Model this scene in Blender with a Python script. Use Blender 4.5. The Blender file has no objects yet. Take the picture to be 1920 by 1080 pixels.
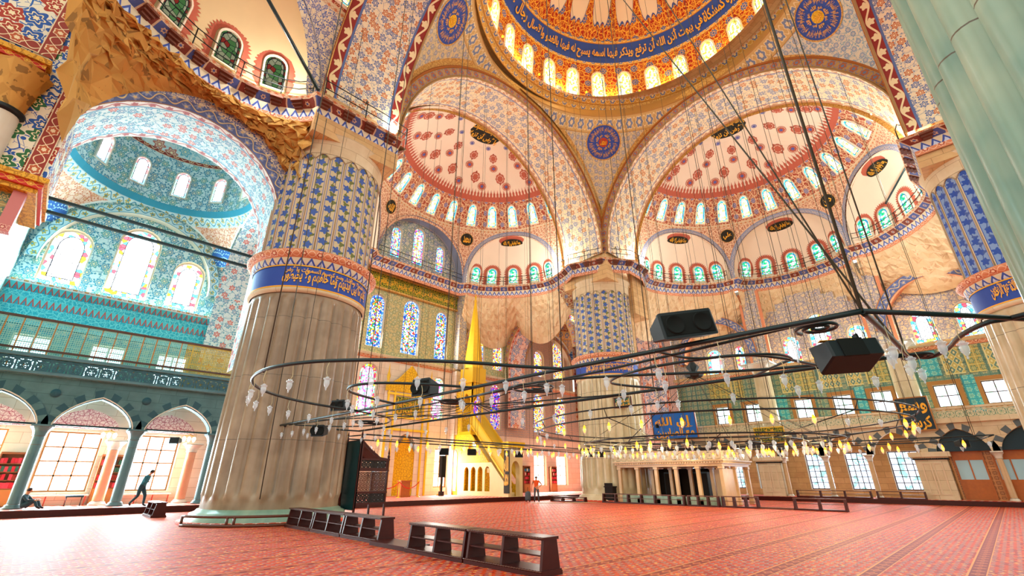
EXPOSURE = 0.35; WORLD = 1.35
import bpy, bmesh, math, random
from math import sin, cos, pi, radians, sqrt, atan2, hypot
from mathutils import Vector, Matrix
from mathutils.geometry import tessellate_polygon
random.seed(7)
COL = bpy.context.scene.collection
# ------------------------------------------------------------------ colour + node helpers
def lin(h):
    h = h.lstrip('#')
    o = []
    for i in (0, 2, 4):
        c = int(h[i:i+2], 16) / 255
        o.append(c / 12.92 if c <= .04045 else ((c + .055) / 1.055) ** 2.4)
    return (*o, 1)
class G:
    """tiny node-graph builder"""
    def __init__(s, name):
        s.m = bpy.data.materials.new(name); s.m.use_nodes = True
        s.t = s.m.node_tree; s.t.nodes.clear()
        s.out = s.t.nodes.new('ShaderNodeOutputMaterial')
        s._uv = None
    def n(s, ty, **k):
        x = s.t.nodes.new(ty)
        for a, b in k.items(): setattr(x, a, b)
        return x
    def put(s, sock, v):
        if isinstance(v, S): s.t.links.new(v.o, sock)
        elif v is not None:
            if isinstance(v, str): v = lin(v)
            sock.default_value = v
    def uv(s):
        if s._uv is None:
            x = s.n('ShaderNodeUVMap'); sp = s.n('ShaderNodeSeparateXYZ')
            s.t.links.new(x.outputs[0], sp.inputs[0])
            s._uv = (S(s, x.outputs[0]), S(s, sp.outputs[0]), S(s, sp.outputs[1]))
        return s._uv
    def math(s, op, a, b=None, c=None, clamp=False):
        x = s.n('ShaderNodeMath', operation=op); x.use_clamp = clamp
        s.put(x.inputs[0], a)
        if b is not None: s.put(x.inputs[1], b)
        if c is not None: s.put(x.inputs[2], c)
        return S(s, x.outputs[0])
    def vec(s, a, b, c=0.0):
        x = s.n('ShaderNodeCombineXYZ')
        s.put(x.inputs[0], a); s.put(x.inputs[1], b); s.put(x.inputs[2], c)
        return S(s, x.outputs[0])
    def mix(s, f, a, b):
        x = s.n('ShaderNodeMix', data_type='RGBA')
        s.put(x.inputs[0], f); s.put(x.inputs[6], a); s.put(x.inputs[7], b)
        return S(s, x.outputs[2])
    def noise(s, v, scale=5., detail=2., rough=.5, col=False):
        x = s.n('ShaderNodeTexNoise'); s.put(x.inputs['Vector'], v)
        x.inputs['Scale'].default_value = scale; x.inputs['Detail'].default_value = detail
        x.inputs['Roughness'].default_value = rough
        return S(s, x.outputs['Color' if col else 'Fac'])
    def vor(s, v, scale, rnd=1., feature='F1'):
        x = s.n('ShaderNodeTexVoronoi', feature=feature, voronoi_dimensions='2D')
        s.put(x.inputs['Vector'], v); x.inputs['Scale'].default_value = scale
        x.inputs['Randomness'].default_value = rnd
        if feature == 'DISTANCE_TO_EDGE': return S(s, x.outputs['Distance'])
        return S(s, x.outputs['Distance']), S(s, x.outputs['Color']), S(s, x.outputs['Position'])
    def sep(s, v):
        x = s.n('ShaderNodeSeparateXYZ'); s.put(x.inputs[0], v)
        return S(s, x.outputs[0]), S(s, x.outputs[1]), S(s, x.outputs[2])
    def obj(s):
        x = s.n('ShaderNodeTexCoord'); return S(s, x.outputs['Object'])
    def bump(s, h, strength=.3, dist=.05):
        x = s.n('ShaderNodeBump'); s.put(x.inputs['Height'], h)
        x.inputs['Strength'].default_value = strength; x.inputs['Distance'].default_value = dist
        return S(s, x.outputs[0])
    def bsdf(s, col, rough=.7, metal=0., spec=.3, bump=None, emit=None, es=0., alpha=None, trans=None, ior=None):
        x = s.n('ShaderNodeBsdfPrincipled')
        s.put(x.inputs['Base Color'], col); s.put(x.inputs['Roughness'], rough)
        s.put(x.inputs['Metallic'], metal); x.inputs['Specular IOR Level'].default_value = spec
        if bump is not None: s.put(x.inputs['Normal'], bump)
        if emit is not None:
            s.put(x.inputs['Emission Color'], emit); s.put(x.inputs['Emission Strength'], es)
        if trans: x.inputs['Transmission Weight'].default_value = trans
        if ior: x.inputs['IOR'].default_value = ior
        if alpha is not None: s.put(x.inputs['Alpha'], alpha)
        s.t.links.new(x.outputs[0], s.out.inputs[0])
        return s.m
    def emis(s, col, st):
        x = s.n('ShaderNodeEmission'); s.put(x.inputs[0], col); s.put(x.inputs[1], st)
        s.t.links.new(x.outputs[0], s.out.inputs[0]); return s.m
class S:
    def __init__(s, g, o): s.g, s.o = g, o
    def __add__(s, b): return s.g.math('ADD', s, b)
    __radd__ = __add__
    def __mul__(s, b): return s.g.math('MULTIPLY', s, b)
    __rmul__ = __mul__
    def __sub__(s, b): return s.g.math('SUBTRACT', s, b)
    def __rsub__(s, b): return s.g.math('SUBTRACT', b, s)
    def __truediv__(s, b): return s.g.math('DIVIDE', s, b)
    def __lt__(s, b): return s.g.math('LESS_THAN', s, b)
    def __gt__(s, b): return s.g.math('GREATER_THAN', s, b)
    def fr(s): return s.g.math('FRACT', s)
    def fl(s): return s.g.math('FLOOR', s)
    def ab(s): return s.g.math('ABSOLUTE', s)
    def sn(s): return s.g.math('SINE', s)
    def cs(s): return s.g.math('COSINE', s)
    def mx(s, b): return s.g.math('MAXIMUM', s, b)
    def mn(s, b): return s.g.math('MINIMUM', s, b)
    def md(s, b): return s.g.math('MODULO', s, b)
    def at(s, b): return s.g.math('ARCTAN2', s, b)
    def sq(s): return s.g.math('SQRT', s)
    def pp(s, b=1.): return s.g.math('PINGPONG', s, b)
def rosette(g, x, y, r, k=6, a=.15):
    """x,y centred coords; mask of a lobed disc, ring index distance"""
    d = (x*x + y*y).sq(); th = y.at(x)
    return d / (r * (1 + a * (th * k).cs()))          # <1 inside
def scroll(g, u, v, per, amp, w, v0=0.):
    s1 = ((u * (2*pi/per)).sn() * amp + v0 - v).ab() < w
    return s1
MATS = {}
def mat(name):
    def deco(f):
        MATS[name] = f; return f
    return deco
_cache = {}
def M(name):
    if name not in _cache: _cache[name] = MATS[name](G(name))
    return _cache[name]
def plain(name, c, rough=.6, metal=0., spec=.3, n=.0, ns=6., bumpy=0.):
    def f(g):
        col = c
        if n or bumpy:
            no = g.noise(g.obj(), ns, 3.)
            if n:
                a = lin(c); d = tuple(x * (1-n) for x in a[:3]) + (1,); e = tuple(min(1, x * (1+n)) for x in a[:3]) + (1,)
                col = g.mix(no, d, e)
            return g.bsdf(col, rough, metal, spec, bump=g.bump(no, bumpy) if bumpy else None)
        return g.bsdf(col, rough, metal, spec)
    MATS[name] = f
def glow(name, c, st): MATS[name] = lambda g: g.emis(c, st)
# ---- ornament patterns --------------------------------------------------
def floral(name, ground, fa, fb, vine, sc=1.6, edge=None, rnd=.75, size=.34, core='#f0e2b8', rough=.6, width=None, bord=None, k=6, petal=.22, spec=.3, vw=.035):
    def f(g):
        uvv, u, v = g.uv()
        wob = g.noise(uvv, sc*1.1, 1., .5, col=True)
        wx, wy, _ = g.sep(wob)
        vv = g.vec(u + (wx - .5) * (.5/sc), v + (wy - .5) * (.5/sc))
        e = g.vor(vv, sc * 1.25, .9, 'DISTANCE_TO_EDGE')
        e2 = g.vor(vv, sc * 2.9, 1., 'DISTANCE_TO_EDGE')
        vinem = (e < vw).mx((e2 < vw*.8) * (e < .25))
        d, c, p = g.vor(uvv, sc, rnd)
        px, py, _ = g.sep(p)
        dx = u - px; dy = v - py
        q = rosette(g, dx, dy, size / sc, k, petal)
        cr, cg_, _ = g.sep(c)
        col = g.mix(vinem, ground, vine)
        # small leaves
        d2, c2, p2 = g.vor(uvv, sc * 3.1, 1.)
        c2r, _, _ = g.sep(c2)
        leaf = (d2 < .3) * (c2r > .55)
        col = g.mix(leaf, col, vine)
        flc = g.mix(cr > .5, fa, fb)
        col = g.mix(q < 1.08, col, ground)
        col = g.mix(q < 1., col, flc)
        col = g.mix((q < .62) * (q > .5), col, core)
        col = g.mix(q < .25, col, core)
        if bord:   # coloured borders along v (v runs 0..width)
            bw, bc, lc = bord
            m = (v < bw).mx(v > (width - bw))
            line = (((v - bw).ab() < bw*.1).mx((v - (width - bw)).ab() < bw*.1))
            br = ((u * (2*pi/ (bw*3.2))).sn() * bw * .28)
            vb = v.mn(width - v)
            sc1 = ((vb - bw*.5 - br).ab() < bw*.09).mx(rosette(g, (u / (bw*1.6)).fr() - .5, (vb - bw*.5) / (bw*1.6), .2, 5, .2) < 1.)
            col = g.mix(m, col, g.mix(sc1, bc, lc))
            col = g.mix(line, col, fb)
        return g.bsdf(col, rough, 0, spec)
    MATS[name] = f
def arab(name, ground, fg, acc, sc=2.5, rough=.6, per=None, spec=.3, emit=0.):
    """dense arabesque: scrolling thin lines with blue lozenges"""
    def f(g):
        uvv, u, v = g.uv()
        wob = g.noise(uvv, sc*.9, 1., .5, col=True); wx, wy, _ = g.sep(wob)
        vv = g.vec(u + (wx - .5) * (.9/sc), v + (wy - .5) * (.9/sc))
        e = g.vor(vv, sc, .85, 'DISTANCE_TO_EDGE')
        d2, c2, _ = g.vor(vv, sc*2.3, 1.)
        line = (e < .07).mx(((d2 - .3).ab() < .07))
        col = g.mix(line, ground, fg)
        if acc:
            P = per or 1.2
            x = ((u / P).fr() - .5) * P; y = ((v / P).fr() - .5) * P
            q = rosette(g, x, y, P*.2, 8, .2)
            col = g.mix(q < 1.15, col, fg); col = g.mix(q < 1., col, acc); col = g.mix((q < .55)*(q > .38), col, fg)
        return g.bsdf(col, rough, 0, spec)
    MATS[name] = f
def band(name, ground, fg, acc, w, per, line=None, rough=.6, shape='ros', spec=.3):
    """ornament strip, u along, v across 0..w"""
    def f(g):
        uvv, u, v = g.uv()
        x = ((u / per).fr() - .5) * per; y = v - w/2
        cell = ((u / per).fl()).md(2.) .ab()
        if shape == 'ros':
            q = rosette(g, x, y, w*.3, 6, .14)
            col = g.mix(q < 1.12, ground, fg); col = g.mix(q < .95, col, acc); col = g.mix(q < .45, col, fg)
            st = (((u * (2*pi/per)).cs() * w * .3 - y).ab() < w*.035).mx((((u * (2*pi/per)).cs() * w * .3 + y).ab() < w*.035)) * (q > 1.12)
            col = g.mix(st, col, fg)
        elif shape == 'chev':
            tri = (x.ab() * (2/per)) < (1 - v / w)
            col = g.mix(tri, ground, fg); tri2 = (x.ab() * (2/per)) < (.6 - v / w)
            col = g.mix(tri2, col, acc)
        elif shape == 'blocks':
            a = g.mix(cell > .5, ground, acc)
            q = rosette(g, x, y, w*.26, 6, .2)
            col = g.mix(q < 1., a, fg); col = g.mix(q < .5, col, acc)
            col = g.mix(x.ab() > per*.45, col, fg)
        elif shape == 'leaf':
            s = (u * (2*pi/per)).sn() * w * .25
            stem = (s - y).ab() < w*.05
            q = rosette(g, ((u/(per*.5)).fr() - .5) * per*.5, y + s*.8, w*.2, 5, .3)
            col = g.mix(stem, ground, fg); col = g.mix(q < 1., col, acc); col = g.mix(q < .45, col, fg)
        if line:
            m = (y.ab() > w*.44); col = g.mix(m, col, line)
        return g.bsdf(col, rough, 0, spec)
    MATS[name] = f
def lattice_tile(name, a, b, c, s=.35, kind='diamond', rough=.35):
    def f(g):
        uvv, u, v = g.uv()
        if kind == 'diamond':
            p = ((u / s + v / (s*1.5))).fr(); q = ((u / s - v / (s*1.5))).fr()
            ch = ((u / s + v / (s*1.5)).fl() + (u / s - v / (s*1.5)).fl()).md(2.).ab()
            col = g.mix(ch > .5, a, b)
            ln = ((p - .5).ab() > .45).mx((q - .5).ab() > .45); col = g.mix(ln, col, c)
            dd = rosette(g, p - .5, q - .5, .2, 4, .2); col = g.mix(dd < 1., col, c)
        else:
            x = ((u / s).fr() - .5); y = ((v / s).fr() - .5)
            q = rosette(g, x, y, .33, 6, .25)
            col = g.mix(q < 1., a, b); col = g.mix((q < .6)*(q > .4), col, c); col = g.mix(q < .2, col, c)
            col = g.mix((x.ab() > .47).mx(y.ab() > .47), col, c)
        pu = (u / 2.2).fr(); pb = (pu < .04).mx((v / 1.9).fr() < .04)
        col = g.mix(pb, col, c)
        return g.bsdf(col, rough, 0, .5)
    MATS[name] = f
def pierced(name, c, s=.42, rough=.5, thick=.1, spec=.3):
    """pierced screen: star lattice, holes are see-through"""
    def f(g):
        uvv, u, v = g.uv()
        x = ((u / s).fr() - .5); y = ((v / s).fr() - .5)
        th = y.at(x); d = (x*x + y*y).sq()
        ring = ((d - .32).ab() < thick*.6)
        star = (d * (1 + .35 * (th * 6).cs()) - .17).ab() < thick*.45
        diag = ((x + y).ab() < thick*.45).mx((x - y).ab() < thick*.45) * (d > .3)
        e = (x.ab() > .5 - thick*.5).mx(y.ab() > .5 - thick*.5)
        a = ring.mx(star).mx(diag).mx(e)
        return g.bsdf(c, rough, 0, spec, alpha=a)
    MATS[name] = f
def stained(name, core, cells, border, bcells, st=2.2, sc=7., lead=.055, bw=.16, dens=.35, bdens=.8, sc2=None):
    """stained glass: u 0..1, v 0..aspect ; daylight behind it, dark leading"""
    def f(g):
        uvv, u, v = g.uv()
        tc = g.n('ShaderNodeAttribute', attribute_name='wn'); 
        # second uv layer carries v normalised 0..1 in 'uvn'
        un = g.n('ShaderNodeUVMap', uv_map='uvn'); sp = g.n('ShaderNodeSeparateXYZ'); g.t.links.new(un.outputs[0], sp.inputs[0])
        nu, nd = S(g, sp.outputs[0]), S(g, sp.outputs[1])    # nd = distance to outline (m)
        d, c, p = g.vor(uvv, sc, .8); e = g.vor(uvv, sc, .8, 'DISTANCE_TO_EDGE')
        cr, cg_, cb = g.sep(c)
        def pick(list_, base, dn):
            col = base
            k = len(list_)
            for i, cc in enumerate(list_):
                lo = 1 - dn + dn * i / k
                col = g.mix(cr > lo, col, cc)
            return col
        ci = pick(cells, core, dens); cb_ = pick(bcells, border, bdens)
        inb = nd < bw
        col = g.mix(inb, ci, cb_)
        if lead:
            col = g.mix(e < lead, col, '#16202a')
            col = g.mix((nd - bw).ab() < .012*1.5, col, '#1a2230')
        x = g.n('ShaderNodeEmission'); g.put(x.inputs[0], col); x.inputs[1].default_value = st
        g.t.links.new(x.outputs[0], g.out.inputs[0]); return g.m
    MATS[name] = f
# ------------------------------------------------------------------ mesh builder
class MB:
    def __init__(s): s.v = []; s.f = []; s.uv = []; s.mi = []; s.sm = []; s.uvn = {}
    def face(s, idx, uvs=None, mi=0, smooth=False):
        s.f.append(tuple(idx)); s.uv.append(uvs); s.mi.append(mi); s.sm.append(smooth)
    def add(s, pts, uvs=None, mi=0, smooth=False):
        b = len(s.v); s.v.extend(tuple(p) for p in pts); s.face(range(b, b+len(pts)), uvs, mi, smooth)
    def grid(s, fn, nu, nv, fuv=None, mi=0, smooth=True, flip=False, closeu=False):
        b = len(s.v); P = []; U = []
        for j in range(nv+1):
            for i in range(nu+1):
                a, c = i/nu, j/nv
                P.append(Vector(fn(a, c))); 
        if fuv is None:  # arc lengths (along middle lines)
            mj = nv//2; mi_ = nu//2
            us = [0]; vs = [0]
            for i in range(nu): us.append(us[-1] + (P[mj*(nu+1)+i+1] - P[mj*(nu+1)+i]).length)
            for j in range(nv): vs.append(vs[-1] + (P[(j+1)*(nu+1)+mi_] - P[j*(nu+1)+mi_]).length)
            fu = lambda i, j: (us[i], vs[j])
        else: fu = lambda i, j: fuv(i/nu, j/nv)
        s.v.extend(tuple(p) for p in P)
        for j in range(nv):
            for i in range(nu):
                q = [(i, j), (i+1, j), (i+1, j+1), (i, j+1)]
                if flip: q.reverse()
                s.face([b + y*(nu+1) + x for x, y in q], [fu(x, y) for x, y in q], mi, smooth)
    def box(s, x0, y0, z0, x1, y1, z1, mi=0, M4=None):
        c = [(x0,y0,z0),(x1,y0,z0),(x1,y1,z0),(x0,y1,z0),(x0,y0,z1),(x1,y0,z1),(x1,y1,z1),(x0,y1,z1)]
        if M4 is not None: c = [tuple(M4 @ Vector(p)) for p in c]
        b = len(s.v); s.v.extend(c)
        X, Y, Z = abs(x1-x0), abs(y1-y0), abs(z1-z0)
        for q, (w, h) in (((0,3,2,1),(Y,X)),((4,5,6,7),(X,Y)),((0,1,5,4),(X,Z)),((1,2,6,5),(Y,Z)),((2,3,7,6),(X,Z)),((3,0,4,7),(Y,Z))):
            s.face([b+i for i in q], [(0,0),(w,0),(w,h),(0,h)], mi)
    def lathe(s, prof, cx=0, cy=0, seg=24, mi=0, smooth=True, a0=0, a1=2*pi, fr=None, cap=False):
        L = [0]
        for p, q in zip(prof, prof[1:]): L.append(L[-1] + hypot(q[0]-p[0], q[1]-p[1]))
        b = len(s.v); rm = max(p[0] for p in prof)
        for j, (r, z) in enumerate(prof):
            for i in range(seg+1):
                t = a0 + (a1-a0)*i/seg; rr = r*(fr(t, z) if fr else 1)
                s.v.append((cx + rr*cos(t), cy + rr*sin(t), z))
        for j in range(len(prof)-1):
            for i in range(seg):
                q = [(i,j),(i+1,j),(i+1,j+1),(i,j+1)]
                s.face([b + y*(seg+1)+x for x, y in q], [((a1-a0)*rm*x/seg, L[y]) for x, y in q], mi, smooth)
        if cap:
            for j in (0, len(prof)-1):
                s.face([b + j*(seg+1)+i for i in range(seg)], None, mi)
    def tube(s, path, r, seg=6, mi=0, closed=False, smooth=True):
        path = [Vector(p) for p in path]; n = len(path); b = len(s.v)
        rr = r if isinstance(r, (list, tuple)) else [r]*n
        prev = None
        for i, p in enumerate(path):
            a = path[(i-1) % n] if (closed or i) else p; c = path[(i+1) % n] if (closed or i < n-1) else p
            t = (c-a).normalized()
            if prev is None:
                up = Vector((0,0,1)) if abs(t.z) < .9 else Vector((1,0,0)); x = t.cross(up).normalized()
            else:
                x = (prev - t*prev.dot(t)).normalized()
            prev = x; y = t.cross(x)
            for k in range(seg):
                th = 2*pi*k/seg; s.v.append(tuple(p + x*(cos(th)*rr[i]) + y*(sin(th)*rr[i])))
        m = n if closed else n-1
        for i in range(m):
            for k in range(seg):
                j = (i+1) % n; k2 = (k+1) % seg
                s.face((b+i*seg+k, b+i*seg+k2, b+j*seg+k2, b+j*seg+k), None, mi, smooth)
        if not closed:
            s.face([b+k for k in range(seg)][::-1], None, mi); s.face([b+(n-1)*seg+k for k in range(seg)], None, mi)
    def poly(s, outer, holes, mp, mi=0, uvf=None):
        """2D polygon with holes -> mapped surface"""
        pl = [[Vector((x, y, 0)) for x, y in outer]] + [[Vector((x, y, 0)) for x, y in h] for h in holes]
        flat = [p for l in pl for p in l]
        b = len(s.v); s.v.extend(tuple(mp(p.x, p.y)) for p in flat)
        for t in tessellate_polygon(pl):
            s.face([b+i for i in t], [uvf(flat[i].x, flat[i].y) if uvf else (flat[i].x, flat[i].y) for i in t], mi)
    def extr(s, out, mp, d0, d1, mi=0, closed=True, w=None):
        """side strip between depth d0 and d1 along an outline; mp(x,y,d)"""
        n = len(out); b = len(s.v); L = 0
        for x, y in out: s.v.append(tuple(mp(x, y, d0))); s.v.append(tuple(mp(x, y, d1)))
        for i in range(n if closed else n-1):
            j = (i+1) % n; l = hypot(out[j][0]-out[i][0], out[j][1]-out[i][1])
            s.face((b+2*i, b+2*j, b+2*j+1, b+2*i+1), [(L,0),(L+l,0),(L+l,abs(d1-d0)),(L,abs(d1-d0))], mi); L += l
    def slab(s, outer, holes, mp, d0, d1, mi=0):
        s.poly(outer, holes, lambda x, y: mp(x, y, d0), mi); s.poly(outer, holes, lambda x, y: mp(x, y, d1), mi)
        s.extr(outer, mp, d0, d1, mi)
        for h in holes: s.extr(h, mp, d0, d1, mi)
    def build(s, name, mats, parent=None, kind=None, label=None):
        me = bpy.data.meshes.new(name); me.from_pydata(s.v, [], s.f)
        if not isinstance(mats, (list, tuple)): mats = [mats]
        for m in mats: me.materials.append(M(m) if isinstance(m, str) else m)
        me.polygons.foreach_set('material_index', s.mi); me.polygons.foreach_set('use_smooth', s.sm)
        if any(u is not None for u in s.uv):
            l = me.uv_layers.new(name='UVMap'); fl = []
            for f, u in zip(s.f, s.uv):
                for i in range(len(f)): fl.extend(u[i] if u is not None else (0., 0.))
            l.data.foreach_set('uv', fl)
        if s.uvn:
            l = me.uv_layers.new(name='uvn'); fl = []
            for f in s.f:
                for i in f: fl.extend(s.uvn.get(i, (0., 9.)))
            l.data.foreach_set('uv', fl)
        me.validate(); me.update()
        o = bpy.data.objects.new(name, me); COL.objects.link(o)
        if parent is not None: o.parent = parent
        if kind: o['kind'] = kind
        if label: o['label'] = label
        return o
def tag(o, label=None, cat=None, group=None, kind=None):
    if label: o['label'] = label
    if cat: o['category'] = cat
    if group: o['group'] = group
    if kind: o['kind'] = kind
    return o
def thing(name, label, cat, loc=(0,0,0), rz=0., group=None):
    o = bpy.data.objects.new(name, None); COL.objects.link(o); o.location = loc; o.rotation_euler = (0,0,rz)
    o.empty_display_size = .2
    return tag(o, label, cat, group)
def struct(name, mb, mats, label=None, parent=None, cat=None):
    o = mb.build(name, mats, parent)
    if parent is None: o['kind'] = 'structure'; o['category'] = cat or name.split('_')[0].split('.')[0]
    if label: o['label'] = label
    return o
def dup(root, loc, rz=None, label=None, group=None):
    r = root.copy(); COL.objects.link(r); r.location = loc
    if rz is not None: r.rotation_euler = (0,0,rz)
    if label: r['label'] = label
    if group: r['group'] = group
    for ch in list(root.children):
        c = ch.copy(); COL.objects.link(c); c.parent = r
        for g in list(ch.children):
            d = g.copy(); COL.objects.link(d); d.parent = c
    return r
def arch_out(cx, z0, w, h, kind='round', n=10, rise=None):
    """outline (counter-clockwise) of an arched opening, base z0"""
    r = w/2; pts = [(cx-r, z0), (cx+r, z0)]
    if kind == 'round':
        rs = rise or r
        for i in range(n+1):
            t = pi*i/n; pts.append((cx + r*cos(t), z0+h-rs + rs*sin(t)))
    elif kind == 'point':
        rs = rise or r*1.15; zs = z0+h-rs
        def yy(x): # pointed (ogee-less) arch: arc of larger circle
            k = abs(x)/r; return zs + rs*(1-k**1.9)**.62 if k < 1 else zs
        for i in range(n+1):
            x = r*cos(pi*i/n); pts.append((cx + x, yy(x)))
    elif kind == 'rect':
        pts += [(cx+r, z0+h), (cx-r, z0+h)]
    return pts
def inset(out, d):
    cx = sum(p[0] for p in out)/len(out); 
    xs = [p[0] for p in out]; ys = [p[1] for p in out]
    x0, x1, y0, y1 = min(xs), max(xs), min(ys), max(ys); mx, my = (x0+x1)/2, (y0+y1)/2
    sx, sy = 1 - 2*d/(x1-x0), 1 - 2*d/(y1-y0)
    return [(mx + (x-mx)*sx, my + (y-my)*sy) for x, y in out]
def pane_mesh(out, mp, depth):
    """glass pane of an arched window, with ring rows near the outline so borders can follow it"""
    m = MB(); xs = [p[0] for p in out]; ys = [p[1] for p in out]; x0, x1, y0, y1 = min(xs), max(xs), min(ys), max(ys)
    rings = [(0, out)]
    hw = (x1-x0)/2
    for d in (.3*hw, .62*hw): rings.append((d, inset(out, d)))
    n = len(out)
    for d, rg in rings:
        for x, y in rg:
            m.uvn[len(m.v)] = ((x-x0)/(x1-x0), d); m.v.append(tuple(mp(x, y, depth)))
    for k in range(len(rings)-1):
        for i in range(n):
            j = (i+1) % n
            a = rings[k][1]; b = rings[k+1][1]
            m.face((k*n+i, k*n+j, (k+1)*n+j, (k+1)*n+i), [a[i], a[j], b[j], b[i]])
    k = len(rings)-1; rg = rings[k][1]
    m.uvn[len(m.v)] = (.5, hw); ctr = ((x0+x1)/2, (y0+y1)/2); m.v.append(tuple(mp(*ctr, depth)))
    for i in range(n):
        j = (i+1) % n; m.face((k*n+i, k*n+j, len(m.v)-1), [rg[i], rg[j], ctr])
    return m
WN = [0]
def window(out, mp, glass, frame='trim_white', depth=.3, fw=.07, bars=None, label=None, reveal=None, name=None):
    """structure object window_n: frame ring + pane (set back by depth along mp's third argument)"""
    WN[0] += 1
    c = mp(sum(p[0] for p in out)/len(out), min(p[1] for p in out), depth)
    root = bpy.data.objects.new(name or f'window_{WN[0]}', None); COL.objects.link(root); root.location = c
    root['kind'] = 'structure'; root['category'] = 'window'
    if label: root['label'] = label
    inv = Vector(c)
    mpl = lambda x, y, d: Vector(mp(x, y, d)) - inv
    ins = inset(out, fw)
    f = MB(); f.slab(out, [ins], mpl, depth-.05, depth+.06)
    if bars:
        xs = [p[0] for p in ins]; ys = [p[1] for p in ins]; x0, x1, y0, y1 = min(xs), max(xs), min(ys), max(ys)
        nx, ny, t = bars
        for i in range(1, nx): 
            x = x0+(x1-x0)*i/nx; f.slab([(x-t, y0),(x+t, y0),(x+t, y1),(x-t, y1)], [], mpl, depth-.03, depth+.02)
        for j in range(1, ny):
            y = y0+(y1-y0)*j/ny; f.slab([(x0, y-t),(x1, y-t),(x1, y+t),(x0, y+t)], [], mpl, depth-.03, depth+.02)
    f.build('frame', frame, root)
    pane_mesh(ins, mpl, depth+.03).build('pane', glass, root)
    return root
def facade(outer, wins, mp, m, name='wall', reveal='reveal', rdepth=.3, mi=None):
    """wall surface with window holes and reveals"""
    w = MB(); w.poly(outer, wins, lambda x, y: mp(x, y, 0))
    for h in wins: w.extr(h, mp, 0, rdepth, 1)
    return struct(name, w, [m, reveal])
AR = {}
for _s in "اfe8d0 أfe830 إfe870 آfe810 بfe8f1 ةfe930 تfe951 ثfe991 جfe9d1 حfea11 خfea51 دfea90 ذfeab0 رfead0 زfeaf0 سfeb11 شfeb51 صfeb91 ضfebd1 طfec11 ظfec51 عfec91 غfecd1 فfed11 قfed51 كfed91 لfedd1 مfee11 نfee51 هfee91 وfeed0 ىfeef0 يfef11 ءfe802 ؤfe850 ئfe891".split():
    AR[_s[0]] = (int(_s[1:5], 16), int(_s[5]))
def shape(t):
    o = []; prev = False; i = 0
    while i < len(t):
        c = t[i]
        if c == 'ل' and i+1 < len(t) and t[i+1] in 'اأإآ':
            b = {'آ':0xfef5,'أ':0xfef7,'إ':0xfef9,'ا':0xfefb}[t[i+1]]
            o.append(chr(b + (1 if prev else 0))); prev = False; i += 2; continue
        if c not in AR: o.append(c); prev = False; i += 1; continue
        b, j = AR[c]; n = t[i+1] if i+1 < len(t) else ' '
        nx = j == 1 and n in AR and AR[n][1] != 2
        if j == 2: o.append(chr(b)); prev = False
        elif j == 0: o.append(chr(b + (1 if prev else 0))); prev = False
        else: o.append(chr(b + (3 if prev and nx else 2 if nx else 1 if prev else 0))); prev = nx
        i += 1
    return ''.join(reversed(o))
_tx = {}
def text_mesh(t, bold=.028):
    """flat 2D letter outlines as (verts, faces), width, height (raw units)"""
    if t in _tx: return _tx[t]
    c = bpy.data.curves.new('lettering', 'FONT'); c.body = shape(t); c.size = 1; c.resolution_u = 3; c.offset = bold
    o = bpy.data.objects.new('lettering', c); COL.objects.link(o); bpy.context.view_layer.update()
    me = bpy.data.meshes.new_from_object(o)
    v = [(p.co.x, p.co.y) for p in me.vertices]; f = [tuple(p.vertices) for p in me.polygons]
    bpy.data.objects.remove(o); bpy.data.curves.remove(c); bpy.data.meshes.remove(me)
    x0 = min(p[0] for p in v); x1 = max(p[0] for p in v); y0 = min(p[1] for p in v); y1 = max(p[1] for p in v)
    v = [((x-x0)/(x1-x0), (y-y0)/(y1-y0)) for x, y in v]
    _tx[t] = (v, f, (x1-x0)/(y1-y0)); return _tx[t]
def lettering(lines, mp, material, parent, name='lettering', gap=.1):
    """lines of text laid over the unit square, each mapped by mp(a,b) a:left-right b:bottom-top"""
    m = MB(); n = len(lines)
    for k, t in enumerate(lines):
        v, f, asp = text_mesh(t); b = len(m.v)
        y0 = (n-1-k)/n - (.16 if n > 1 else 0) + gap/2; h = 1/n*(1.25 if n > 1 else 1) - gap
        m.v.extend(tuple(mp(x, y0 + y*h)) for x, y in v)
        for q in f: m.face([b+i for i in q])
    return m.build(name, material, parent)
# ------------------------------------------------------------------ materials
plain('black_metal', '#10181a', .45, .3, .5)
plain('teal_metal', '#142c30', .4, .3, .5)
plain('wood_dark', '#40100a', .38, 0, .28, n=.35, ns=9)
plain('wood_frame', '#5a2c16', .4, 0, .5, n=.3, ns=9)
plain('wood_orange', '#b0601c', .4, 0, .5, n=.2, ns=6)
plain('gold', '#f2c21c', .35, .35, .6, n=.12, ns=4, bumpy=.2)
plain('gold_plain', '#e8b824', .35, .3, .6)
plain('gold_text', '#f0b020', .45, .1, .5)
plain('plaster_pink', '#efdfc8', .8, n=.05, ns=.8)
plain('plaster_beige', '#dcc496', .8, n=.12, ns=.6)
plain('reveal', '#dcc8a8', .8)
plain('trim_white', '#d9d2c0', .6)
plain('trim_wood', '#a8743c', .5)
plain('brown_frame', '#5b3020', .45)
plain('red_paint', '#b23a26', .6)
plain('blue_paint', '#2f4fa8', .6)
plain('lace_red', '#b8604a', .7)
plain('dark_disc', '#1c1a10', .6)
plain('blue_board', '#1f6fd0', .5)
plain('dark_board', '#16303c', .4)
plain('green_board', '#2c5a48', .5)
plain('speaker_black', '#0a1a20', .5, 0, .4)
plain('speaker_grille', '#08100f', .8)
plain('rope_red', '#d01818', .6)
plain('skin', '#c08a68', .6)
plain('hair', '#2a2220', .7)
plain('teal_cloth', '#2a6a78', .8)
plain('dark_cloth', '#23424e', .8)
plain('orange_cloth', '#e0541c', .8)
plain('grey_cloth', '#4a5258', .8)
plain('brass', '#c89a3a', .35, .7)
plain('cable', '#4a4a3c', .5)
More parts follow.
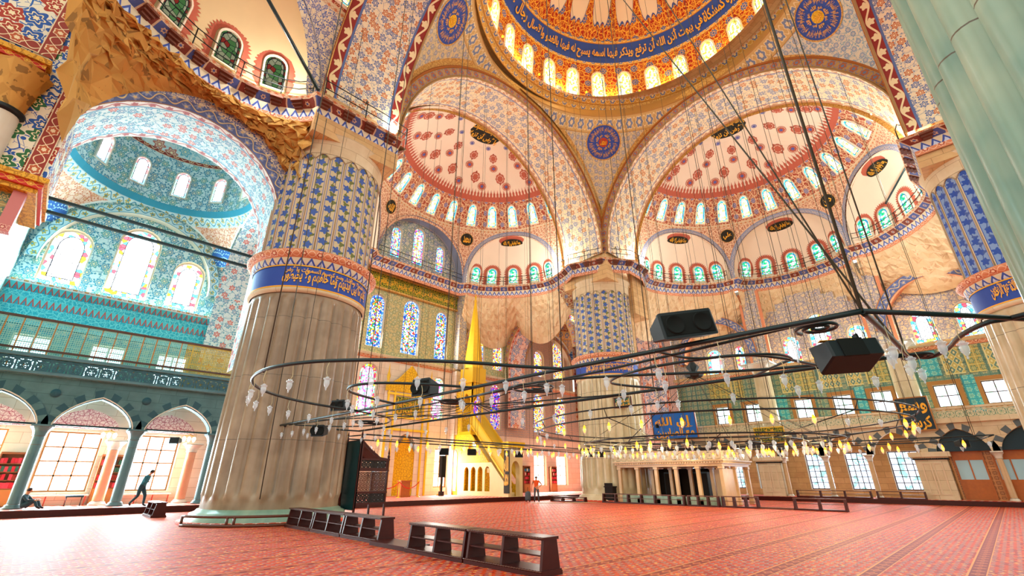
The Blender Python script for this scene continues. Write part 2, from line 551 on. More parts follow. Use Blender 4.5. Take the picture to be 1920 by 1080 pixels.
plain('cream_wire', '#cfc69a', .6)
plain('white_paint', '#e8e4da', .6)
plain('dark_shade', '#1a1210', .8)
plain('shelf_wood', '#8a5530', .5)
for i, c in enumerate(('#b02030', '#206a8a', '#e8e0c8', '#c03848', '#2a5a4a', '#7a2418')): plain(f'book_{i}', c, .7)
glow('bulb_warm', '#ff9420', 4.); glow('bulb_soft', '#ffe6b0', 7.)
glow('bulb_cool', '#d8f4ff', 16.)
def _lampglass(g): 
    return g.bsdf('#d0dce0', .06, 0, 1., alpha=.42, emit='#dfeff5', es=.12)  # faint glow put into the glass itself, in unlit lamps too
MATS['lamp_glass'] = _lampglass
def stone(name, c1, c2, mortar, bw=1.1, bh=.42, rough=.75, bump=.15):
    def f(g):
        uvv, u, v = g.uv()
        b = g.n('ShaderNodeTexBrick'); g.put(b.inputs['Vector'], uvv); b.inputs['Scale'].default_value = 1
        b.inputs['Color1'].default_value = lin(c1); b.inputs['Color2'].default_value = lin(c2); b.inputs['Mortar'].default_value = lin(mortar)
        b.inputs['Mortar Size'].default_value = .012; b.inputs['Brick Width'].default_value = bw; b.inputs['Row Height'].default_value = bh
        no = g.noise(uvv, 1.3, 4., .6)
        x = g.n('ShaderNodeMix', data_type='RGBA', blend_type='OVERLAY'); x.inputs[0].default_value = .55
        g.t.links.new(b.outputs[0], x.inputs[6]); g.put(x.inputs[7], g.mix(no, '#5a4a38', '#e8dcc8'))
        return g.bsdf(S(g, x.outputs[2]), rough, 0, .3, bump=g.bump(no, bump, .03))
    MATS[name] = f
stone('stone_warm', '#d8bc8c', '#c8a878', '#a88c60')
stone('stone_pale', '#ddd2bc', '#d2c4a8', '#b4a68c', 1.4, .6)
stone('stone_pinkish', '#ece0d4', '#e6d6c6', '#ccb8a4', 1.4, .55)
stone('stone_gold', '#c89a50', '#b4863e', '#8a6428', .9, .4)
stone('stone_grey', '#8ea0a0', '#82969a', '#6a7e80', 1.4, .6)
def muq(name, a, b, c):
    def f(g):
        uvv, u, v = g.uv()
        d, cc, p = g.vor(uvv, 1.7, .9); r, _, _ = g.sep(cc)
        no = g.noise(uvv, 2.2, 3.)
        col = g.mix(r, a, b); col = g.mix((no > .6), col, c)
        return g.bsdf(col, .8, 0, .2)
    MATS[name] = f
muq('muqarnas_gold', '#d4a456', '#b88a46', '#94703c'); muq('muqarnas_stone', '#ecd8b0', '#e0c498', '#d8b48c')
def marble(name, a, b, vein, joint=2.6, rough=.3):
    def f(g):
        uvv, u, v = g.uv()
        o = g.obj()
        st = g.noise(g.vec(u * 1.2, v * .18), 2.2, 4., .62)
        n2 = g.noise(o, .7, 3., .6)
        col = g.mix(st, a, b); col = g.mix((n2 - .45) * 1.6, col, vein)
        jt = ((v / joint).fr() < .008)
        col = g.mix(jt, col, '#5e5240')
        return g.bsdf(col, rough, 0, .5, bump=g.bump(st, .12, .03))
    MATS[name] = f
marble('marble_brown', '#a08a6c', '#6e5c48', '#c4b294'); marble('marble_cream', '#d0c49e', '#a8986e', '#e6dcbc')
marble('marble_green', '#94b098', '#5c8478', '#c4ccaa', 3.1); marble('marble_white', '#e2ddcc', '#c9c2ac', '#f2efe4')
marble('marble_warm', '#d8b888', '#b08a5c', '#ecd2a8'); marble('marble_dark', '#4f7880', '#3c6670', '#6c98a0')
# painted surfaces -----------------------------------------------------
floral('soffit_floral', '#f2e2cc', '#c86a34', '#6078b8', '#8a96b8', sc=1.35, size=.42, rnd=.85)
floral('soffit_far', '#eedcb4', '#c07848', '#7c8cac', '#acaca8', sc=1.5, size=.32, vw=.025, bord=(.42, '#c89a74', '#efe0c0'), width=4.4)
floral('soffit_near', '#e8dab8', '#b86434', '#5870a0', '#8c98a8', sc=2.0, size=.36, vw=.028, bord=(.62, '#8c2c24', '#e8d8a8'), width=4.4)
floral('soffit_bay', '#e0f0ee', '#c86058', '#5a9cbc', '#6ab0c4', sc=1.8, size=.3, vw=.03, bord=(.4, '#e8dcd0', '#b04a44'), width=3.1, core='#f4f0e8')
floral('soffit_pink', '#f0d4c4', '#d87450', '#8896b8', '#c89488', sc=1.0, size=.4, bord=(.4, '#e4b8a0', '#c05c40'), width=3.3)
floral('pendentive_floral', '#dcc898', '#7c8cae', '#8a96b0', '#a8a898', sc=2.0, size=.3, rnd=.5, k=8, petal=.1)
floral('pendentive_cool', '#dcd6c0', '#6a90b8', '#7a9cc0', '#8cb0c0', sc=2.0, size=.3, rnd=.5, k=8, petal=.1)
floral('bay_wall', '#cfe4e2', '#4a94b0', '#5aa4a8', '#4a8ea4', sc=1.7, size=.4, rnd=.7)
floral('spandrel_orange', '#e8c8b0', '#c8643c', '#cc7a54', '#c46c48', sc=2.6, size=.22)
floral('spandrel_blue', '#e4d8b8', '#3a58a8', '#4868b0', '#4464ac', sc=2.4, size=.25)
floral('wall_bluewhite', '#dccaa4', '#8a8ca8', '#989aa8', '#8488a4', sc=2.1, size=.3, vw=.06)
floral('wall_niche', '#c4c4b0', '#5878a4', '#6a8a8a', '#6a86a0', sc=1.6, size=.42)
floral('wall_greenish', '#c9bb84', '#7c9468', '#8a9a70', '#8a9a78', sc=1.7, size=.3)
floral('pier_white_blue', '#e6e2cc', '#2858a8', '#a83828', '#2c64b0', sc=1.1, size=.42)
floral('teal_tiles', '#1aa0b8', '#3cc0cc', '#2cb0c4', '#148ca8', sc=1.8, size=.36, rough=.4)  # the teal also carries the cyan cast of the window glare
floral('pink_lattice', '#e6bca4', '#a8808c', '#b07c84', '#b08488', sc=4., size=.32, rnd=.2)
floral('wall_dots', '#d4b092', '#7c8498', '#84889a', '#a4948c', sc=4.2, size=.3, rnd=.15)
arab('dome_red', '#a8280e', '#f0b840', '#4464ae', 2.2, per=1.53)
arab('ring_red', '#a44834', '#e8cca0', '#5464a8', 2.6, per=.95)
arab('lace_band', '#b87c60', '#ecd4b0', None, 3.0)
arab('gold_arab', '#d8b060', '#b4803c', None, 3.2)
arab('mihrab_gold', '#f4c820', '#c8941c', None, 4.0)
arab('green_text', '#1c4418', '#c8b428', None, 4.2)
arab('teal_arab', '#2ab4c8', '#7ce0e4', None, 4.)
band('band_gold', '#d8a448', '#f2d890', '#6c7cac', .75, .95, line='#a86428')
band('band_rosette_blue', '#c49a58', '#7484a8', '#b86a34', .75, .8, line='#b07038')
band('band_red', '#94382c', '#ecd8b0', '#b85a34', .6, .9, line='#e6d4b0')
band('band_blue_scroll', '#5c6c9c', '#d8c08c', '#8a94b4', .7, .9, line='#b07c50', shape='leaf')
band('band_bay', '#c4dcdc', '#3c8ca8', '#b8a040', .6, .8, line='#3c98b0', shape='leaf')
band('band_bay_red', '#d8e0dc', '#b04a44', '#d8a85c', .4, .5)
band('band_pend', '#d0b070', '#e8d8a8', '#7a8cac', 1.1, 1.0, line='#b88a48')
band('band_blue_thin', '#8a94b0', '#e8d8b4', '#5a6ca4', .3, .5)
band('cornice_chev', '#d8ccac', '#3c54a4', '#c0d0e8', .42, .46, shape='chev')
band('cornice_block', '#7c3a2e', '#ccb090', '#4c5c98', .45, .8, shape='blocks')
band('cornice_lip', '#d8c4a0', '#b4503c', '#d8a068', .22, .4)
band('cornice_teal', '#58d0d8', '#c86058', '#28a4bc', .5, .28, shape='chev')
band('band_terracotta', '#d88c64', '#f0d4b4', '#b85a3c', .5, .7)
lattice_tile('tile_diamond', '#b8a454', '#5a7c6a', '#d4c88c', .42)
lattice_tile('tile_green', '#6a8870', '#a8a476', '#42685c', .5, 'ros')
lattice_tile('tile_gold', '#a8964a', '#5c7c58', '#d0c070', .55, 'ros')
lattice_tile('tile_teal', '#3ca8b0', '#90c8b0', '#1f8490', .45, 'ros')  # tile teal, pushed to cyan for the window haze on the left wall
lattice_tile('inlay_star', '#b8783c', '#7c451c', '#d89c5c', .3, 'ros')
pierced('screen_marble', '#d4c8a8', .5); pierced('screen_dark', '#3a6470', .62, thick=.13)
pierced('screen_wood', '#4a2415', .16, thick=.16); pierced('screen_gold', '#e4c040', .26, thick=.2)
pierced('screen_black', '#14100e', .2, thick=.2)
def _gallery_screen(g):      # turned-wood grille: thin uprights, gold slats
    uvv, u, v = g.uv()
    a = ((u / .09).fr() < .32).mx((u / .62).fr() < .07); hrz = ((v / .38).fr() < .1).mx((v / .1).fr() < .28)
    col = g.mix((u / .62).fr() < .09, '#a4d4c4', '#d0843c'); col = g.mix(u > 9.6, col, '#d8b84c')
    return g.bsdf(col, .5, alpha=a.mx(hrz))
MATS['screen_gallery'] = _gallery_screen
def _tilevine(base='#e2cfa4', gnd='#cdbf98', blue='#3c5fae', green='#6c7434', red='#a83a28'):
    def f(g):   # one flute per unit of u; v in metres
        uvv, u, v = g.uv()
        x = u.fr() - .5
        s = (v * 3.4).sn() * .13
        stem = (x - s).ab() < .03
        l1 = rosette(g, x - s - .08, ((v / .46).fr() - .5) * .8, .2, 3, .3)
        l2 = rosette(g, x + s*.6 + .05, ((v / .6 + .4).fr() - .5) * .85, .25, 5, .25)
        col = g.mix(stem, gnd, green); col = g.mix(l1 < 1., col, green); col = g.mix(l2 < 1., col, blue)
        col = g.mix(x.ab() > .36, col, blue); col = g.mix(x.ab() > .4, col, base); col = g.mix(x.ab() > .455, col, red)
        return g.bsdf(col, .45, 0, .4)
    return f
MATS['flute_tiles'] = _tilevine()
MATS['flute_tiles_blue'] = _tilevine(gnd='#7fa0d0', blue='#2450b0', green='#3c5ca8', red='#8c7a5c')
def _carpet(g):
    uvv, u, v = g.uv()     # u along X (rows run along X), v along Y
    no = g.noise(uvv, .6, 2.); n2 = g.noise(uvv, 7., 2.); n3 = g.noise(g.vec(u * 1.2, v * 2.6), 2.4, 2.)
    P = 1.37
    vv = (v / P).fr()
    row = (v / .13).fl()
    x = ((u / .27 + row * .5).fr() - .5) * .27; y = ((v / .13).fr() - .5) * .13
    q = rosette(g, x * .5, y, .036, 3, .3)
    d, c, p = g.vor(uvv, 9., .9); cr, _, _ = g.sep(c)
    col = g.mix(no, '#c42c06', '#e04c10')
    col = g.mix((n3 > .54) * .8, col, '#a81c04')
    col = g.mix(q < 1., col, '#a08880'); col = g.mix(q < .4, col, '#c04c28')
    col = g.mix((d < .3) * (cr > .8), col, '#f0a050')
    bandm = (vv < .19)
    q2 = rosette(g, (((u / .42).fr() - .5) * .42) * .6, (vv - .095) * P, .075, 4, .25)
    bc = g.mix(q2 < 1., '#8c0c04', '#cc6830'); bc = g.mix(q2 < .6, bc, '#b03c28')
    col = g.mix(bandm, col, bc)
    col = g.mix(((vv - .19).ab() < .012).mx(vv < .014), col, '#e89048')
    return g.bsdf(col, .6, 0, .3, bump=g.bump(n2, .25, .02))
MATS['carpet'] = _carpet
def _carpet2(g):
    uvv, u, v = g.uv(); no = g.noise(uvv, 3., 2.)
    q = rosette(g, ((u / .4).fr() - .5)*.4, ((v / .4).fr() - .5)*.4, .1, 5, .3)
    col = g.mix(q < 1., g.mix(no, '#d0402a', '#dc5c3c'), '#e8c8b8')
    return g.bsdf(col, .7, 0, .2)
MATS['carpet_platform'] = _carpet2
# stained glass -----------------------------------------------------------
stained('glass_dome', '#fffbe0', ['#ffe860', '#e8ffe0', '#ffc840', '#d0f4e0'], '#fff0b0', ['#ffd850', '#fff4c0', '#ffe070'], 2.1, 5.5, .05, .12, .55, .8)
stained('glass_semi', '#fff6e0', ['#ffe070', '#fff0a0', '#ffffff', '#d8f0e0'], '#90e8e8', ['#40d0e8', '#ffe880', '#a0f0e0', '#30b0d8'], 1.7, 7., .05, .12, .5, .8)
stained('glass_green', '#e8fff4', ['#40e090', '#60e0f0', '#20c070', '#b0f0ff'], '#b0f0ff', ['#30c0f0', '#40e080', '#ffffff', '#20a0e0'], 1.6, 6., .06, .1, .6, .8)
stained('glass_jewel', '#f0f4ff', ['#e83030', '#ffd020', '#3060e0', '#ffffff', '#20b070'], '#c0dcff', ['#2858e0', '#ffffff', '#4090ff', '#80c0ff'], 1.35, 8.5, .05, .22, .75, .85)
stained('glass_jewel_niche', '#fff8e0', ['#ffd840', '#60d0f0', '#e060b0', '#ffffff'], '#b0e8ff', ['#e040a0', '#4080f0', '#60e0f0', '#ffffff'], 1.5, 7.5, .05, .16, .65, .85)
stained('glass_yellow', '#fff4c0', ['#ffe020', '#e02828', '#fff080', '#3060e0'], '#fff0c0', ['#e83048', '#60a0ff', '#ffd840', '#ffffff'], 1.5, 8., .05, .16, .7, .85)
stained('glass_magenta', '#fff0ff', ['#f070d0', '#ffb0f0', '#ffffff', '#a0f0d0'], '#fff4c0', ['#ffe030', '#e84060', '#ffffff', '#80d8c0'], 1.5, 8., .045, .2, .6, .8)
stained('glass_purple', '#d8c0ff', ['#5030e0', '#e03080', '#3050e0', '#ffd040'], '#ffe080', ['#ffb020', '#6040ff', '#e03040', '#ffffff'], 1.3, 9., .05, .14, .85, .9)
stained('glass_big', '#ffffff', ['#ffffff', '#f4ffff'], '#f0fcff', ['#e8fcff', '#ffe040', '#ff6070', '#60d8f0', '#ffffff'], 2.6, 4.6, .045, .3, .1, .6)
stained('glass_big_blue', '#ffffff', ['#ffffff', '#f0fcff'], '#b8ecff', ['#50c8f0', '#ff5060', '#fff060', '#90e8ff', '#ffffff'], 2.2, 4.6, .06, .3, .15, .75)
def daylight(name, c, st, garden=None, sc=1.2):
    def f(g):
        uvv, u, v = g.uv(); col = c
        if garden:
            no = g.noise(uvv, sc, 3.); col = g.mix((no > .56), c, garden)
        x = g.n('ShaderNodeEmission'); g.put(x.inputs[0], col); x.inputs[1].default_value = st
        g.t.links.new(x.outputs[0], g.out.inputs[0]); return g.m
    MATS[name] = f
daylight('day_blown', '#f4fcff', 5.5); daylight('day_cyan', '#c8f4ff', 6.); daylight('day_right', '#e4f6ff', 2.4, '#a8dcc0', 2.6)
daylight('day_lower', '#d8ecff', 1.9, '#88b8b8', 2.2); daylight('day_warm', '#fff4e4', 3.2)
stained('glass_dim', '#b8b890', ['#5c8c50', '#6a9a5c', '#a83c30', '#c8c8a0'], '#8a9a6c', ['#5c8c50', '#a8a878', '#9a4838'], .42, 4., .05, .1, .7, .8)
plain('medal_blue', '#5a62a8', .6)
def _star(g):
    uvv, u, v = g.uv(); e = g.vor(uvv, 2.4, .5, 'DISTANCE_TO_EDGE'); return g.bsdf(g.mix(e < .08, '#2860a8', '#a8d8e8'), .5)
MATS['tile_star_blue'] = _star
floral('floral_plaster', '#d8e4e0', '#c07468', '#6ab0c0', '#9ccad0', sc=.9, size=.3)
plain('dark_voussoir', '#5c6668', .6)
stone('stone_dark_teal', '#5c8690', '#527c88', '#446a74', 1.4, .5)
plain('dark_voussoir2', '#2c5560', .6)
arab('tympanum', '#e8cfc8', '#b0606c', None, 5.)
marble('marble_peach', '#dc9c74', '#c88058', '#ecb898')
arab('gold_arab_warm', '#e0a830', '#b07818', None, 3.); band('band_redgold', '#c8382c', '#f0c850', '#d89030', .25, .5)
plain('teal_wood', '#0f4a50', .4); plain('marble_ivory', '#e8d49c', .4, n=.06, ns=2)
plain('booth_glass', '#9cc4d0', .1, 0, .8)

floral('floral_blue_bold', '#e8e2c8', '#2858a8', '#2c6a3c', '#2858a8', sc=1.3, size=.42)
band('band_redgold2', '#c87c78', '#e8c0a8', '#b05858', .3, .3)

plain('bracket_brown', '#6e4030', .7, n=.2, ns=8)

stained('glass_drum', '#ffffff', ['#ffd8e0', '#ffffff', '#e0f4ff'], '#d0f4ff', ['#90d8f0', '#ffffff', '#ff9090', '#a0e8c0'], 2.2, 7., .05, .1, .4, .7)
# ------------------------------------------------------------------ camera, world, setting
cam = bpy.data.cameras.new('camera'); cam.sensor_width = 36; cam.lens = 855/1920*36; cam.clip_end = 300; cam.clip_start = .1
co = bpy.data.objects.new('camera', cam); COL.objects.link(co); bpy.context.scene.camera = co
co.location = (-21, -9.58, 1.6); co.rotation_euler = (radians(90+22.7), 0, radians(45.4-90))
sc = bpy.context.scene
sc.view_settings.view_transform = 'Standard'; sc.view_settings.look = 'None'; sc.view_settings.exposure = EXPOSURE; sc.view_settings.gamma = 1
w = bpy.data.worlds.new('World'); sc.world = w; w.use_nodes = True
w.node_tree.nodes['Background'].inputs[0].default_value = (.95, 1., .9, 1); w.node_tree.nodes['Background'].inputs[1].default_value = WORLD
sc.cycles.max_bounces = 5; sc.cycles.diffuse_bounces = 3; sc.cycles.glossy_bounces = 2; sc.cycles.transparent_max_bounces = 8
sc.cycles.transmission_bounces = 2; sc.cycles.use_denoising = True; sc.cycles.sample_clamp_indirect = 6; sc.cycles.caustics_reflective = False; sc.cycles.caustics_refractive = False
try: sc.cycles.denoiser = 'OPENIMAGEDENOISE'
except Exception: pass
sc.cycles.use_adaptive_sampling = True; sc.cycles.adaptive_threshold = .03
# floor -------------------------------------------------------------
m = MB(); m.add([(-70,-70,0),(40,-70,0),(40,26.5,0),(-70,26.5,0)], [(-70,-70+.56),(40,-70+.56),(40,27.06),(-70,27.06)])
fl = struct('floor', m, 'carpet', 'red carpet of the prayer hall with woven prayer rows')
# raised platforms along the qibla wall and the right side
m = MB(); m.box(-60, 21.6, 0, -13.2, 26.4, .3); m.box(-13.2, 18.0, 0, 26, 26.4, .3)
struct('floor_platform', m, 'carpet_platform', 'raised red carpeted platform along the far wall')
m = MB(); m.box(22.0, -26, 0, 26.3, 18.0, .3)
struct('floor_platform', m, 'carpet_platform', 'raised red carpeted platform under the right gallery')
m = MB(); m.box(-13.2, 17.93, 0, 22, 18.0, .3); m.box(-60, 21.53, 0, -13.2, 21.6, .3); m.box(21.93, -26, 0, 22.0, 18, .3)
struct('trim_1', m, 'wood_dark', 'dark step edge of the raised platform')
# sweeps -------------------------------------------------------------
def ell(A, B, d, n=14, ins=0., a0=0., a1=pi):
    A, B = Vector(A), Vector(B); mid = (A+B)/2; T = (B-A); h = T.length/2; T.normalize(); N = Vector((-T.y, T.x))
    return [tuple(mid - T*(h-ins)*cos(a0+(a1-a0)*i/n) + N*(d-ins)*sin(a0+(a1-a0)*i/n)) for i in range(n+1)]
def sweep(path, prof, mats_, m=None, closed=False):
    """prof: list of (off toward room = right of walking direction, z); one material index per segment"""
    m = m or MB(); n = len(path); P = [Vector(p) for p in path]; nr = []
    for i in range(n):
        a = P[(i-1) % n] if (i or closed) else P[i]; c = P[(i+1) % n] if (i < n-1 or closed) else P[i]
        d1 = (P[i]-a); d2 = (c-P[i])
        d1 = d1.normalized() if d1.length > 1e-6 else d2.normalized(); d2 = d2.normalized() if d2.length > 1e-6 else d1
        r1 = Vector((d1.y, -d1.x)); r2 = Vector((d2.y, -d2.x)); r = (r1+r2)
        r = r.normalized() if r.length > .1 else r1
        k = 1/max(.5, r.dot(r1)); nr.append(r*k)
    U = [0]
    for i in range(n - (0 if closed else 1)): U.append(U[-1] + (P[(i+1) % n]-P[i]).length)
    for s in range(len(prof)-1):
        (o0, z0), (o1, z1) = prof[s], prof[s+1]; L = hypot(o1-o0, z1-z0)
        for i in range(n if closed else n-1):
            j = (i+1) % n
            a = P[i]+nr[i]*o0; b = P[j]+nr[j]*o0; c = P[j]+nr[j]*o1; d = P[i]+nr[i]*o1
            m.add([(a.x,a.y,z0),(b.x,b.y,z0),(c.x,c.y,z1),(d.x,d.y,z1)], [(U[i],0),(U[i+1],0),(U[i+1],L),(U[i],L)], mats_[s])
    return m
CORN = ['cornice_chev', 'cornice_block', 'cornice_lip', 'stone_pale', 'band_terracotta']
def cornice(path, z=19.9, k=1., lab=None, closed=False):
    prof = [(0, z-1.15), (.03, z-.85), (.14, z-.43), (.5, z-.12), (.62, z), (.1, z+.02), (-.4, z+.02)]
    prof = [(o*k, zz) for o, zz in prof]
    TR[0] += 1
    return struct(f'trim_{TR[0]}', sweep(path, prof, [4, 0, 1, 2, 3, 3], closed=closed), CORN, lab or 'painted bracketed cornice gallery at dome springing')
TR = [1]; WL = {}
def nm(base, side):
    return f'{base}_{side}'
def trim(m, mats, lab=None):
    TR[0] += 1; return struct(f'trim_{TR[0]}', m, mats, lab)
# main arches ---------------------------------------------------------
def ax(axis, sgn, cen, a, b, z):  # a along the arch span, b outward distance
    return (cen + a, sgn*b, z) if axis == 'Y' else (sgn*b, cen + a, z)
def arch(axis, sgn, cen, b0, b1, R0, R1, zs, soff, band_m, label, bw=.75, ow=.35, om='gold_arab', t0=0., t1=pi, drop=0., mould='band_gold', n=36):
    m = MB()
    def pt(t, R, b):
        z = zs + R*sin(t) if 0 <= t <= pi else zs
        return ax(axis, sgn, cen, R*cos(t), b, zs + R*sin(t))
    Rm = (R0+R1)/2; W = abs(b1-b0)
    m.grid(lambda u, v: pt(t0+(t1-t0)*u, R0+(R1-R0)*v, b0+(b1-b0)*v), n, 4, lambda u, v: ((t1-t0)*u*Rm, W*v), 0)
    if drop:
        for c, s in ((R0, 1), (-R0, 1)):
            c1 = c/R0*R1
            m.add([ax(axis, sgn, cen, c, b0, zs-drop), ax(axis, sgn, cen, c1, b1, zs-drop), ax(axis, sgn, cen, c1, b1, zs), ax(axis, sgn, cen, c, b0, zs)], [(0,0),(0,W),(drop,W),(drop,0)], 0)
    m.grid(lambda u, v: pt(t0+(t1-t0)*u, R0+bw*v, b0), n, 1, lambda u, v: ((t1-t0)*u*(R0+bw/2), bw*v), 1)
    if ow: m.grid(lambda u, v: pt(t0+(t1-t0)*u, R0+bw+ow*v, b0-.04), n, 1, lambda u, v: ((t1-t0)*u*R0, ow*v), 2)
    if not drop: m.grid(lambda u, v: pt(t0+(t1-t0)*u, R1-.28+1.2*v, b1-.03), n, 1, lambda u, v: ((t1-t0)*u*R0, 1.2*v), 2)
    for R, r, mi in ((R0, .07, 3), (R0+bw, .1, 4)):
        m.tube([pt(t0+(t1-t0)*i/n, R, b0-.03) for i in range(n+1)], r, 6, mi)
    o = struct('ceiling_arch', m, [soff, band_m, om, 'stone_warm', mould if mould in MATS else 'gold_arab'], label)
    return o
HB = 10.8
arch('Y', 1, 0, HB, 15.4, 10.5, 10.7, 20.4, 'soffit_far', 'band_rosette_blue', 'great painted arch on the left under the main dome, framing the left half dome', ow=.8)
arch('X', 1, -.4, HB, 15.4, 10.8, 10.7, 20.4, 'soffit_far', 'band_rosette_blue', 'great painted arch on the right under the main dome, framing the right half dome', ow=.8)
arch('X', -1, 0, HB, 15.3, 10.5, 10.7, 20.4, 'soffit_near', 'band_red', 'near great arch with wide floral soffit at the top left')
arch('Y', -1, 0, HB, 15.3, 10.5, 10.7, 20.4, 'soffit_near', 'band_red', 'near great arch with red bands at the top right')
# pendentives ---------------------------------------------------------
def pend(cx, cy, H, Rw, zs, sx, sy, mats, label, ztop, rtop, lo=None, bandw=1.1, zc=None):
    """spherical pendentive between two arches (extrados radius Rw) in the corner (sx, sy)"""
    z0 = lo if lo is not None else zs + sqrt(max(0, Rw*Rw - H*H)) + .02
    z1 = zs + Rw
    def pt(u, z, off=0.):
        wv = sqrt(max(0, Rw*Rw - (z-zs)**2)); r = sqrt(wv*wv + H*H)
        if z > z1: 
            k = (z-z1)/(ztop-z1); r = H + (rtop-H)*k; wv = 0
        a0 = atan2(min(wv, H), H) if wv < H else pi/4
        a0 = atan2(wv, H); a1 = pi/2 - a0
        if a1 < a0: a0 = a1 = pi/4
        t = a0 + (a1-a0)*u; r -= off
        return (cx + sx*r*cos(t), cy + sy*r*sin(t), z)
    m = MB(); n = 22
    zz = [z0 + (z1-z0)*(j/n)**.8 for j in range(n+1)] + [z1+(ztop-z1)*k/3 for k in (1, 2, 3)]
    for j in range(len(zz)-1):
        for i in range(16):
            q = [(i, j), (i+1, j), (i+1, j+1), (i, j+1)]
            P = [Vector(pt(x/16, zz[y])) for x, y in q]
            R_ = sqrt(H*H*1.4)
            uv = [((atan2(p.y-cy, p.x-cx))*R_, p.z) for p in P]
            inb = zz[j] > z1 - bandw
            edge = i < 1 or i > 14
            m.add(P, [(a, b-(z1-bandw)) for a, b in uv] if inb else uv, 1 if inb else (2 if edge and zz[j] > z0+1 else 0), True)
    return struct('ceiling_pendentive', m, mats, label), pt
PM = ['pendentive_floral', 'band_pend', 'gold_arab']
ZR = 33.6
def polar_text(txt, mp, r0, r1, material, parent, name='lettering', n=1, turn=-1):
    m = MB()
    for k in range(n):
        v, f, asp = text_mesh(txt[k % len(txt)]); b = len(m.v)
        for x, y in v:
            th = pi/2 + turn*(2*pi*(k + .04 + .92*x)/n) ; r = r0 + (r1-r0)*y
            m.v.append(tuple(mp(r*cos(th), r*sin(th))))
        for q in f: m.face([b+i for i in q])
    return m.build(name, material, parent)
def roundel(mp, R, parent, disc='blue_paint', ring='gold_arab', txt=('الله لا إله إلا هو الحي القيوم لا تأخذه سنة ولا نوم',), centre='محمد', core=None, name='roundel', tm='gold_text'):
    """mp(a,b,d): disc coordinates on a surface, d = lift off it"""
    m = MB(); n = 40
    def ring_(r0, r1, d, mi):
        for i in range(n):
            t0, t1 = 2*pi*i/n, 2*pi*(i+1)/n
            m.add([mp(r0*cos(t0), r0*sin(t0), d), mp(r1*cos(t0), r1*sin(t0), d), mp(r1*cos(t1), r1*sin(t1), d), mp(r0*cos(t1), r0*sin(t1), d)], [(t0*r1, 0), (t0*r1, r1-r0), (t1*r1, r1-r0), (t1*r1, 0)], mi)
    for k in range(6): ring_(R*k/6*.93, R*(k+1)/6*.93, .05, 0)
    ring_(R*.93, R, .07, 1)
    if core: 
        for k in range(2): ring_(R*.26*k/2, R*.26*(k+1)/2, .06, 2)
    o = m.build(name, [disc, ring, core or disc], parent)
    if txt: polar_text(txt, lambda a, b: mp(a, b, .09), R*.5, R*.9, tm, o, n=4)
    if txt: polar_text(('هو الله ' * 2,), lambda a, b: mp(a, b, .09), R*.28, R*.47, tm, o, n=2)
    if centre:
        v, f, asp = text_mesh(centre); t = MB(); k = R*(.34 if txt else 1.15)
        t.v = [tuple(mp((x-.5)*k, (y-.5)*k*.9, .1)) for x, y in v]
        for q in f: t.face(q)
        t.build('lettering', tm, o)
    return o
DX, DY = .7, -.7     # the dome ring sits a little toward the right
def surf_map(pt, u0, z0, sgn):
    """coordinates (a,b,d) around a point of a pendentive"""
    c = Vector(pt(u0, z0)); e = .02
    U = (Vector(pt(u0+e, z0)) - Vector(pt(u0-e, z0))).normalized()*sgn
    Z = (Vector(pt(u0, z0+e)) - Vector(pt(u0, z0-e))).normalized(); N = U.cross(Z)
    if N.dot(Vector((0, 0, 10)) - c) < 0: N = -N
    return lambda a, b, d: c + U*a + Z*b + N*(d + (a*a+b*b)*.012)
p1, pt1 = pend(0, -.2, HB+.0, 11.62, 20.4, 1, 1, PM, 'painted pendentive between the two far arches', ZR, 11.7)
roundel(surf_map(pt1, .5, 30.35, -1), 1.62, p1, core='red_paint')
p2, pt2 = pend(0, 0, HB, 11.62, 20.4, -1, 1, PM, 'painted pendentive above the left pillar', ZR, 11.5)
roundel(surf_map(pt2, .5, 30.4, 1), 1.62, p2, core='mihrab_gold', disc='blue_paint')
p3, pt3 = pend(0, -.2, HB, 11.62, 20.4, 1, -1, ['pendentive_cool', 'band_pend', 'gold_arab'], 'painted pendentive above the right pillar', ZR, 11.7)
roundel(surf_map(pt3, .5, 30.4, 1), 1.62, p3, core='mihrab_gold')
# main dome -------------------------------------------------------------
m = MB(); seg = 96
A0, A1 = radians(-100), radians(190)
ringp = [(DX+11.75*cos(a), DY+11.75*sin(a)) for a in [A1 + (A0-A1)*i/90 for i in range(91)]]
trim(sweep(ringp, [(-.1, ZR-.1), (.1, ZR+.25), (.15, ZR+.6), (.5, ZR+.85), (.55, ZR+1.05), (.0, ZR+1.1)], [0, 1, 0, 2, 0]), ['band_gold', 'gold_arab', 'cornice_lip'], 'gilded moulding ring at the foot of the main dome')
def dome_r(z):
    return 11.6 if z < 35 else 11.6*sqrt(max(0, 1 - ((z-35)/11.2)**2))
m = MB()
def dg(z0, z1, mi, nv, m_=m, vper=None):
    m_.grid(lambda u, v: (DX+dome_r(z0+(z1-z0)*v)*cos(A0+(A1-A0)*u), DY+dome_r(z0+(z1-z0)*v)*sin(A0+(A1-A0)*u), z0+(z1-z0)*v), seg, nv, lambda u, v: ((A1-A0)*u*11.6, (z1-z0)*v*1.1), mi)
dg(ZR+1., 38.55, 0, 6); dg(38.55, 38.85, 1, 1); dg(38.85, 40.45, 2, 3); dg(40.45, 40.75, 1, 1); dg(40.75, 46.1, 3, 12)
dome = struct('ceiling_dome', m, ['dome_red', 'band_gold', 'blue_paint', 'plaster_pink'], 'main dome with red and gold arabesque, blue inscription band and windows')
def dome_mp(a, z, d, lift=0):   # a: arc length, growing to the viewer's right seen from inside
    t = radians(45) - a/11.6; r = dome_r(z) + d
    return (DX+r*cos(t), DY+r*sin(t), z)
verse = 'في بيوت أذن الله أن ترفع ويذكر فيها اسمه يسبح له فيها بالغدو والآصال'
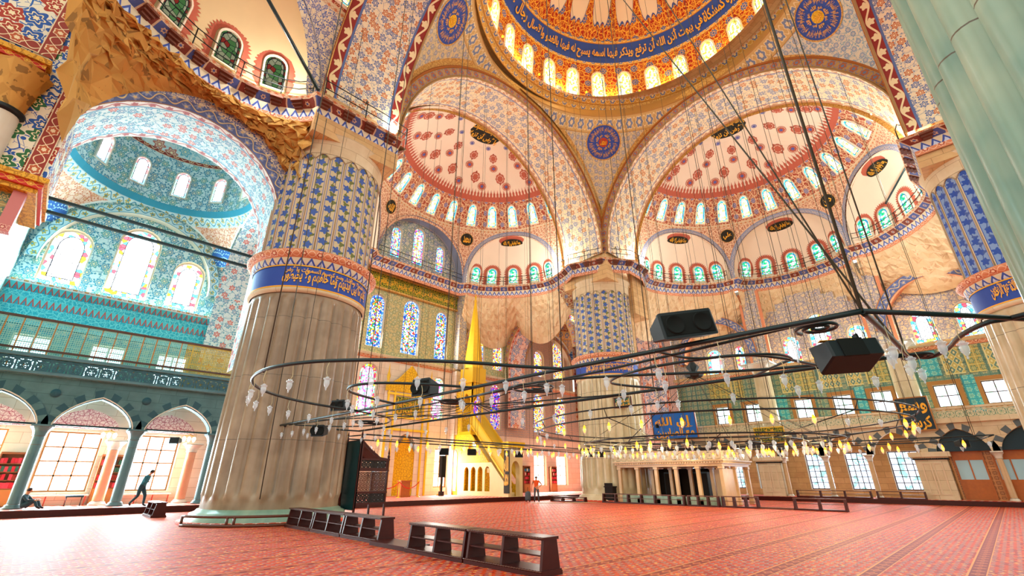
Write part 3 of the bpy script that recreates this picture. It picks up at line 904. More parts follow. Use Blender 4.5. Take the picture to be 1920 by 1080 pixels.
v, f, asp = text_mesh(verse); t = MB(); L = 19.5
for x, y in v: t.v.append(dome_mp(-9.7 + L*x, 38.98 + 1.32*y, -.12))
for q in f: t.face(q)
v, f, asp = text_mesh('الله نور السموات والأرض مثل نوره كمشكاة'); b = len(t.v)
for x, y in v: t.v.append(dome_mp(9.9 + 12*x, 38.98 + 1.32*y, -.12))
for q in f: t.face([b+i for i in q])
v, f, asp = text_mesh('رجال لا تلهيهم تجارة ولا بيع'); b = len(t.v)
for x, y in v: t.v.append(dome_mp(-19.5 + 9.5*x, 38.98 + 1.32*y, -.12))
for q in f: t.face([b+i for i in q])
t.build('lettering', 'gold_text', dome)
# lobed red lace above the band, reaching up in ribs between plaster petals
NP = 24
m = MB(); mb2 = MB()
def petal_top(ph):     # ph 0..1 across one petal cell, rib at 0/1
    x = abs(ph-.5)*2
    return 41.6 + (.35*abs(sin(x*7.5)) + 3.9*max(0, (x-.55)/.45)**1.6)
K = 20
for c in range(NP):
    for i in range(K):
        x0, x1 = i/K, (i+1)/K; P = 2*pi*11.6/NP
        for mi, off, mm in ((0, -.05, m), (0, -.035, mb2)):
            ex = 0 if mm is m else .12
            z0, z1 = petal_top(x0)+ex, petal_top(x1)+ex
            nn = 8
            for k in range(nn):
                f0, f1 = k/nn, (k+1)/nn
                q = [((c+x0)*P, 40.7+(z0-40.7)*f0), ((c+x1)*P, 40.7+(z1-40.7)*f0), ((c+x1)*P, 40.7+(z1-40.7)*f1), ((c+x0)*P, 40.7+(z0-40.7)*f1)]
                if -(27) < (c+.5)*P-36 < 27: mm.add([dome_mp(a-36, z, off) for a, z in q], q, 0)
m.build('lace_border', 'dome_red', dome); mb2.build('lace_outline', 'blue_paint', dome)
NW = 28
for i in range(-9, 10):
    a = (i+.5)*2*pi*11.6/NW + .25
    mp = lambda x, y, d, a=a: Vector(dome_mp(a + x, y, d))
    fr = MB(); out = arch_out(0, 34.75, 1.35, 3.15); 
    window(out, mp, 'glass_dome', 'plaster_pink', depth=-.1, fw=.12, label='small arched stained window in the drum of the main dome')
# half domes --------------------------------------------------------------
def semidome(cx, cy, rot, exs, ring_arc, label, R=10.9, zc=20.4, nwin=13, glass='glass_semi', cut=.9, medal=True, spand='lace_band', wrange=None, top=True, ovalphi=0.):
    """exs: list of (phi centre, half angle, apex h) for the exedra openings; local +x = outward"""
    cr, sr = cos(rot), sin(rot)
    def W(x, y, z): return Vector((cx + x*cr - y*sr, cy + x*sr + y*cr, z))
    def S_(ph, z, off=0.):
        r = sqrt(max(.01, R*R-(z-zc)**2)) - off
        return W(r*cos(ph), r*sin(ph), z)
    def pm(z): 
        r = sqrt(max(.01, R*R-(z-zc)**2)); return math.acos(min(1, cut/r))
    m = MB(); zb, zr0, zr1 = 19.8, 25.35, 28.0
    a0, a1 = ring_arc
    def clampA(z): return max(a0, -pm(z)), min(a1, pm(z))
    # lower zone above the exedra arches
    n = 90
    for i in range(n):
        for j in range(8):
            q = []
            for x, y in ((i, j), (i+1, j), (i+1, j+1), (i, j+1)):
                ph = a0 + (a1-a0)*x/n; zl = zb
                for pc, hw, h in exs:
                    k = abs(ph-pc)/hw
                    if k < 1: zl = zb + h*(1-k**2.3)**(1/2.3)
                z = zl + (zr0-zl)*y/8; q.append((ph, z))
            m.add([S_(*p) for p in q], [(p*10.6, z) for p, z in q], 0, True)
    # window ring
    def zone(z0, z1, mi, nv, m=m):
        for j in range(nv):
            for i in range(60):
                q = []
                for x, y in ((i, j), (i+1, j), (i+1, j+1), (i, j+1)):
                    z = z0+(z1-z0)*y/nv; b0, b1 = clampA(z); q.append((b0+(b1-b0)*x/60, z))
                m.add([S_(*p) for p in q], [(p*9.6, z-z0) for p, z in q], mi, True)
    zone(zr0, zr0+.3, 2, 1); zone(zr0+.3, zr1, 1, 5)
    if top: zone(zr1, zc+R-.03, 3, 16)
    root = struct('ceiling_half_dome', m, [spand, 'ring_red', 'cornice_lip', 'plaster_pink'], label)
    # lace fringe
    fr = MB(); N = 66
    for i in range(N):
        b0, b1 = clampA(28.4); p0 = b0+(b1-b0)*i/N; p1 = b0+(b1-b0)*(i+1)/N; pm_ = (p0+p1)/2; w_ = (p1-p0)
        pts = [(p0, zr1-.05), (p1, zr1-.05), (p1, zr1+.28), (pm_+w_*.28, zr1+.36), (pm_+w_*.34, zr1+.52), (pm_+w_*.12, zr1+.62), (pm_, zr1+.82), (pm_-w_*.12, zr1+.62), (pm_-w_*.34, zr1+.52), (pm_-w_*.28, zr1+.36), (p0, zr1+.28)]
        fr.add([S_(p, z, .03) for p, z in pts])
    if top: fr.build('lace_fringe', 'lace_red', root)
    # windows
    P = pi/nwin if wrange is None else None
    for k in range(nwin):
        ph = -pi/2 + pi*(k+.5)/nwin
        if not (a0+.03 < ph < a1-.03) or abs(ph) > pm(27)-.03: continue
        mp = lambda x, y, d, ph=ph: S_(ph + x/9.5, y, -d)
        window(arch_out(0, zr0+.42, 1.05, 1.9), mp, glass, 'plaster_pink', depth=-.1, fw=.09, label=f'small arched stained window in the {label.split(",")[0]}')
    # medallions
    if medal:
        for row, (z, r0, cnt, sty) in enumerate(((29.0, .33, 8, 0), (29.5, .36, 7, 1), (30.05, .3, 6, 0), (30.5, .3, 6, 1), (30.85, .2, 5, 2))):
            for k in range(cnt):
                b0, b1 = clampA(z); ph = b0+(b1-b0)*(k+.5)/cnt if row != 1 else b0+(b1-b0)*(k+.5)/cnt
                rr = sqrt(R*R-(z-zc)**2)
                if rr < 3: continue
                c = S_(ph, z, .03); N_ = (W(0, 0, zc)-c).normalized(); U = Vector((0,0,1)).cross(N_).normalized(); V_ = N_.cross(U)
                mm = MB()
                def disc(r, d, mi, lob=0, tall=1., n=20):
                    mm.add([c + U*(r*cos(2*pi*i/n)*(1+lob*cos(2*pi*i/n*8))) + V_*(r*tall*sin(2*pi*i/n)*(1+lob*cos(2*pi*i/n*8))) + N_*d for i in range(n)], None, mi)
                if sty == 0: disc(r0*1.3, .02, 0, .0, 1.0); disc(r0*1.12, .03, 1); disc(r0*1.0, .04, 0, .06); disc(r0*.45, .05, 2)
                elif sty == 1:
                    disc(r0*1.25, .02, 0, .1, 1.2); disc(r0*.9, .03, 1, .0, 1.2); disc(r0*.8, .035, 0, .12, 1.2)
                    for s_ in (1, -1): mm.add([c + V_*(s_*r0*1.5) + U*(x_*r0*.34) + V_*(y_*r0*.4) + N_*.02 for x_, y_ in ((0, 1), (.8, .1), (.45, -.6), (-.45, -.6), (-.8, .1))] if s_ > 0 else [c - V_*(r0*1.5) + U*(x_*r0*.34) - V_*(y_*r0*.4) + N_*.02 for x_, y_ in ((0, 1), (.8, .1), (.45, -.6), (-.45, -.6), (-.8, .1))], None, 0)
                else: disc(r0*1.1, .02, 2); disc(r0*.85, .03, 1); disc(r0*.7, .04, 2, .1)
                mm.build('painted_medallion', ['lace_red', 'plaster_pink', 'medal_blue'], root)
        # dark inscribed oval near the crown
        c = S_(ovalphi, 31.0, .03); c = W(2.6, 0, zc+R*.96) if False else c
        cc = W(1.35*cos(ovalphi), 1.35*sin(ovalphi), zc+sqrt(R*R-1.35**2)-.05); N_ = (W(0,0,zc)-cc).normalized(); U = Vector((0,0,1)).cross(N_).normalized(); V_ = N_.cross(U)
        mm = MB(); n = 48; a_, b_ = 1.9, 1.25
        mm.add([cc + U*((a_+.45)*(1+.06*cos(24*2*pi*i/n*1.0))*cos(2*pi*i/n)) + V_*((b_+.45)*(1+.12*((i % 2)*2-1))*sin(2*pi*i/n)) + N_*.0 for i in range(n)], None, 0)
        mm.add([cc + U*(a_*cos(2*pi*i/n)) + V_*(b_*sin(2*pi*i/n)) + N_*.06 for i in range(n)], None, 1)
        ov = mm.build('inscribed_oval', ['lace_red', 'dark_disc'], root)
        lettering(['إن الله يمسك السموات', 'والأرض أن تزولا'], lambda a, b: cc + U*((a-.5)*2.9*(1 if sr >= -2 else 1)) + V_*((b-.5)*1.7) + N_*.09, 'gold_text', ov)
    return root, S_
sdY, SY = semidome(.5, 14.5, pi/2, [(-.008, .455, 5.3), (-.93, .44, 5.2), (.93, .44, 5.2)], (-1.5, 1.5), 'left half dome, pink plaster with red medallions', cut=.55, ovalphi=-.2)
sdX, SX = semidome(14.5, -.3, 0, [(0, .455, 5.25), (-.93, .44, 5.2), (.93, .44, 5.2)], (-1.5, 1.5), 'right half dome, pink plaster with red medallions', cut=.55, ovalphi=.15)
def on_sphere(Sf, ph, z, R, sgn=1):
    c = Sf(ph, z); U = (Sf(ph-.01, z)-Sf(ph+.01, z)).normalized(); V_ = (Sf(ph, z+.05)-Sf(ph, z-.05)).normalized(); N_ = U.cross(V_)
    ctr = Vector((0, 0, 15))
    if N_.dot(ctr-c) < 0: N_ = -N_
    return lambda a, b, d: c + U*a + V_*b + N_*(d+.02)
for Sf, par, phs in ((SY, sdY, (.455, -.465)), (SX, sdX, (.46, -.46))):
    for i, ph in enumerate(phs):
        roundel(on_sphere(Sf, ph, 24.55, 1), .68, par, 'dark_disc', 'gold_arab', txt=None, centre=('الله', 'محمد', 'علي', 'حسن')[(i + (par is sdX)*2) % 4])
# exedrae -----------------------------------------------------------------
def exedra(A, B, d, label, h=5.2, zb=19.8, nw=5, glass='glass_green', p=2.3, w0=1.0, u0=.16, u1=.84, mat_='plaster_pink', wz=20.3, wh=1.75, oval=True, wmat=None):
    A, B = Vector(A), Vector(B); mid = (A+B)/2; T = B-A; H = T.length/2; T.normalize(); N = Vector((-T.y, T.x))
    def pt(u, z):
        t = min(1, max(0, (z-zb)/h)); s = max(0, 1-t**p)**(1/p)
        q = mid - T*(H*s*cos(u)) + N*(d*s*sin(u)); return Vector((q.x, q.y, z))
    m = MB(); zz = [zb + h*sin(pi/2*j/16) for j in range(17)]
    m.grid(lambda u, v: pt(pi*u, zz[round(v*16)]), 24, 16, lambda u, v: (u*H*3, zz[round(v*16)]), 0)
    # archivolt around the opening
    m.grid(lambda u, v: (lambda t: tuple(Vector(((mid - T*((H+.42*v)*cos(t)*1.0)).x - N.x*.1, (mid - T*((H+.42*v)*cos(t))).y - N.y*.1, zb + (h+.42*v)*max(0, 1-abs(cos(t))**p)**(1/p)))))(pi*u), 28, 1, lambda u, v: (u*H*3, v*.4), 1)
    root = struct('ceiling_exedra', m, [mat_, 'band_blue_thin'], label)
    for k in range(nw):
        u = pi*(u0 + (u1-u0)*k/(nw-1))
        c = pt(u, wz); e = .01; U = (pt(u+e, wz)-pt(u-e, wz)).normalized(); V_ = Vector((0,0,1)); Nn = U.cross(V_)
        if Nn.dot(Vector((mid.x, mid.y, c.z))-c) < 0: Nn = -Nn
        tilt = (pt(u, wz+wh)-pt(u, wz)).normalized()
        mp = lambda x, y, dd, c=c, U=U, Nn=Nn, tl=tilt: c + U*x + tl*(y-wz) - Nn*(dd-.05)
        wn = window(arch_out(0, wz, w0, wh), mp, glass if k != 0 or nw < 4 else wmat or glass, 'plaster_pink', depth=-.12, fw=.08, label='arched stained window of ' + label)
        lc = MB(); rim = arch_out(0, wz-.05, w0+.16, wh+.14, n=16); tot = len(rim)
        ctr = (0, wz+wh-w0/2)
        for i in range(1, tot-1):
            (x0, y0), (x1, y1) = rim[i], rim[i+1]
            def o_(x, y, q): 
                dx, dy = x-ctr[0], max(y-ctr[1], -.0); 
                if y < ctr[1]: dx, dy = (1 if x > 0 else -1), 0
                L = hypot(dx, dy) or 1; return (x+dx/L*q, y+dy/L*q)
            nsub = 5 if i in (1, tot-1) else 1
            for s in range(nsub):
                ax_, ay = x0+(x1-x0)*s/nsub, y0+(y1-y0)*s/nsub; bx_, by = x0+(x1-x0)*(s+1)/nsub, y0+(y1-y0)*(s+1)/nsub
                mx_, my = (ax_+bx_)/2, (ay+by)/2
                pts = [(ax_, ay), o_(ax_, ay, .22), o_(mx_, my, .42), o_(bx_, by, .22), (bx_, by)]
                lc.add([mp(x, y, -.02) for x, y in pts])
        (x0, y0), (x1, y1) = rim[-1], rim[0]
        for s in range(5):
            ay, by = y0+(y1-y0)*s/5, y0+(y1-y0)*(s+1)/5
            lc.add([mp(x, y, -.02) for x, y in ((x0, ay), (x0-.22, ay), (x0-.42, (ay+by)/2), (x0-.22, by), (x0, by))])
        lc.build('lace_border', 'lace_red', root)
    if oval:
        t0 = zb + h*.93; c = pt(pi/2, t0)*.55 + Vector((mid.x, mid.y, t0+.35))*.45
        c = Vector(((mid+N*d*.42).x, (mid+N*d*.42).y, zb + h*(1-.42**p)**(1/p) - .12)); U = Vector((T.x, T.y, 0)); Z = (pt(pi/2, zb+h*.85)-pt(pi/2, zb+h*.97)).normalized()
        V_ = Vector((-N.x, -N.y, .55)).normalized(); Nn = U.cross(V_); 
        if Nn.z > 0: Nn = -Nn
        mm = MB(); n = 40; a_, b_ = 1.15, .55
        mm.add([c + U*((a_+.45)*(1+.14*(i % 2))*cos(2*pi*i/n)) + V_*((b_+.4)*(1+.14*(i % 2))*sin(2*pi*i/n)) for i in range(n)], None, 0)
        mm.add([c + U*(a_*cos(2*pi*i/n)) + V_*(b_*sin(2*pi*i/n)) + Nn*.06 for i in range(n)], None, 1)
        ov = mm.build('inscribed_oval', ['lace_red', 'dark_disc'], root)
        lettering(['وما توفيقي إلا بالله'], lambda a, b: c + U*(-(a-.5)*-1.8) + V_*((b-.5)*.8) + Nn*.09, 'gold_text', ov)
    return root
def chord(c, ph0, ph1, R=10.75):
    return (c[0]+R*cos(ph0), c[1]+R*sin(ph0)), (c[0]+R*cos(ph1), c[1]+R*sin(ph1))
CX, CY = (14.5, -.3), (.5, 14.5)
A, B = chord(CX, .93+.44, .93-.44); EXA = (A, B, 2.1)
exedra(A, B, 2.1, 'exedra left of centre under the right half dome')
A, B = chord(CX, .455, -.455); EXB = (A, B, 2.5)
exedra(A, B, 2.5, 'middle exedra under the right half dome')
A, B = chord(CX, -.93+.44, -.93-.44); EXC = (A, B, 2.1)
exedra(A, B, 2.1, 'exedra next to the right pillar')
A, B = chord(CY, pi/2-.93+.44, pi/2-.93-.44); EXD = (A, B, 1.9)
exedra(A, B, 1.9, 'exedra at the right of the left half dome')
A, B = chord(CY, pi/2+.93+.44, pi/2+.93-.44); EXL = (A, B, 1.9)
exedra(A, B, 1.9, 'hidden exedra behind the left pillar', oval=False)
# flat niche over the mihrab
m = MB(); out = [(.55-4.85, 19.6), (.55+4.85, 19.6)] + [(.55+4.85*cos(pi*i/24), 19.8 + 5.5*(1-abs(cos(pi*i/24))**2.3)**(1/2.3)) for i in range(25)]
NW_ = [(-1.8, 1.1, 3.25), (.7, 1.3, 4.05), (3.35, 1.05, 2.95)]
holes = [arch_out(x, 20.95, w_, h_) for x, w_, h_ in NW_]
nfac = facade(out, holes, lambda x, y, d: (x, 25.6+d, y), 'wall_niche', 'wall_niche')
for i, h_ in enumerate(holes): window(h_, lambda x, y, d: Vector((x, 25.6+d, y)), 'glass_jewel_niche', 'trim_white', .2, .08, label=f'{("left", "middle", "right")[i]} of the three stained windows in the blue arched niche above the inscription')
m = MB(); m.extr(out[1:], lambda x, y, d: (x, 25.6-d, y), 0, 1.5, 0, closed=False)
trim(m, ['band_blue_thin'], 'soffit of the blue arched niche')
# scalloped cornice around the hall -------------------------------------------
EXL_C = ell(EXL[0], EXL[1], EXL[2]-.1); EXD_C = ell(EXD[0], EXD[1], EXD[2]-.1)
EXA_C = ell(EXA[0], EXA[1], EXA[2]-.1); EXB_C = ell(EXB[0], EXB[1], EXB[2]-.1); EXC_C = ell(EXC[0], EXC[1], EXC[2]-.1)
PATH_Y = [(-10.6, 10.6), (-10.6, 15.0)] + EXL_C[1:-1] + [(-4.4, 24.9), (5.4, 24.9)] + EXD_C[1:-1] + [(10.7, 15.2)]
PATH_C = [(10.7, 15.2), (10.0, 13.9), (10.9, 11.2), (13.1, 9.7), (15.4, 9.8)]
PATH_X = [(15.4, 9.8)] + EXA_C[1:-1] + EXB_C + EXC_C[1:-1] + [(15.4, -10.8)]
PATH_R = [(15.4, -10.8), (10.6, -10.8), (10.6, -16)]
AXE = ((-24.9, 5.0), (-15.4, 10.9), 3.9)
PATH_L = ell(*AXE) + [(-15.3, 10.6), (-10.6, 10.6)]
cornice(PATH_Y, lab='scalloped painted cornice along the left half dome'); cornice(PATH_C, lab='angular painted cornice on top of the middle pillar')
cornice(PATH_X, lab='scalloped painted cornice along the right half dome'); cornice(PATH_R, lab='painted cornice on top of the right pillar')
def brackets(path, z, step=1.25):
    P = [Vector(p) for p in path]; acc = .5; m = MB()
    for a, b in zip(P, P[1:]):
        L = (b-a).length; d = (b-a).normalized(); r = Vector((d.y, -d.x))
        while acc < L:
            c = a+d*acc; acc += step
            for k in range(3):
                o0, z0, z1, w = .1+.14*k, z-.46+.12*k, z-.34+.12*k, .2+.05*k
                q = [c-d*w+r*(.0), c+d*w+r*(.0), c+d*w+r*(o0+.2), c-d*w+r*(o0+.2)]
                b0 = len(m.v); m.v += [(p.x, p.y, z0) for p in q] + [(p.x, p.y, z1) for p in q]
                for f in ((0, 3, 2, 1), (4, 5, 6, 7), (0, 1, 5, 4), (1, 2, 6, 5), (2, 3, 7, 6), (3, 0, 4, 7)): m.face([b0+i for i in f])
        acc -= L
    return trim(m, ['bracket_brown'], 'carved brown brackets under the cornice')
for _p in (PATH_L, PATH_R, PATH_C): brackets(_p, 19.9)
cornice(PATH_L, lab='painted bracketed cornice above the left pillar, at the top left')
exedra(AXE[0], AXE[1], AXE[2], 'beige exedra at the top left', h=5.6, nw=5, glass='glass_dim', u0=.2, u1=.82, w0=1.15, wh=2.0, wz=20.4, mat_='plaster_beige', oval=False)
# near half dome over the top-left exedra (only the part the camera can meet)
sdN, SN = semidome(-14.5, 0, pi, [(-.93, .5, 5.6), (0, .455, 5.25)], (-1.5, .1), 'near half dome at the top left', cut=.55, medal=False, spand='spandrel_blue', top=True)
# wall behind the upper piers ---------------------------------------------------
def muqarnas(top, bot, zt, zb, m_, nv=9, jit=.22, lab='stepped stalactite vaulting', name='ceiling_muqarnas', sub=3, seed=1):
    """facetted stalactite surface between the cornice line and the wall line below; zb may be a function of s"""
    rnd = random.Random(seed)
    def along(path, n):
        L = [0]
        for a, b in zip(path, path[1:]): L.append(L[-1]+hypot(b[0]-a[0], b[1]-a[1]))
        o = []
        for i in range(n+1):
            s = L[-1]*i/n; k = 0
            while k < len(L)-2 and L[k+1] < s: k += 1
            f = (s-L[k])/((L[k+1]-L[k]) or 1); o.append((path[k][0]+(path[k+1][0]-path[k][0])*f, path[k][1]+(path[k+1][1]-path[k][1])*f))
        return o, L[-1]
    n = 1; t, Lt = along(top, 2); n = max(8, int(Lt/.34)); t, _ = along(top, n); b, _ = along(bot, n)
    m = MB(); V = {}
    for j in range(nv+1):
        for i in range(n+1):
            f = j/nv; z1 = zb(i/n) if callable(zb) else zb
            # scalloped tiers: each tier steps inward
            e = f**.75
            x = b[i][0]+(t[i][0]-b[i][0])*e; y = b[i][1]+(t[i][1]-b[i][1])*e; z = z1+(zt-z1)*f
            if 0 < j < nv and jit < .2: z += .1 if (i+j) % 2 else -.1
            elif 0 < j < nv:
                x += rnd.uniform(-jit, jit); y += rnd.uniform(-jit, jit); z += rnd.uniform(-jit, jit)*.6 + (.14 if (i+j) % 2 else -.14)
            V[i, j] = (x, y, z)
    for j in range(nv):
        for i in range(n):
            a, b_, c, d = V[i, j], V[i+1, j], V[i+1, j+1], V[i, j+1]
            mid = tuple((a[k]+b_[k]+c[k]+d[k])/4 for k in range(3)); g = rnd.choice((-.16, -.08, .08, .12)) if jit > .2 else (.13 if j % 2 else .04)
            cxm = sum(p[0] for p in top)/len(top); cym = sum(p[1] for p in top)/len(top)
            dx, dy = mid[0]-0, mid[1]-0; L = hypot(dx, dy) or 1; mid = (mid[0]+dx/L*g, mid[1]+dy/L*g, mid[2]-.05)
            for p, q in ((a, b_), (b_, c), (c, d), (d, a)): m.add([p, q, mid], [(i*.42+rnd.random()*.2, j*.5), (i*.42+.42, j*.5), (i*.42+.2, j*.5+.3)], 0)
    return struct(name, m, m_, lab)
def PF(k):     # pointed arch profile
    k = min(1., abs(k)); return .7*sqrt(max(0, 1-k*k)) + .3*(1-k)
# ------------------------------------------------------------------ outer walls
YW = lambda x, z, d: Vector((x, 26+d, z))
XW = lambda y, z, d: Vector((26+d, y, z))
RC = lambda a0, z0, a1, z1: [(a0, z0), (a1, z0), (a1, z1), (a0, z1)]
def win(out, mp, glass, frame='trim_white', depth=.3, fw=.08, bars=None, label=None): return window(out, mp, glass, frame, depth, fw, bars, label)
# qibla wall, centre: mihrab bay -----------------------------------------
up = [(-2.7, 12.1, 1.55, 4.9), (.87, 12.05, 1.85, 5.3), (4.35, 12.15, 1.45, 4.9)]
hs = [arch_out(x, z, w_, h_) for x, z, w_, h_ in up]
facade(RC(-12.6, 11.3, 6.3, 19.4), hs, YW, 'wall_greenish', 'wall_back')
for i, h_ in enumerate(hs): win(h_, YW, 'glass_jewel', 'trim_white', .2, label=f'tall jewel-coloured window, {("left", "middle", "right")[i]} of three under the green inscription')
md = [(-2.75, 6.3, 1.7, 4.4, 'glass_magenta'), (4.45, 6.5, 1.5, 4.0, 'glass_magenta'), (9.0, 6.5, 1.45, 4.35, 'glass_purple'), (11.75, 6.2, 1.6, 4.6, 'glass_purple')]
hs = [arch_out(x, z, w_, h_) for x, z, w_, h_, _ in md]
lo = [(-4.6, .9, 1.5, 3.2), (5.2, .9, 1.5, 3.2)]
hl = [arch_out(x, z, w_, h_, 'rect') for x, z, w_, h_ in lo]
facade(RC(-12.6, .3, 14.9, 5.6), hl, YW, 'stone_pinkish', 'stone_pinkish')
facade(RC(-12.6, 5.6, 6.3, 11.3), hs[:2], YW, 'stone_pinkish', 'wall_back')
facade(RC(6.3, 5.6, 14.9, 11.3), hs[2:], YW, 'wall_dots', 'wall_back')
for (x, z, w_, h_, g_), h in zip(md, hs): win(h, YW, g_, 'trim_white', .2, label=None)
for h in hl: win(h, YW, 'day_warm', 'trim_wood', .35, bars=(2, 3, .03))
# side part with blind arch
hs = [arch_out(9.3, 12.3, 1.5, 3.1), arch_out(11.95, 12.3, 1.55, 3.1)]
facade(RC(6.3, 11.3, 14.9, 18.6), hs, YW, 'wall_greenish', 'wall_back')
for h in hs: win(h, YW, 'glass_yellow', 'trim_white', .2)
def wall_arch(mp, c, z0, R, h, bw, mats_, lab, dep=.5):
    """blind arch: projecting archivolt in two bands"""
    m = MB(); n = 26
    def P(t, r, d): return mp(c + r*cos(t), z0 + (r-R+h)*sin(t), -d)
    m.grid(lambda u, v: P(pi*u, R+bw*v, dep), n, 1, lambda u, v: (pi*u*R, bw*v), 0)
    m.grid(lambda u, v: P(pi*u, R, dep*v), n, 1, lambda u, v: (pi*u*R, dep*v), 1)
    m.grid(lambda u, v: P(pi*u, R+bw, dep*v), n, 1, lambda u, v: (pi*u*R, dep*v), 1)
    return trim(m, mats_, lab)
wall_arch(YW, 10.8, 13.2, 3.35, 3.9, .7, ['band_rosette_blue', 'band_terracotta'], 'painted wall arch behind the pulpit spire')
# green inscription board
m = MB(); m.box(-4.2, 25.78, 17.55, 5.9, 25.98, 18.95); m2 = MB()
for a in ((-4.3, 17.45, 6, 17.6), (-4.3, 18.9, 6, 19.05)): m2.box(a[0], 25.7, a[1], a[2], 25.98, a[3])
ib = m.build('inscription_frieze', 'green_text'); tag(ib, 'long green inscription frieze with gold lettering above three stained windows', 'inscription')
m2.build('frame', 'gold_arab', ib)
lettering(['إنما يعمر مساجد الله من آمن بالله واليوم الآخر وأقام الصلاة'], lambda a, b: (-4.0+9.7*a, 25.74, 17.72+1.05*b), 'gold_text', ib)
PR = [(0, 0), (.12, .1), (.3, .22), (.35, .42), (.1, .5), (0, .5)]
def mould(path, z, mats_=(0, 1, 2, 2, 2), k=1., ml=('band_terracotta', 'cornice_lip', 'stone_pale'), lab=None, h=1.):
    return trim(sweep(path, [(o*k, z+zz*h) for o, zz in PR], mats_), list(ml), lab)
mould([(-12.6, 26), (14.9, 26)], 11.1, lab='painted string course of the qibla wall')
mould([(-4.6, 26), (-4.0, 26), (6.3, 26)], 19.2, k=.6)
# wall strip pilaster beside the mihrab bay
m = MB(); m.box(6.0, 25.3, 11.4, 6.9, 26.1, 19.6); trim(m, ['wall_bluewhite'], 'painted pilaster right of the mihrab bay')
m = MB(); m.box(5.9, 25.3, .3, 6.9, 26.1, 11.2); trim(m, ['stone_pinkish'], 'stone pilaster right of the mihrab bay')
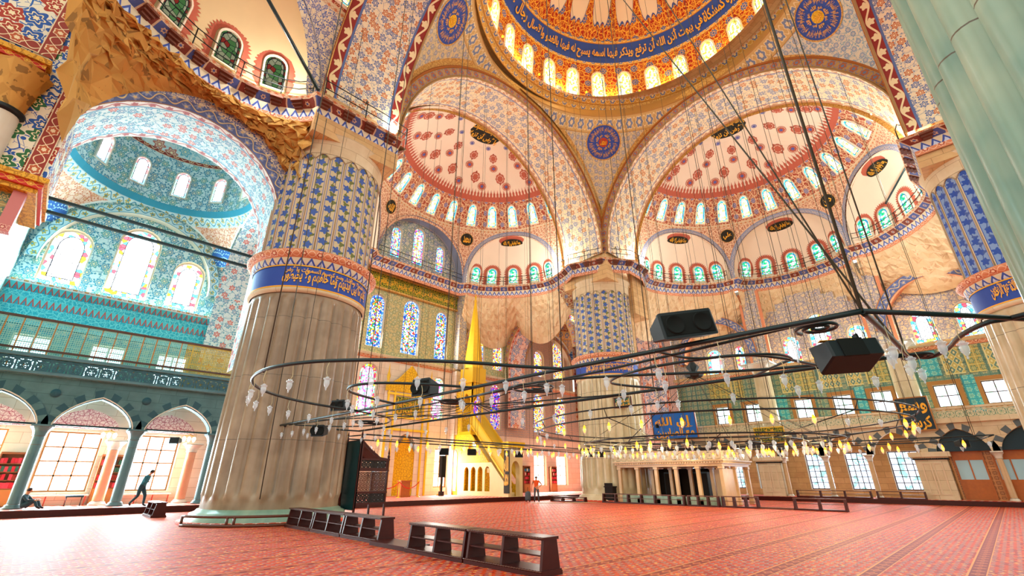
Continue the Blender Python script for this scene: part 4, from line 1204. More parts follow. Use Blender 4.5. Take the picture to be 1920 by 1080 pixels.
# corner bays -------------------------------------------------------------
def bay(cx, cy, sx, pre):
    """vaulted corner bay; sx=-1 left (blue), +1 right (pink)"""
    blue = sx < 0
    H = 4.6; zs = 13.1
    so = 'soffit_bay' if blue else 'soffit_pink'
    # arch toward the camera (plane y) and toward the mihrab bay (plane x)
    fx = lambda a, b, z: (cx+a, b, z); 
    def archp(axis, cen, b0, b1, R, z0, lab, bw=.55, bm='band_blue_scroll'):
        m = MB(); n = 30
        def P(t, r, b): return (cen+r*cos(t), b, z0+r*1.04*sin(t)) if axis == 'Y' else (b, cen+r*cos(t), z0+r*1.04*sin(t))
        s = 1 if b1 > b0 else -1
        m.grid(lambda u, v: P(pi*u, R, b0+(b1-b0)*v), n, 4, lambda u, v: (pi*u*R, abs(b1-b0)*v), 0)
        for c in (R, -R):
            q = [(c, 6.4), (c, z0)]
            pts = [(cen+c, b0, 6.4), (cen+c, b1, 6.4), (cen+c, b1, z0), (cen+c, b0, z0)] if axis == 'Y' else [(b0, cen+c, 6.4), (b1, cen+c, 6.4), (b1, cen+c, z0), (b0, cen+c, z0)]
            if not (axis == 'Y' and c < 0 and blue): m.add(pts, [(0, 0), (0, abs(b1-b0)), (z0-6.4, abs(b1-b0)), (z0-6.4, 0)], 0)
        m.grid(lambda u, v: P(pi*u, R+bw*v, b0-.02*s), n, 1, lambda u, v: (pi*u*R, bw*v), 1)
        return struct('ceiling_arch', m, [so, bm], lab)
    archp('Y', cx, 13.0, 16.1, 4.35, zs, pre + ' corner bay arch facing the hall', bm='band_blue_scroll')
    archp('X', cy, (-12.6 if blue else 12.6), (-15.1 if blue else 15.1), 4.35, zs, pre + ' corner bay arch beside the mihrab', bm='band_rosette_blue')
    PB = ['spandrel_orange' if blue else 'pendentive_floral', 'band_bay' if blue else 'band_pend', 'band_bay_red' if blue else 'gold_arab']
    def mk(sx_, sy_, hasr):
        o, pt = pend(cx, cy, H, 4.95, zs, sx_, sy_, PB, pre + ' corner bay pendentive', 18.55, 4.45, bandw=.5)
        if hasr:
            mp = surf_map(pt, .5, 15.9, 1)
            c0 = Vector(pt(.5, 15.9)); 
            U = (Vector(pt(.52, 15.9)) - Vector(pt(.48, 15.9))).normalized(); Z = (Vector(pt(.5, 16))-Vector(pt(.5, 15.8))).normalized(); N_ = U.cross(Z)
            if N_.dot(Vector((cx, cy, 15)) - c0) < 0: N_ = -N_
            roundel(lambda a, b, d: c0 + U*a + Z*b + N_*(d+.02), .72, o, 'tile_star_blue', 'band_bay', txt=None, centre=None)
    for a_, b_ in ((1, 1), (-1, 1), (1, -1), (-1, -1)): mk(a_, b_, b_ > 0)
    m = MB()
    m.lathe([(4.5, 18.5), (4.5, 18.9), (4.5, 21.9), (4.35, 22.1)], cx, cy, 40)
    m.lathe([(4.35, 22.1), (4.1, 23.4), (3.5, 24.6), (2.4, 25.5), (1.2, 25.95), (0.01, 26.05)], cx, cy, 40, mi=1)
    m.lathe([(4.4, 22.0), (4.28, 22.15), (4.35, 22.3)], cx, cy, 40, mi=2)
    r = struct('ceiling_bay_dome', m, ['bay_wall' if blue else 'ring_red', 'floral_plaster' if blue else 'plaster_pink', 'band_red'], pre + ' corner bay dome')
    for k in range(12):
        t = 2*pi*(k+.5)/12 + .05
        if sin(t) < -.3 and blue: continue
        mp = lambda x, y, d, t=t: Vector((cx + (4.5+d)*cos(t + x/4.5), cy + (4.5+d)*sin(t + x/4.5), y))
        window(arch_out(0, 19.2, .95, 2.05), mp, 'glass_drum' if blue else 'glass_yellow', 'trim_white', -.1, .07, label='small arched window in the drum of the ' + pre.lower() + ' corner bay')
    # walls of the bay
    X0, X1 = cx-4.9, cx+4.9
    if blue:
        W3 = [(-22.75, 12.05, 1.9, 3.45), (-19.7, 12.0, 2.15, 4.75), (-16.75, 12.0, 1.8, 3.35)]
        g_ = 'glass_big'
        sq = [arch_out(x, 6.9, 1.6, 1.95, 'rect') for x in (-22.75, -19.5, -16.3)]
        facade(RC(X0, 6.3, X1+2.8, 9.0), sq, YW, 'tile_teal', 'wall_back')
        for h in sq: win(h, YW, 'day_cyan', 'trim_white', .25, bars=(2, 2, .03))
        facade(RC(X0, 9.0, X1+2.8, 11.4), [], YW, 'teal_tiles', 'wall_back')
        lw = [arch_out(x, .95, 2.3, 3.05, 'rect') for x in (-23.4, -19.6, -15.9)]
        facade(RC(-27, .3, -12.6, 6.3), lw, YW, 'stone_pinkish', 'wall_back')
        for h in lw: win(h, YW, 'day_blown', 'trim_wood', .45, bars=(3, 4, .035))
        sweepm = sweep([(X0, 26), (X1+2.8, 26)], [(.35, 10.3), (.4, 10.75), (.45, 11.1), (.75, 11.45), (.8, 11.6), (.2, 11.65), (0, 11.65)], [0, 1, 0, 2, 3, 3])
        trim(sweepm, ['cornice_teal', 'teal_arab', 'band_bay_red', 'trim_white'], 'turquoise cornice under the three big windows of the left bay')
        m = MB(); m.box(X0, 25.6, 9.35, X1, 26.0, 10.3)
        trim(m, ['teal_arab'], 'turquoise inscription panel of the left bay')
    else:
        W3 = [(18.6, 12.6, 1.75, 3.1), (22.2, 12.6, 2.1, 5.1)]
        g_ = 'glass_yellow'
        W2 = [(18.45, 6.3, 1.9, 4.35), (22.2, 6.3, 2.1, 4.4)]
        hs = [arch_out(*w_) for w_ in W2]
        facade(RC(14.9, 5.6, 25.9, 11.4), hs, YW, 'wall_dots', 'wall_back')
        for h in hs: win(h, YW, 'glass_yellow', 'trim_white', .2)
        lw = [arch_out(x, .9, 2.0, 3.1, 'rect') for x in (18.4, 22.1)]
        facade(RC(14.9, .3, 25.9, 5.6), lw, YW, 'stone_pinkish', 'wall_back')
        for h in lw: win(h, YW, 'day_warm', 'trim_white', .35, bars=(2, 3, .03))
        mould([(14.9, 26), (25.9, 26)], 11.1)
    hs = [arch_out(*w_) for w_ in W3]
    facade(RC(X0, 11.4, X1+(2.8 if blue else 0), 19.0), hs, YW, 'bay_wall' if blue else 'wall_dots', 'reveal' if blue else 'wall_back')
    for h in hs: win(h, YW, g_, 'trim_white', .35, label=None)
    wall_arch(YW, cx, zs, 4.2, 4.35, .5, ['band_bay' if blue else 'band_rosette_blue', 'trim_white'], pre + ' bay wall arch above the windows', dep=.6)
    return r
bay(-19.7, 20.7, -1, 'Left'); bay(19.9, 20.7, 1, 'Far')
# surfaces closing the bays' outer sides
m = MB(); m.grid(lambda u, v: (-24.6, 16.1+9.9*u, 6.3+12.8*v), 8, 8); struct('wall_left', m, 'bay_wall')
m = MB(); m.box(-27, 13.2, 0, -24.4, 26, 6.3); struct('wall_left', m, 'stone_pale')
m = MB(); m.grid(lambda u, v: (25.95, 13+13*u, .3+18.5*v), 8, 8); struct('wall_right', m, 'pink_lattice')
# shell behind the pillar tops: facetted stalactite zones ---------------------------
def inner(P, k): return P
muqarnas([(x, y) for x, y in ell(AXE[0], AXE[1], AXE[2]-.3)] , [(-23.5, 12.7), (-23.4, 12.85), (-19.5, 12.9), (-15.2, 12.95), (-14.8, 12.6)], 18.8, lambda s: 13.6 + 5.0*sqrt(max(0, 1-(2*s-1)**2)), 'muqarnas_gold', nv=13, jit=.24, lab='ochre stalactite vaulting between the left bay arch and the cornice', seed=3)
m = MB()
def spl(xa, xb, z0, z1, y=12.98, R=4.9, cx=-19.7, zs=13.1, mi=0):
    n = 14
    for i in range(n):
        x0, x1 = xa+(xb-xa)*i/n, xa+(xb-xa)*(i+1)/n
        f = lambda x: zs + 1.04*sqrt(max(0, R*R-(x-cx)**2)) if abs(x-cx) < R else z0
        m.add([(x0, y, f(x0)), (x1, y, f(x1)), (x1, y, z1), (x0, y, z1)], [(x0, f(x0)), (x1, f(x1)), (x1, z1), (x0, z1)], mi)
spl(-24.6, -14.6, 12.6, 18.9)
struct('wall_spandrel', m, 'spandrel_blue', 'blue floral spandrel wall over the left bay arch')
muqarnas(EXD_C, [(6.3, 25.6), (10.9, 25.7), (13.6, 25.6), (13.2, 20), (12.4, 16)], 18.8, lambda s: 16.6 - 2.2*abs(sin(2*pi*s)), 'muqarnas_stone', jit=.12, lab='stone stalactites under the exedra at the right of the left half dome', seed=5)
muqarnas(EXA_C, [(15.4, 13), (20.3, 13.1), (25.7, 12.6), (25.8, 8), (25.8, 4.4)], 18.8, lambda s: 16.6 - 2.0*abs(sin(2*pi*s)), 'muqarnas_stone', jit=.12, lab='stone stalactites under the left exedra of the right half dome', seed=6)
muqarnas(EXB_C, [(26.15, 4.6), (26.15, -5.8)], 18.8, lambda s: 14.6 + 2.2*(1-abs(2*s-1))**.8, 'muqarnas_stone', jit=.12, lab='stone stalactites under the middle exedra', seed=7)
muqarnas(EXC_C, [(25.85, -5.2), (25.8, -10.5), (25.6, -13), (20, -13), (15.6, -13)], 18.8, lambda s: 16.8 - 1.8*abs(sin(2*pi*s)), 'muqarnas_stone', jit=.12, lab='stone stalactites beside the right pillar', seed=8)
m = MB(); m.grid(lambda u, v: (-12.6+7.6*u, 25.9-.01, 11.4+8*v), 2, 2); 
# wall behind pillar C toward its bay
# right wall ------------------------------------------------------------------
SW = [(8.65, 11.3, 1.6, 2.65), (6.1, 11.3, 1.0, 2.6), (1.5, 11.25, 1.45, 2.65), (-.95, 11.25, 1.7, 4.25), (-3.68, 11.25, 1.45, 2.6), (-7.9, 11.3, 1.5, 2.65), (-10.5, 11.3, 1.3, 2.75)]
hs = [arch_out(*w_) for w_ in SW]
steps = [(4.6, 15.2), (3.7, 15.2), (3.7, 15.9), (2.9, 15.9), (2.9, 16.5), (2.0, 16.5), (2.0, 17.1), (1.1, 17.1), (1.1, 17.7), (-1.9, 17.7), (-1.9, 17.1), (-2.8, 17.1), (-2.8, 16.5), (-3.7, 16.5), (-3.7, 15.9), (-4.5, 15.9), (-4.5, 15.2), (-6.0, 15.2)]
facade([(-15, 11.2), (13, 11.2), (13, 19.3), (4.6, 19.3)] + steps + [(-6.0, 19.3), (-15, 19.3)], hs, XW, 'wall_bluewhite', 'trim_white')
nmW = ['leftmost', 'narrow second', 'third', 'tall middle', 'fifth', 'sixth', 'rightmost']
for h, q in zip(hs, nmW): win(h, XW, 'glass_big_blue', 'trim_white', .35, .07, label=f'{q} blue-white stained window high on the right wall')
SQ = [8.65, 5.85, 1.6, -1.3, -4.0, -7.87, -10.5]
hs = [arch_out(y, 6.5, 1.35, 1.6, 'rect') for y in SQ]
facade(RC(-15, 4.9, 13, 11.2), hs, XW, 'tile_green', 'trim_wood')
for h in hs: win(h, XW, 'day_right', 'brown_frame', .3, .06, bars=(2, 2, .03))
m = MB()
for y in SQ:
    m.slab(RC(y-.95, 6.2, y+.95, 8.4), [RC(y-.67, 6.5, y+.67, 8.1)], XW, -.04, .02)
trim(m, ['trim_wood'], 'wooden architraves of the gallery windows')
for k, (y0, y1, mt) in enumerate(((9.6, 7.3, 'tile_gold'), (7.1, 6.3, 'tile_gold'), (3.0, 2.0, 'tile_diamond'), (1.8, .2, 'tile_gold'), (-.1, -1.6, 'tile_diamond'), (-2.0, -3.1, 'tile_diamond'), (-3.4, -4.9, 'tile_gold'), (-6.9, -8.0, 'tile_teal'), (-8.2, -9.3, 'tile_diamond'), (-9.5, -10.4, 'tile_gold'), (-10.6, -11.6, 'tile_diamond'))):
    m = MB(); m.box(25.95, min(y0, y1), 8.75, 26.0, max(y0, y1), 10.7); trim(m, [mt])
for k, (y0, y1, mt) in enumerate(((4.9, 2.8, 'tile_teal'), (.55, -.3, 'tile_green'), (-2.3, -3.0, 'tile_teal'), (-8.9, -9.6, 'tile_teal'))):
    m = MB(); m.box(25.95, min(y0, y1), 6.0, 26.0, max(y0, y1), 8.6); trim(m, [mt])
trim(sweep([(26, 13), (26, -15)], [(.04, 10.75), (.15, 11.0), (.6, 11.1), (.65, 11.25), (.1, 11.3), (0, 11.3)], [0, 1, 2, 2, 2]), ['band_terracotta', 'cornice_lip', 'stone_warm'], 'cornice under the high windows of the right wall')
LW = [(8.2, 1.45), (5.85, 1.3), (1.6, 1.75), (-1.2, 1.6), (-4.15, 1.85), (12.5, 1.5), (15.5, 1.5)]
hs = [arch_out(y, .8, w_, 2.75, 'rect') for y, w_ in LW]
facade(RC(-15, .3, 18, 4.95), hs, XW, 'stone_warm', 'reveal')
for h in hs: win(h, XW, 'day_lower', 'brown_frame', .4, .07, bars=(4, 6, .025))
for y, R, c in ((-9.2, 3.35, 0), (8.0, 3.2, 1)):
    wall_arch(XW, y, 12.6, R, 3.6, .75, ['band_blue_scroll', 'band_terracotta'], 'painted arch on the right wall', dep=1.2)
for y in (3.9, -5.35):
    m = MB(); m.box(25.0, y-.75, 11.2, 26.1, y+.75, 18.8); trim(m, ['wall_bluewhite'], 'painted pilaster of the right wall')
    m = MB(); m.box(24.94, y-.95, 11.2, 25.2, y-.72, 18.6); m.box(24.94, y+.72, 11.2, 25.2, y+.95, 18.6); trim(m, ['band_terracotta'])
# right gallery ----------------------------------------------------------------
GX = 22.9
def arcade(c_list, z0, zt, w_, apex, a0, a1, mp, d0, d1, m, mi=0):
    """one outline: straight top, arches cut from below"""
    out = [(a0, z0)]
    for c in c_list:
        out.append((c-w_/2, z0)); n = 16; rs = apex-z0
        for i in range(n+1):
            x = -w_/2*cos(pi*i/n); k = abs(x)/(w_/2); out.append((c+x, z0 + rs*PF(k)))
        out.append((c+w_/2, z0))
    out += [(a1, z0), (a1, zt), (a0, zt)]
    o2 = []
    for p in out:
        if not o2 or hypot(p[0]-o2[-1][0], p[1]-o2[-1][1]) > 1e-4: o2.append(p)
    m.slab(o2, [], mp, d0, d1, mi); return o2
GXW = lambda y, z, d: Vector((GX+d, y, z))
gc = [-10.95, -7.75, -4.25, -1.1, 1.85, 4.9, 8.1, 11.2]
m = MB(); arcade(gc, 3.25, 5.1, 2.7, 4.75, -14, 14, GXW, 0, .5, m)
struct('wall_gallery', m, 'stone_pale', 'arcade wall of the right gallery')
m = MB()
for c in gc:
    n = 14; rs = 1.5
    for i in range(n):
        f0, f1 = i/n, (i+1)/n
        def q(f, e):
            x = -1.35*cos(pi*f)*(1+e*.32); k = min(1, abs(x)/(1.35*(1+e*.32))); return (c+x, 3.25 + (rs+e*.42)*PF(k))
        m.slab([q(f0, 0), q(f1, 0), q(f1, 1), q(f0, 1)], [], GXW, -.03, .01, i % 2)
trim(m, ['stone_pale', 'dark_voussoir'], 'striped voussoirs of the gallery arches')
m = MB(); m.box(GX-.25, -14, 5.1, 26, 14, 5.4); struct('ceiling_gallery', m, 'stone_pale', 'floor slab of the right gallery')
bal = thing('balustrade', 'pierced pale marble balustrade along the edge of the right gallery', 'balustrade', (GX-.1, 0, 5.4))
m = MB(); m.add([(0, -14, .0), (0, 14, 0), (0, 14, .62), (0, -14, .62)], [(-14, .0), (14, 0), (14, .62), (-14, .62)]); m.add([(.1, -14, .0), (.1, 14, 0), (.1, 14, .62), (.1, -14, .62)], [(-14, .0), (14, 0), (14, .62), (-14, .62)]); m.build('pierced_panel', 'screen_marble', bal)
m = MB(); m.box(-.06, -14, .6, .18, 14, .74); m.box(-.06, -14, -.06, .18, 14, .04); m.build('rail', 'stone_pale', bal)
# upper supports of the right gallery
def column(x, y, z0, h, r, mt, label, cap='capital', group=None, sq=None, capm='marble_white', base=True, cat='column'):
    t = thing('marble_column', label, cat, (x, y, z0), group=group)
    m = MB(); bh = .22*min(1, h/4); ch = min(.55, h*.16)
    m.lathe([(r*1.05, bh), (r, bh+.08), (r*.93, h-ch)], 0, 0, 18); m.build('shaft', mt, t)
    m = MB(); m.lathe([(0.01, 0), (r*1.5, 0), (r*1.5, bh*.4), (r*1.25, bh*.6), (r*1.3, bh*.8), (r*1.05, bh)], 0, 0, 18); m.build('base', capm, t)
    m = MB(); m.lathe([(r*.93, h-ch), (r*1.08, h-ch+.04), (r*1.0, h-ch+.1), (r*1.25, h-ch*.5), (r*1.75, h-.1)], 0, 0, 16, fr=lambda t_, z: 1+.08*cos(8*t_)); m.box(-r*1.75, -r*1.75, h-.1, r*1.75, r*1.75, h); m.build('capital', capm, t)
    return t
c0 = None
for y in (9.6, 6.5, 3.3, .3, -2.5, -9.3, -12.3):
    lab = {9.6: 'leftmost gallery column, behind the marble tribune', 6.5: 'gallery column right of the marble tribune', 3.3: 'gallery column beside the panelled pier', .3: 'gallery column between two barred windows', -2.5: 'gallery column left of the brown window nearest the booth', -9.3: 'gallery column in front of the orange wooden booth', -12.3: 'gallery column at the far right edge'}[y]
    if c0 is None: c0 = column(GX+.25, y, .3, 2.95, .17, 'marble_warm', lab, group='slender columns of the right gallery')
    else: dup(c0, (GX+.25, y, .3), None, lab)
# panelled piers under the round columns
for y, lab in ((4.4, 'left panelled stone pier of the right gallery'), (-5.95, 'right panelled stone pier of the right gallery')):
    t = thing('panelled_pier', lab, 'pier', (GX+.6, y, .3))
    m = MB(); m.box(-.7, -.85, 0, .7, .85, 2.55); m.build('shaft', 'stone_pale', t)
    m = MB(); m.box(-.8, -.95, 2.55, .8, .95, 2.68); m.box(-.95, -1.1, 2.68, .95, 1.1, 3.0); m.build('capital', 'stone_pale', t)
    m = MB(); m.box(-.8, -.95, 2.5, .8, .95, 2.6); m.build('band', 'black_metal', t)
    m = MB()
    for a in (-.55, .05):
        m.slab(RC(a, .3, a+.5, 2.3), [RC(a+.07, .37, a+.43, 2.23)], lambda p, q, d: Vector((-.7-d, p, q)), 0, .04)
    m.build('panel_moulding', 'reveal', t)
for y, lab in ((3.75, 'thick round column on the right gallery, left one'), (-5.9, 'thick round column on the right gallery, above the framed dark calligraphy board')):
    column(23.6, y, 5.4, 5.7, .72, 'marble_cream', lab)
# left gallery over the arcade ----------------------------------------------------
GY = 22.9
GYW = lambda x, z, d: Vector((x, GY+d, z))
lc = [-26.6, -22.9, -19.2, -15.5]
m = MB(); arcade(lc, 3.95, 6.35, 3.15, 5.5, -28.4, -12.6, GYW, 0, .6, m)
m2 = struct('wall_arcade', m, 'stone_dark_teal', 'blue-grey arcade wall of the sultan loge at the left')
m = MB(); mw = MB()
for c in lc:
    n = 16; rs = 1.55
    for i in range(n):
        def q(f, e):
            x = -1.575*cos(pi*f)*(1+e*.27); k = min(1, abs(x)/(1.575*(1+e*.27))); return (c+x, 3.95 + (rs+e*.45)*PF(k))
        m.slab([q(i/n, 0), q((i+1)/n, 0), q((i+1)/n, 1), q(i/n, 1)], [], GYW, -.03, .01, i % 2)
        m.slab([q(i/n, 0), q((i+1)/n, 0), q((i+1)/n, .12), q(i/n, .12)], [], GYW, -.06, .01, 2)
    m.extr([q_ for q_ in [((c-1.55*cos(pi*i/14)), 3.95+1.5*PF(min(1, abs(cos(pi*i/14))))) for i in range(15)]], GYW, 0, .6, 0, closed=False)
trim(m, ['stone_dark_teal', 'dark_voussoir2', 'trim_white'], 'striped voussoirs of the left arcade')
for c in (-24.75, -21.05, -17.35):
    m = MB(); m.lathe([(.01, -.03), (.2, -.03), (.2, .03)], 0, 0, 20, cap=False); 
    m.v = [(x, y_, z_) for x, z_, y_ in m.v]
    o = m.build('boss', 'dark_voussoir2', m2); o.location = (c, GY-.02, 5.55)
m = MB(); m.box(-28.4, GY-.25, 6.3, -12.6, 26, 6.5); struct('ceiling_gallery', m, 'stone_dark_teal', 'floor slab of the left gallery')
bal = thing('balustrade', 'dark pierced balustrade of the left gallery with daylight shining through', 'balustrade', (-20.5, GY-.15, 6.45))
m = MB()
for yy in (0, .12): m.add([(-7.9, yy, 0), (7.9, yy, 0), (7.9, yy, .72), (-7.9, yy, .72)], [(0, .05), (15.8, .05), (15.8, .62*1.15), (0, .62*1.15)])
m.build('pierced_panel', 'screen_dark', bal)
m = MB(); m.box(-7.9, -.1, .7, 7.9, .22, .86); m.box(-7.9, -.14, -.12, 7.9, .22, .02); m.build('rail', 'marble_dark', bal)
gs = thing('wooden_screen', 'turned-wood grille screen standing on the left gallery', 'screen', (-20.2, 23.7, 6.5))
m = MB()
for yy in (0, .05): m.add([(-5.5, yy, 0), (7.2, yy, 0), (7.2, yy, 2.75), (-5.5, yy, 2.75)], [(0, 0), (12.7, 0), (12.7, 2.75), (0, 2.75)])
m.build('grille', 'screen_gallery', gs); m = MB(); m.box(-5.5, -.06, 2.72, 7.2, .12, 2.84); m.box(-5.5, -.04, 1.15, 7.2, .1, 1.25); m.build('rail', 'wood_frame', gs)
# soffit wall with patterned tympana behind the arcade
t = MB()
for c in (-23.2, -19.4, -15.7):
    n = 14; pts = [(c-1.5, 4.15), (c+1.5, 4.15)] + [(c+1.5*cos(pi*i/n), 4.15+1.05*PF(abs(cos(pi*i/n)))) for i in range(1, n)]
    t.slab(pts, [], YW, -.45, -.3)
trim(t, ['tympanum'], 'patterned red tympana over the arcade windows')
cA = None
for x, lab in ((-24.75, 'leftmost blue-grey arcade column, by the picture edge'), (-21.05, 'slender arcade column beside the person sitting on the floor'), (-17.35, 'slender arcade column beside the walking person'), (-13.65, 'arcade column hidden close behind the great left pillar')):
    if cA is None: cA = column(x, GY+.3, .3, 3.75, .24, 'marble_dark', lab, group='blue-grey arcade columns at the left', capm='marble_dark')
    else: dup(cA, (x, GY+.3, .3), None, lab)
cB = None
for x, lab in ((-17.9, 'peach inner column between two bookcases'), (-14.2, 'peach inner column just left of the great left pillar')):
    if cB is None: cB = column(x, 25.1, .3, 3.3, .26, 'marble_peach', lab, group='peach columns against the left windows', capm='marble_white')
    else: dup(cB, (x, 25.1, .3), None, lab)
# tie rods ------------------------------------------------------------------
for (a, b, z, r_, lab) in (((-24.4, 15.6), (-15.2, 15.6), 12.48, .06, 'upper iron tie rod across the left bay arch'), ((-24.4, 15.2), (-15.2, 15.2), 11.7, .06, 'lower iron tie rod across the left bay arch'), ((-28, 23.1), (-13, 23.1), 4.08, .045, 'long iron tie rod through the left arcade arches')):
    m = MB(); m.box(a[0], a[1]-r_, z-r_, b[0], b[1]+r_, z+r_); tag(m.build('tie_rod', 'teal_metal'), lab, 'tie rod')
m = MB(); m.tube([(-26.5, 3.5, 24.5), (-15.6, 10.2, 20.2)], .09, 8); tag(m.build('tie_rod', 'teal_metal'), 'dark diagonal tie beam across the top-left exedra', 'tie rod')
m = MB(); m.tube([(20.0, -8.5, 20.9), (17.6, -11.2, 23.2)], .06, 8); tag(m.build('tie_rod', 'teal_metal'), 'dark slanting rod in front of the exedra beside the right pillar', 'tie rod')
# buttress at the far left ---------------------------------------------------------
m = MB(); m.box(-29.5, 12.9, 11.7, -23.5, 16.2, 24); m.box(-29.5, 13.2, 6.3, -24.0, 16.2, 11.3, 1)
struct('wall_buttress', m, ['pier_white_blue', 'tile_gold'], 'decorated corner pier at the far left')
m = MB()
for z, xr, yf in ((16.0, -24.9, 12.6), (11.2, -23.6, 12.75)):
    for k, (o, h0, h1) in enumerate(((.1, 0, .18), (.22, .18, .4), (.34, .4, .62))): m.box(-29.5, yf-o, z+h0, xr+o*.8, 16.2, z+h1, k % 2)
trim(m, ['gold_arab_warm', 'band_redgold'], 'gold-toned impost mouldings of the far left pier')  # golden light on the mouldings is put into their colour
m = MB(); m.box(-25.0, 12.7, 14.3, -24.75, 12.95, 16.0); m.box(-24.1, 12.85, 9.6, -23.75, 13.2, 11.2); trim(m, ['band_redgold2'], 'small pink pilaster strips of the far left pier')
t = thing('marble_column', 'pale column with dark collar and gold-toned capital cut by the left picture edge', 'column', (-25.25, 12.8, 11.8))
m = MB(); m.lathe([(.52, 0), (.5, 2.1)], 0, 0, 24); m.build('shaft', 'marble_white', t)
m = MB(); m.lathe([(.5, 2.1), (.6, 2.15), (.62, 2.3), (.52, 2.36)], 0, 0, 24); m.build('collar', 'black_metal', t)
m = MB(); m.lathe([(.5, 2.36), (.55, 2.8), (.62, 3.3), (.75, 4.0), (.8, 4.2)], 0, 0, 24, fr=lambda a, z: 1+.08*cos(10*a+z*3)); m.build('capital', 'muqarnas_gold', t)  # capital coloured gold for the warm light falling on it
m = MB()
n = 14
m.grid(lambda u, v: (-24.12+.5*v, 12.86, 11.8+6.9*u), n, 1, lambda u, v: (6.9*u, .6*v), 0)
m.grid(lambda u, v: (-23.87 + .25*(2*v-1)*cos(pi/2*u), 12.86, 18.7+.3*sin(pi/2*u)), 6, 1, lambda u, v: (6.9+.3*u, .6*v), 0)
m.add([(-25.2, 12.87, 11.8), (-24.16, 12.87, 11.8), (-24.16, 12.87, 18.4), (-25.2, 12.87, 16.6)], [(0, 0), (1.04, 0), (1.04, 6.6), (0, 4.8)], 1)
for q, k in (((-29, 12.84, 17.1, -24.75, 12.84, 17.6), 0), ((-25.2, 12.83, 17.1, -24.7, 12.83, 24), 1)):
    x0, y0, z0, x1, y1, z1 = q; L, W = (x1-x0, z1-z0) if not k else (z1-z0, x1-x0)
    m.add([(x0, y0, z0), (x1, y0, z0), (x1, y0, z1), (x0, y0, z1)], [(0, 0), (L, 0), (L, W), (0, W)] if not k else [(0, 0), (0, W), (L, W), (L, 0)], 0)
trim(m, ['band_red', 'floral_blue_bold'], 'red scrolled strip and blue leaf panel on the far left pier')
# masses of the four piers behind the arches
m = MB()
for sx, sy in ((1, 1), (-1, 1), (1, -1)):
    a, b = sorted((sx*10.98, sx*15.3)); c, d = sorted((sy*10.98, sy*15.3)); m.box(a, c, 19.0, b, d, 30)
m.lathe([(13.0, 31.4), (13.0, 34.62), (10.9, 34.62)], 0, 0, 64)
m.box(13.3, 11.3, 11.4, 15.6, 15.5, 19.2); m.box(13.3, -15.5, 11.4, 15.6, -11.3, 19.2)
m.box(-15.2, 13.3, 11.4, -11.3, 15.8, 19.2)
m.box(14.5, 10.4, 15.5, 17.0, 13, 20.2)
struct('wall_core', m, 'stone_warm', 'masonry of the piers between the arches')
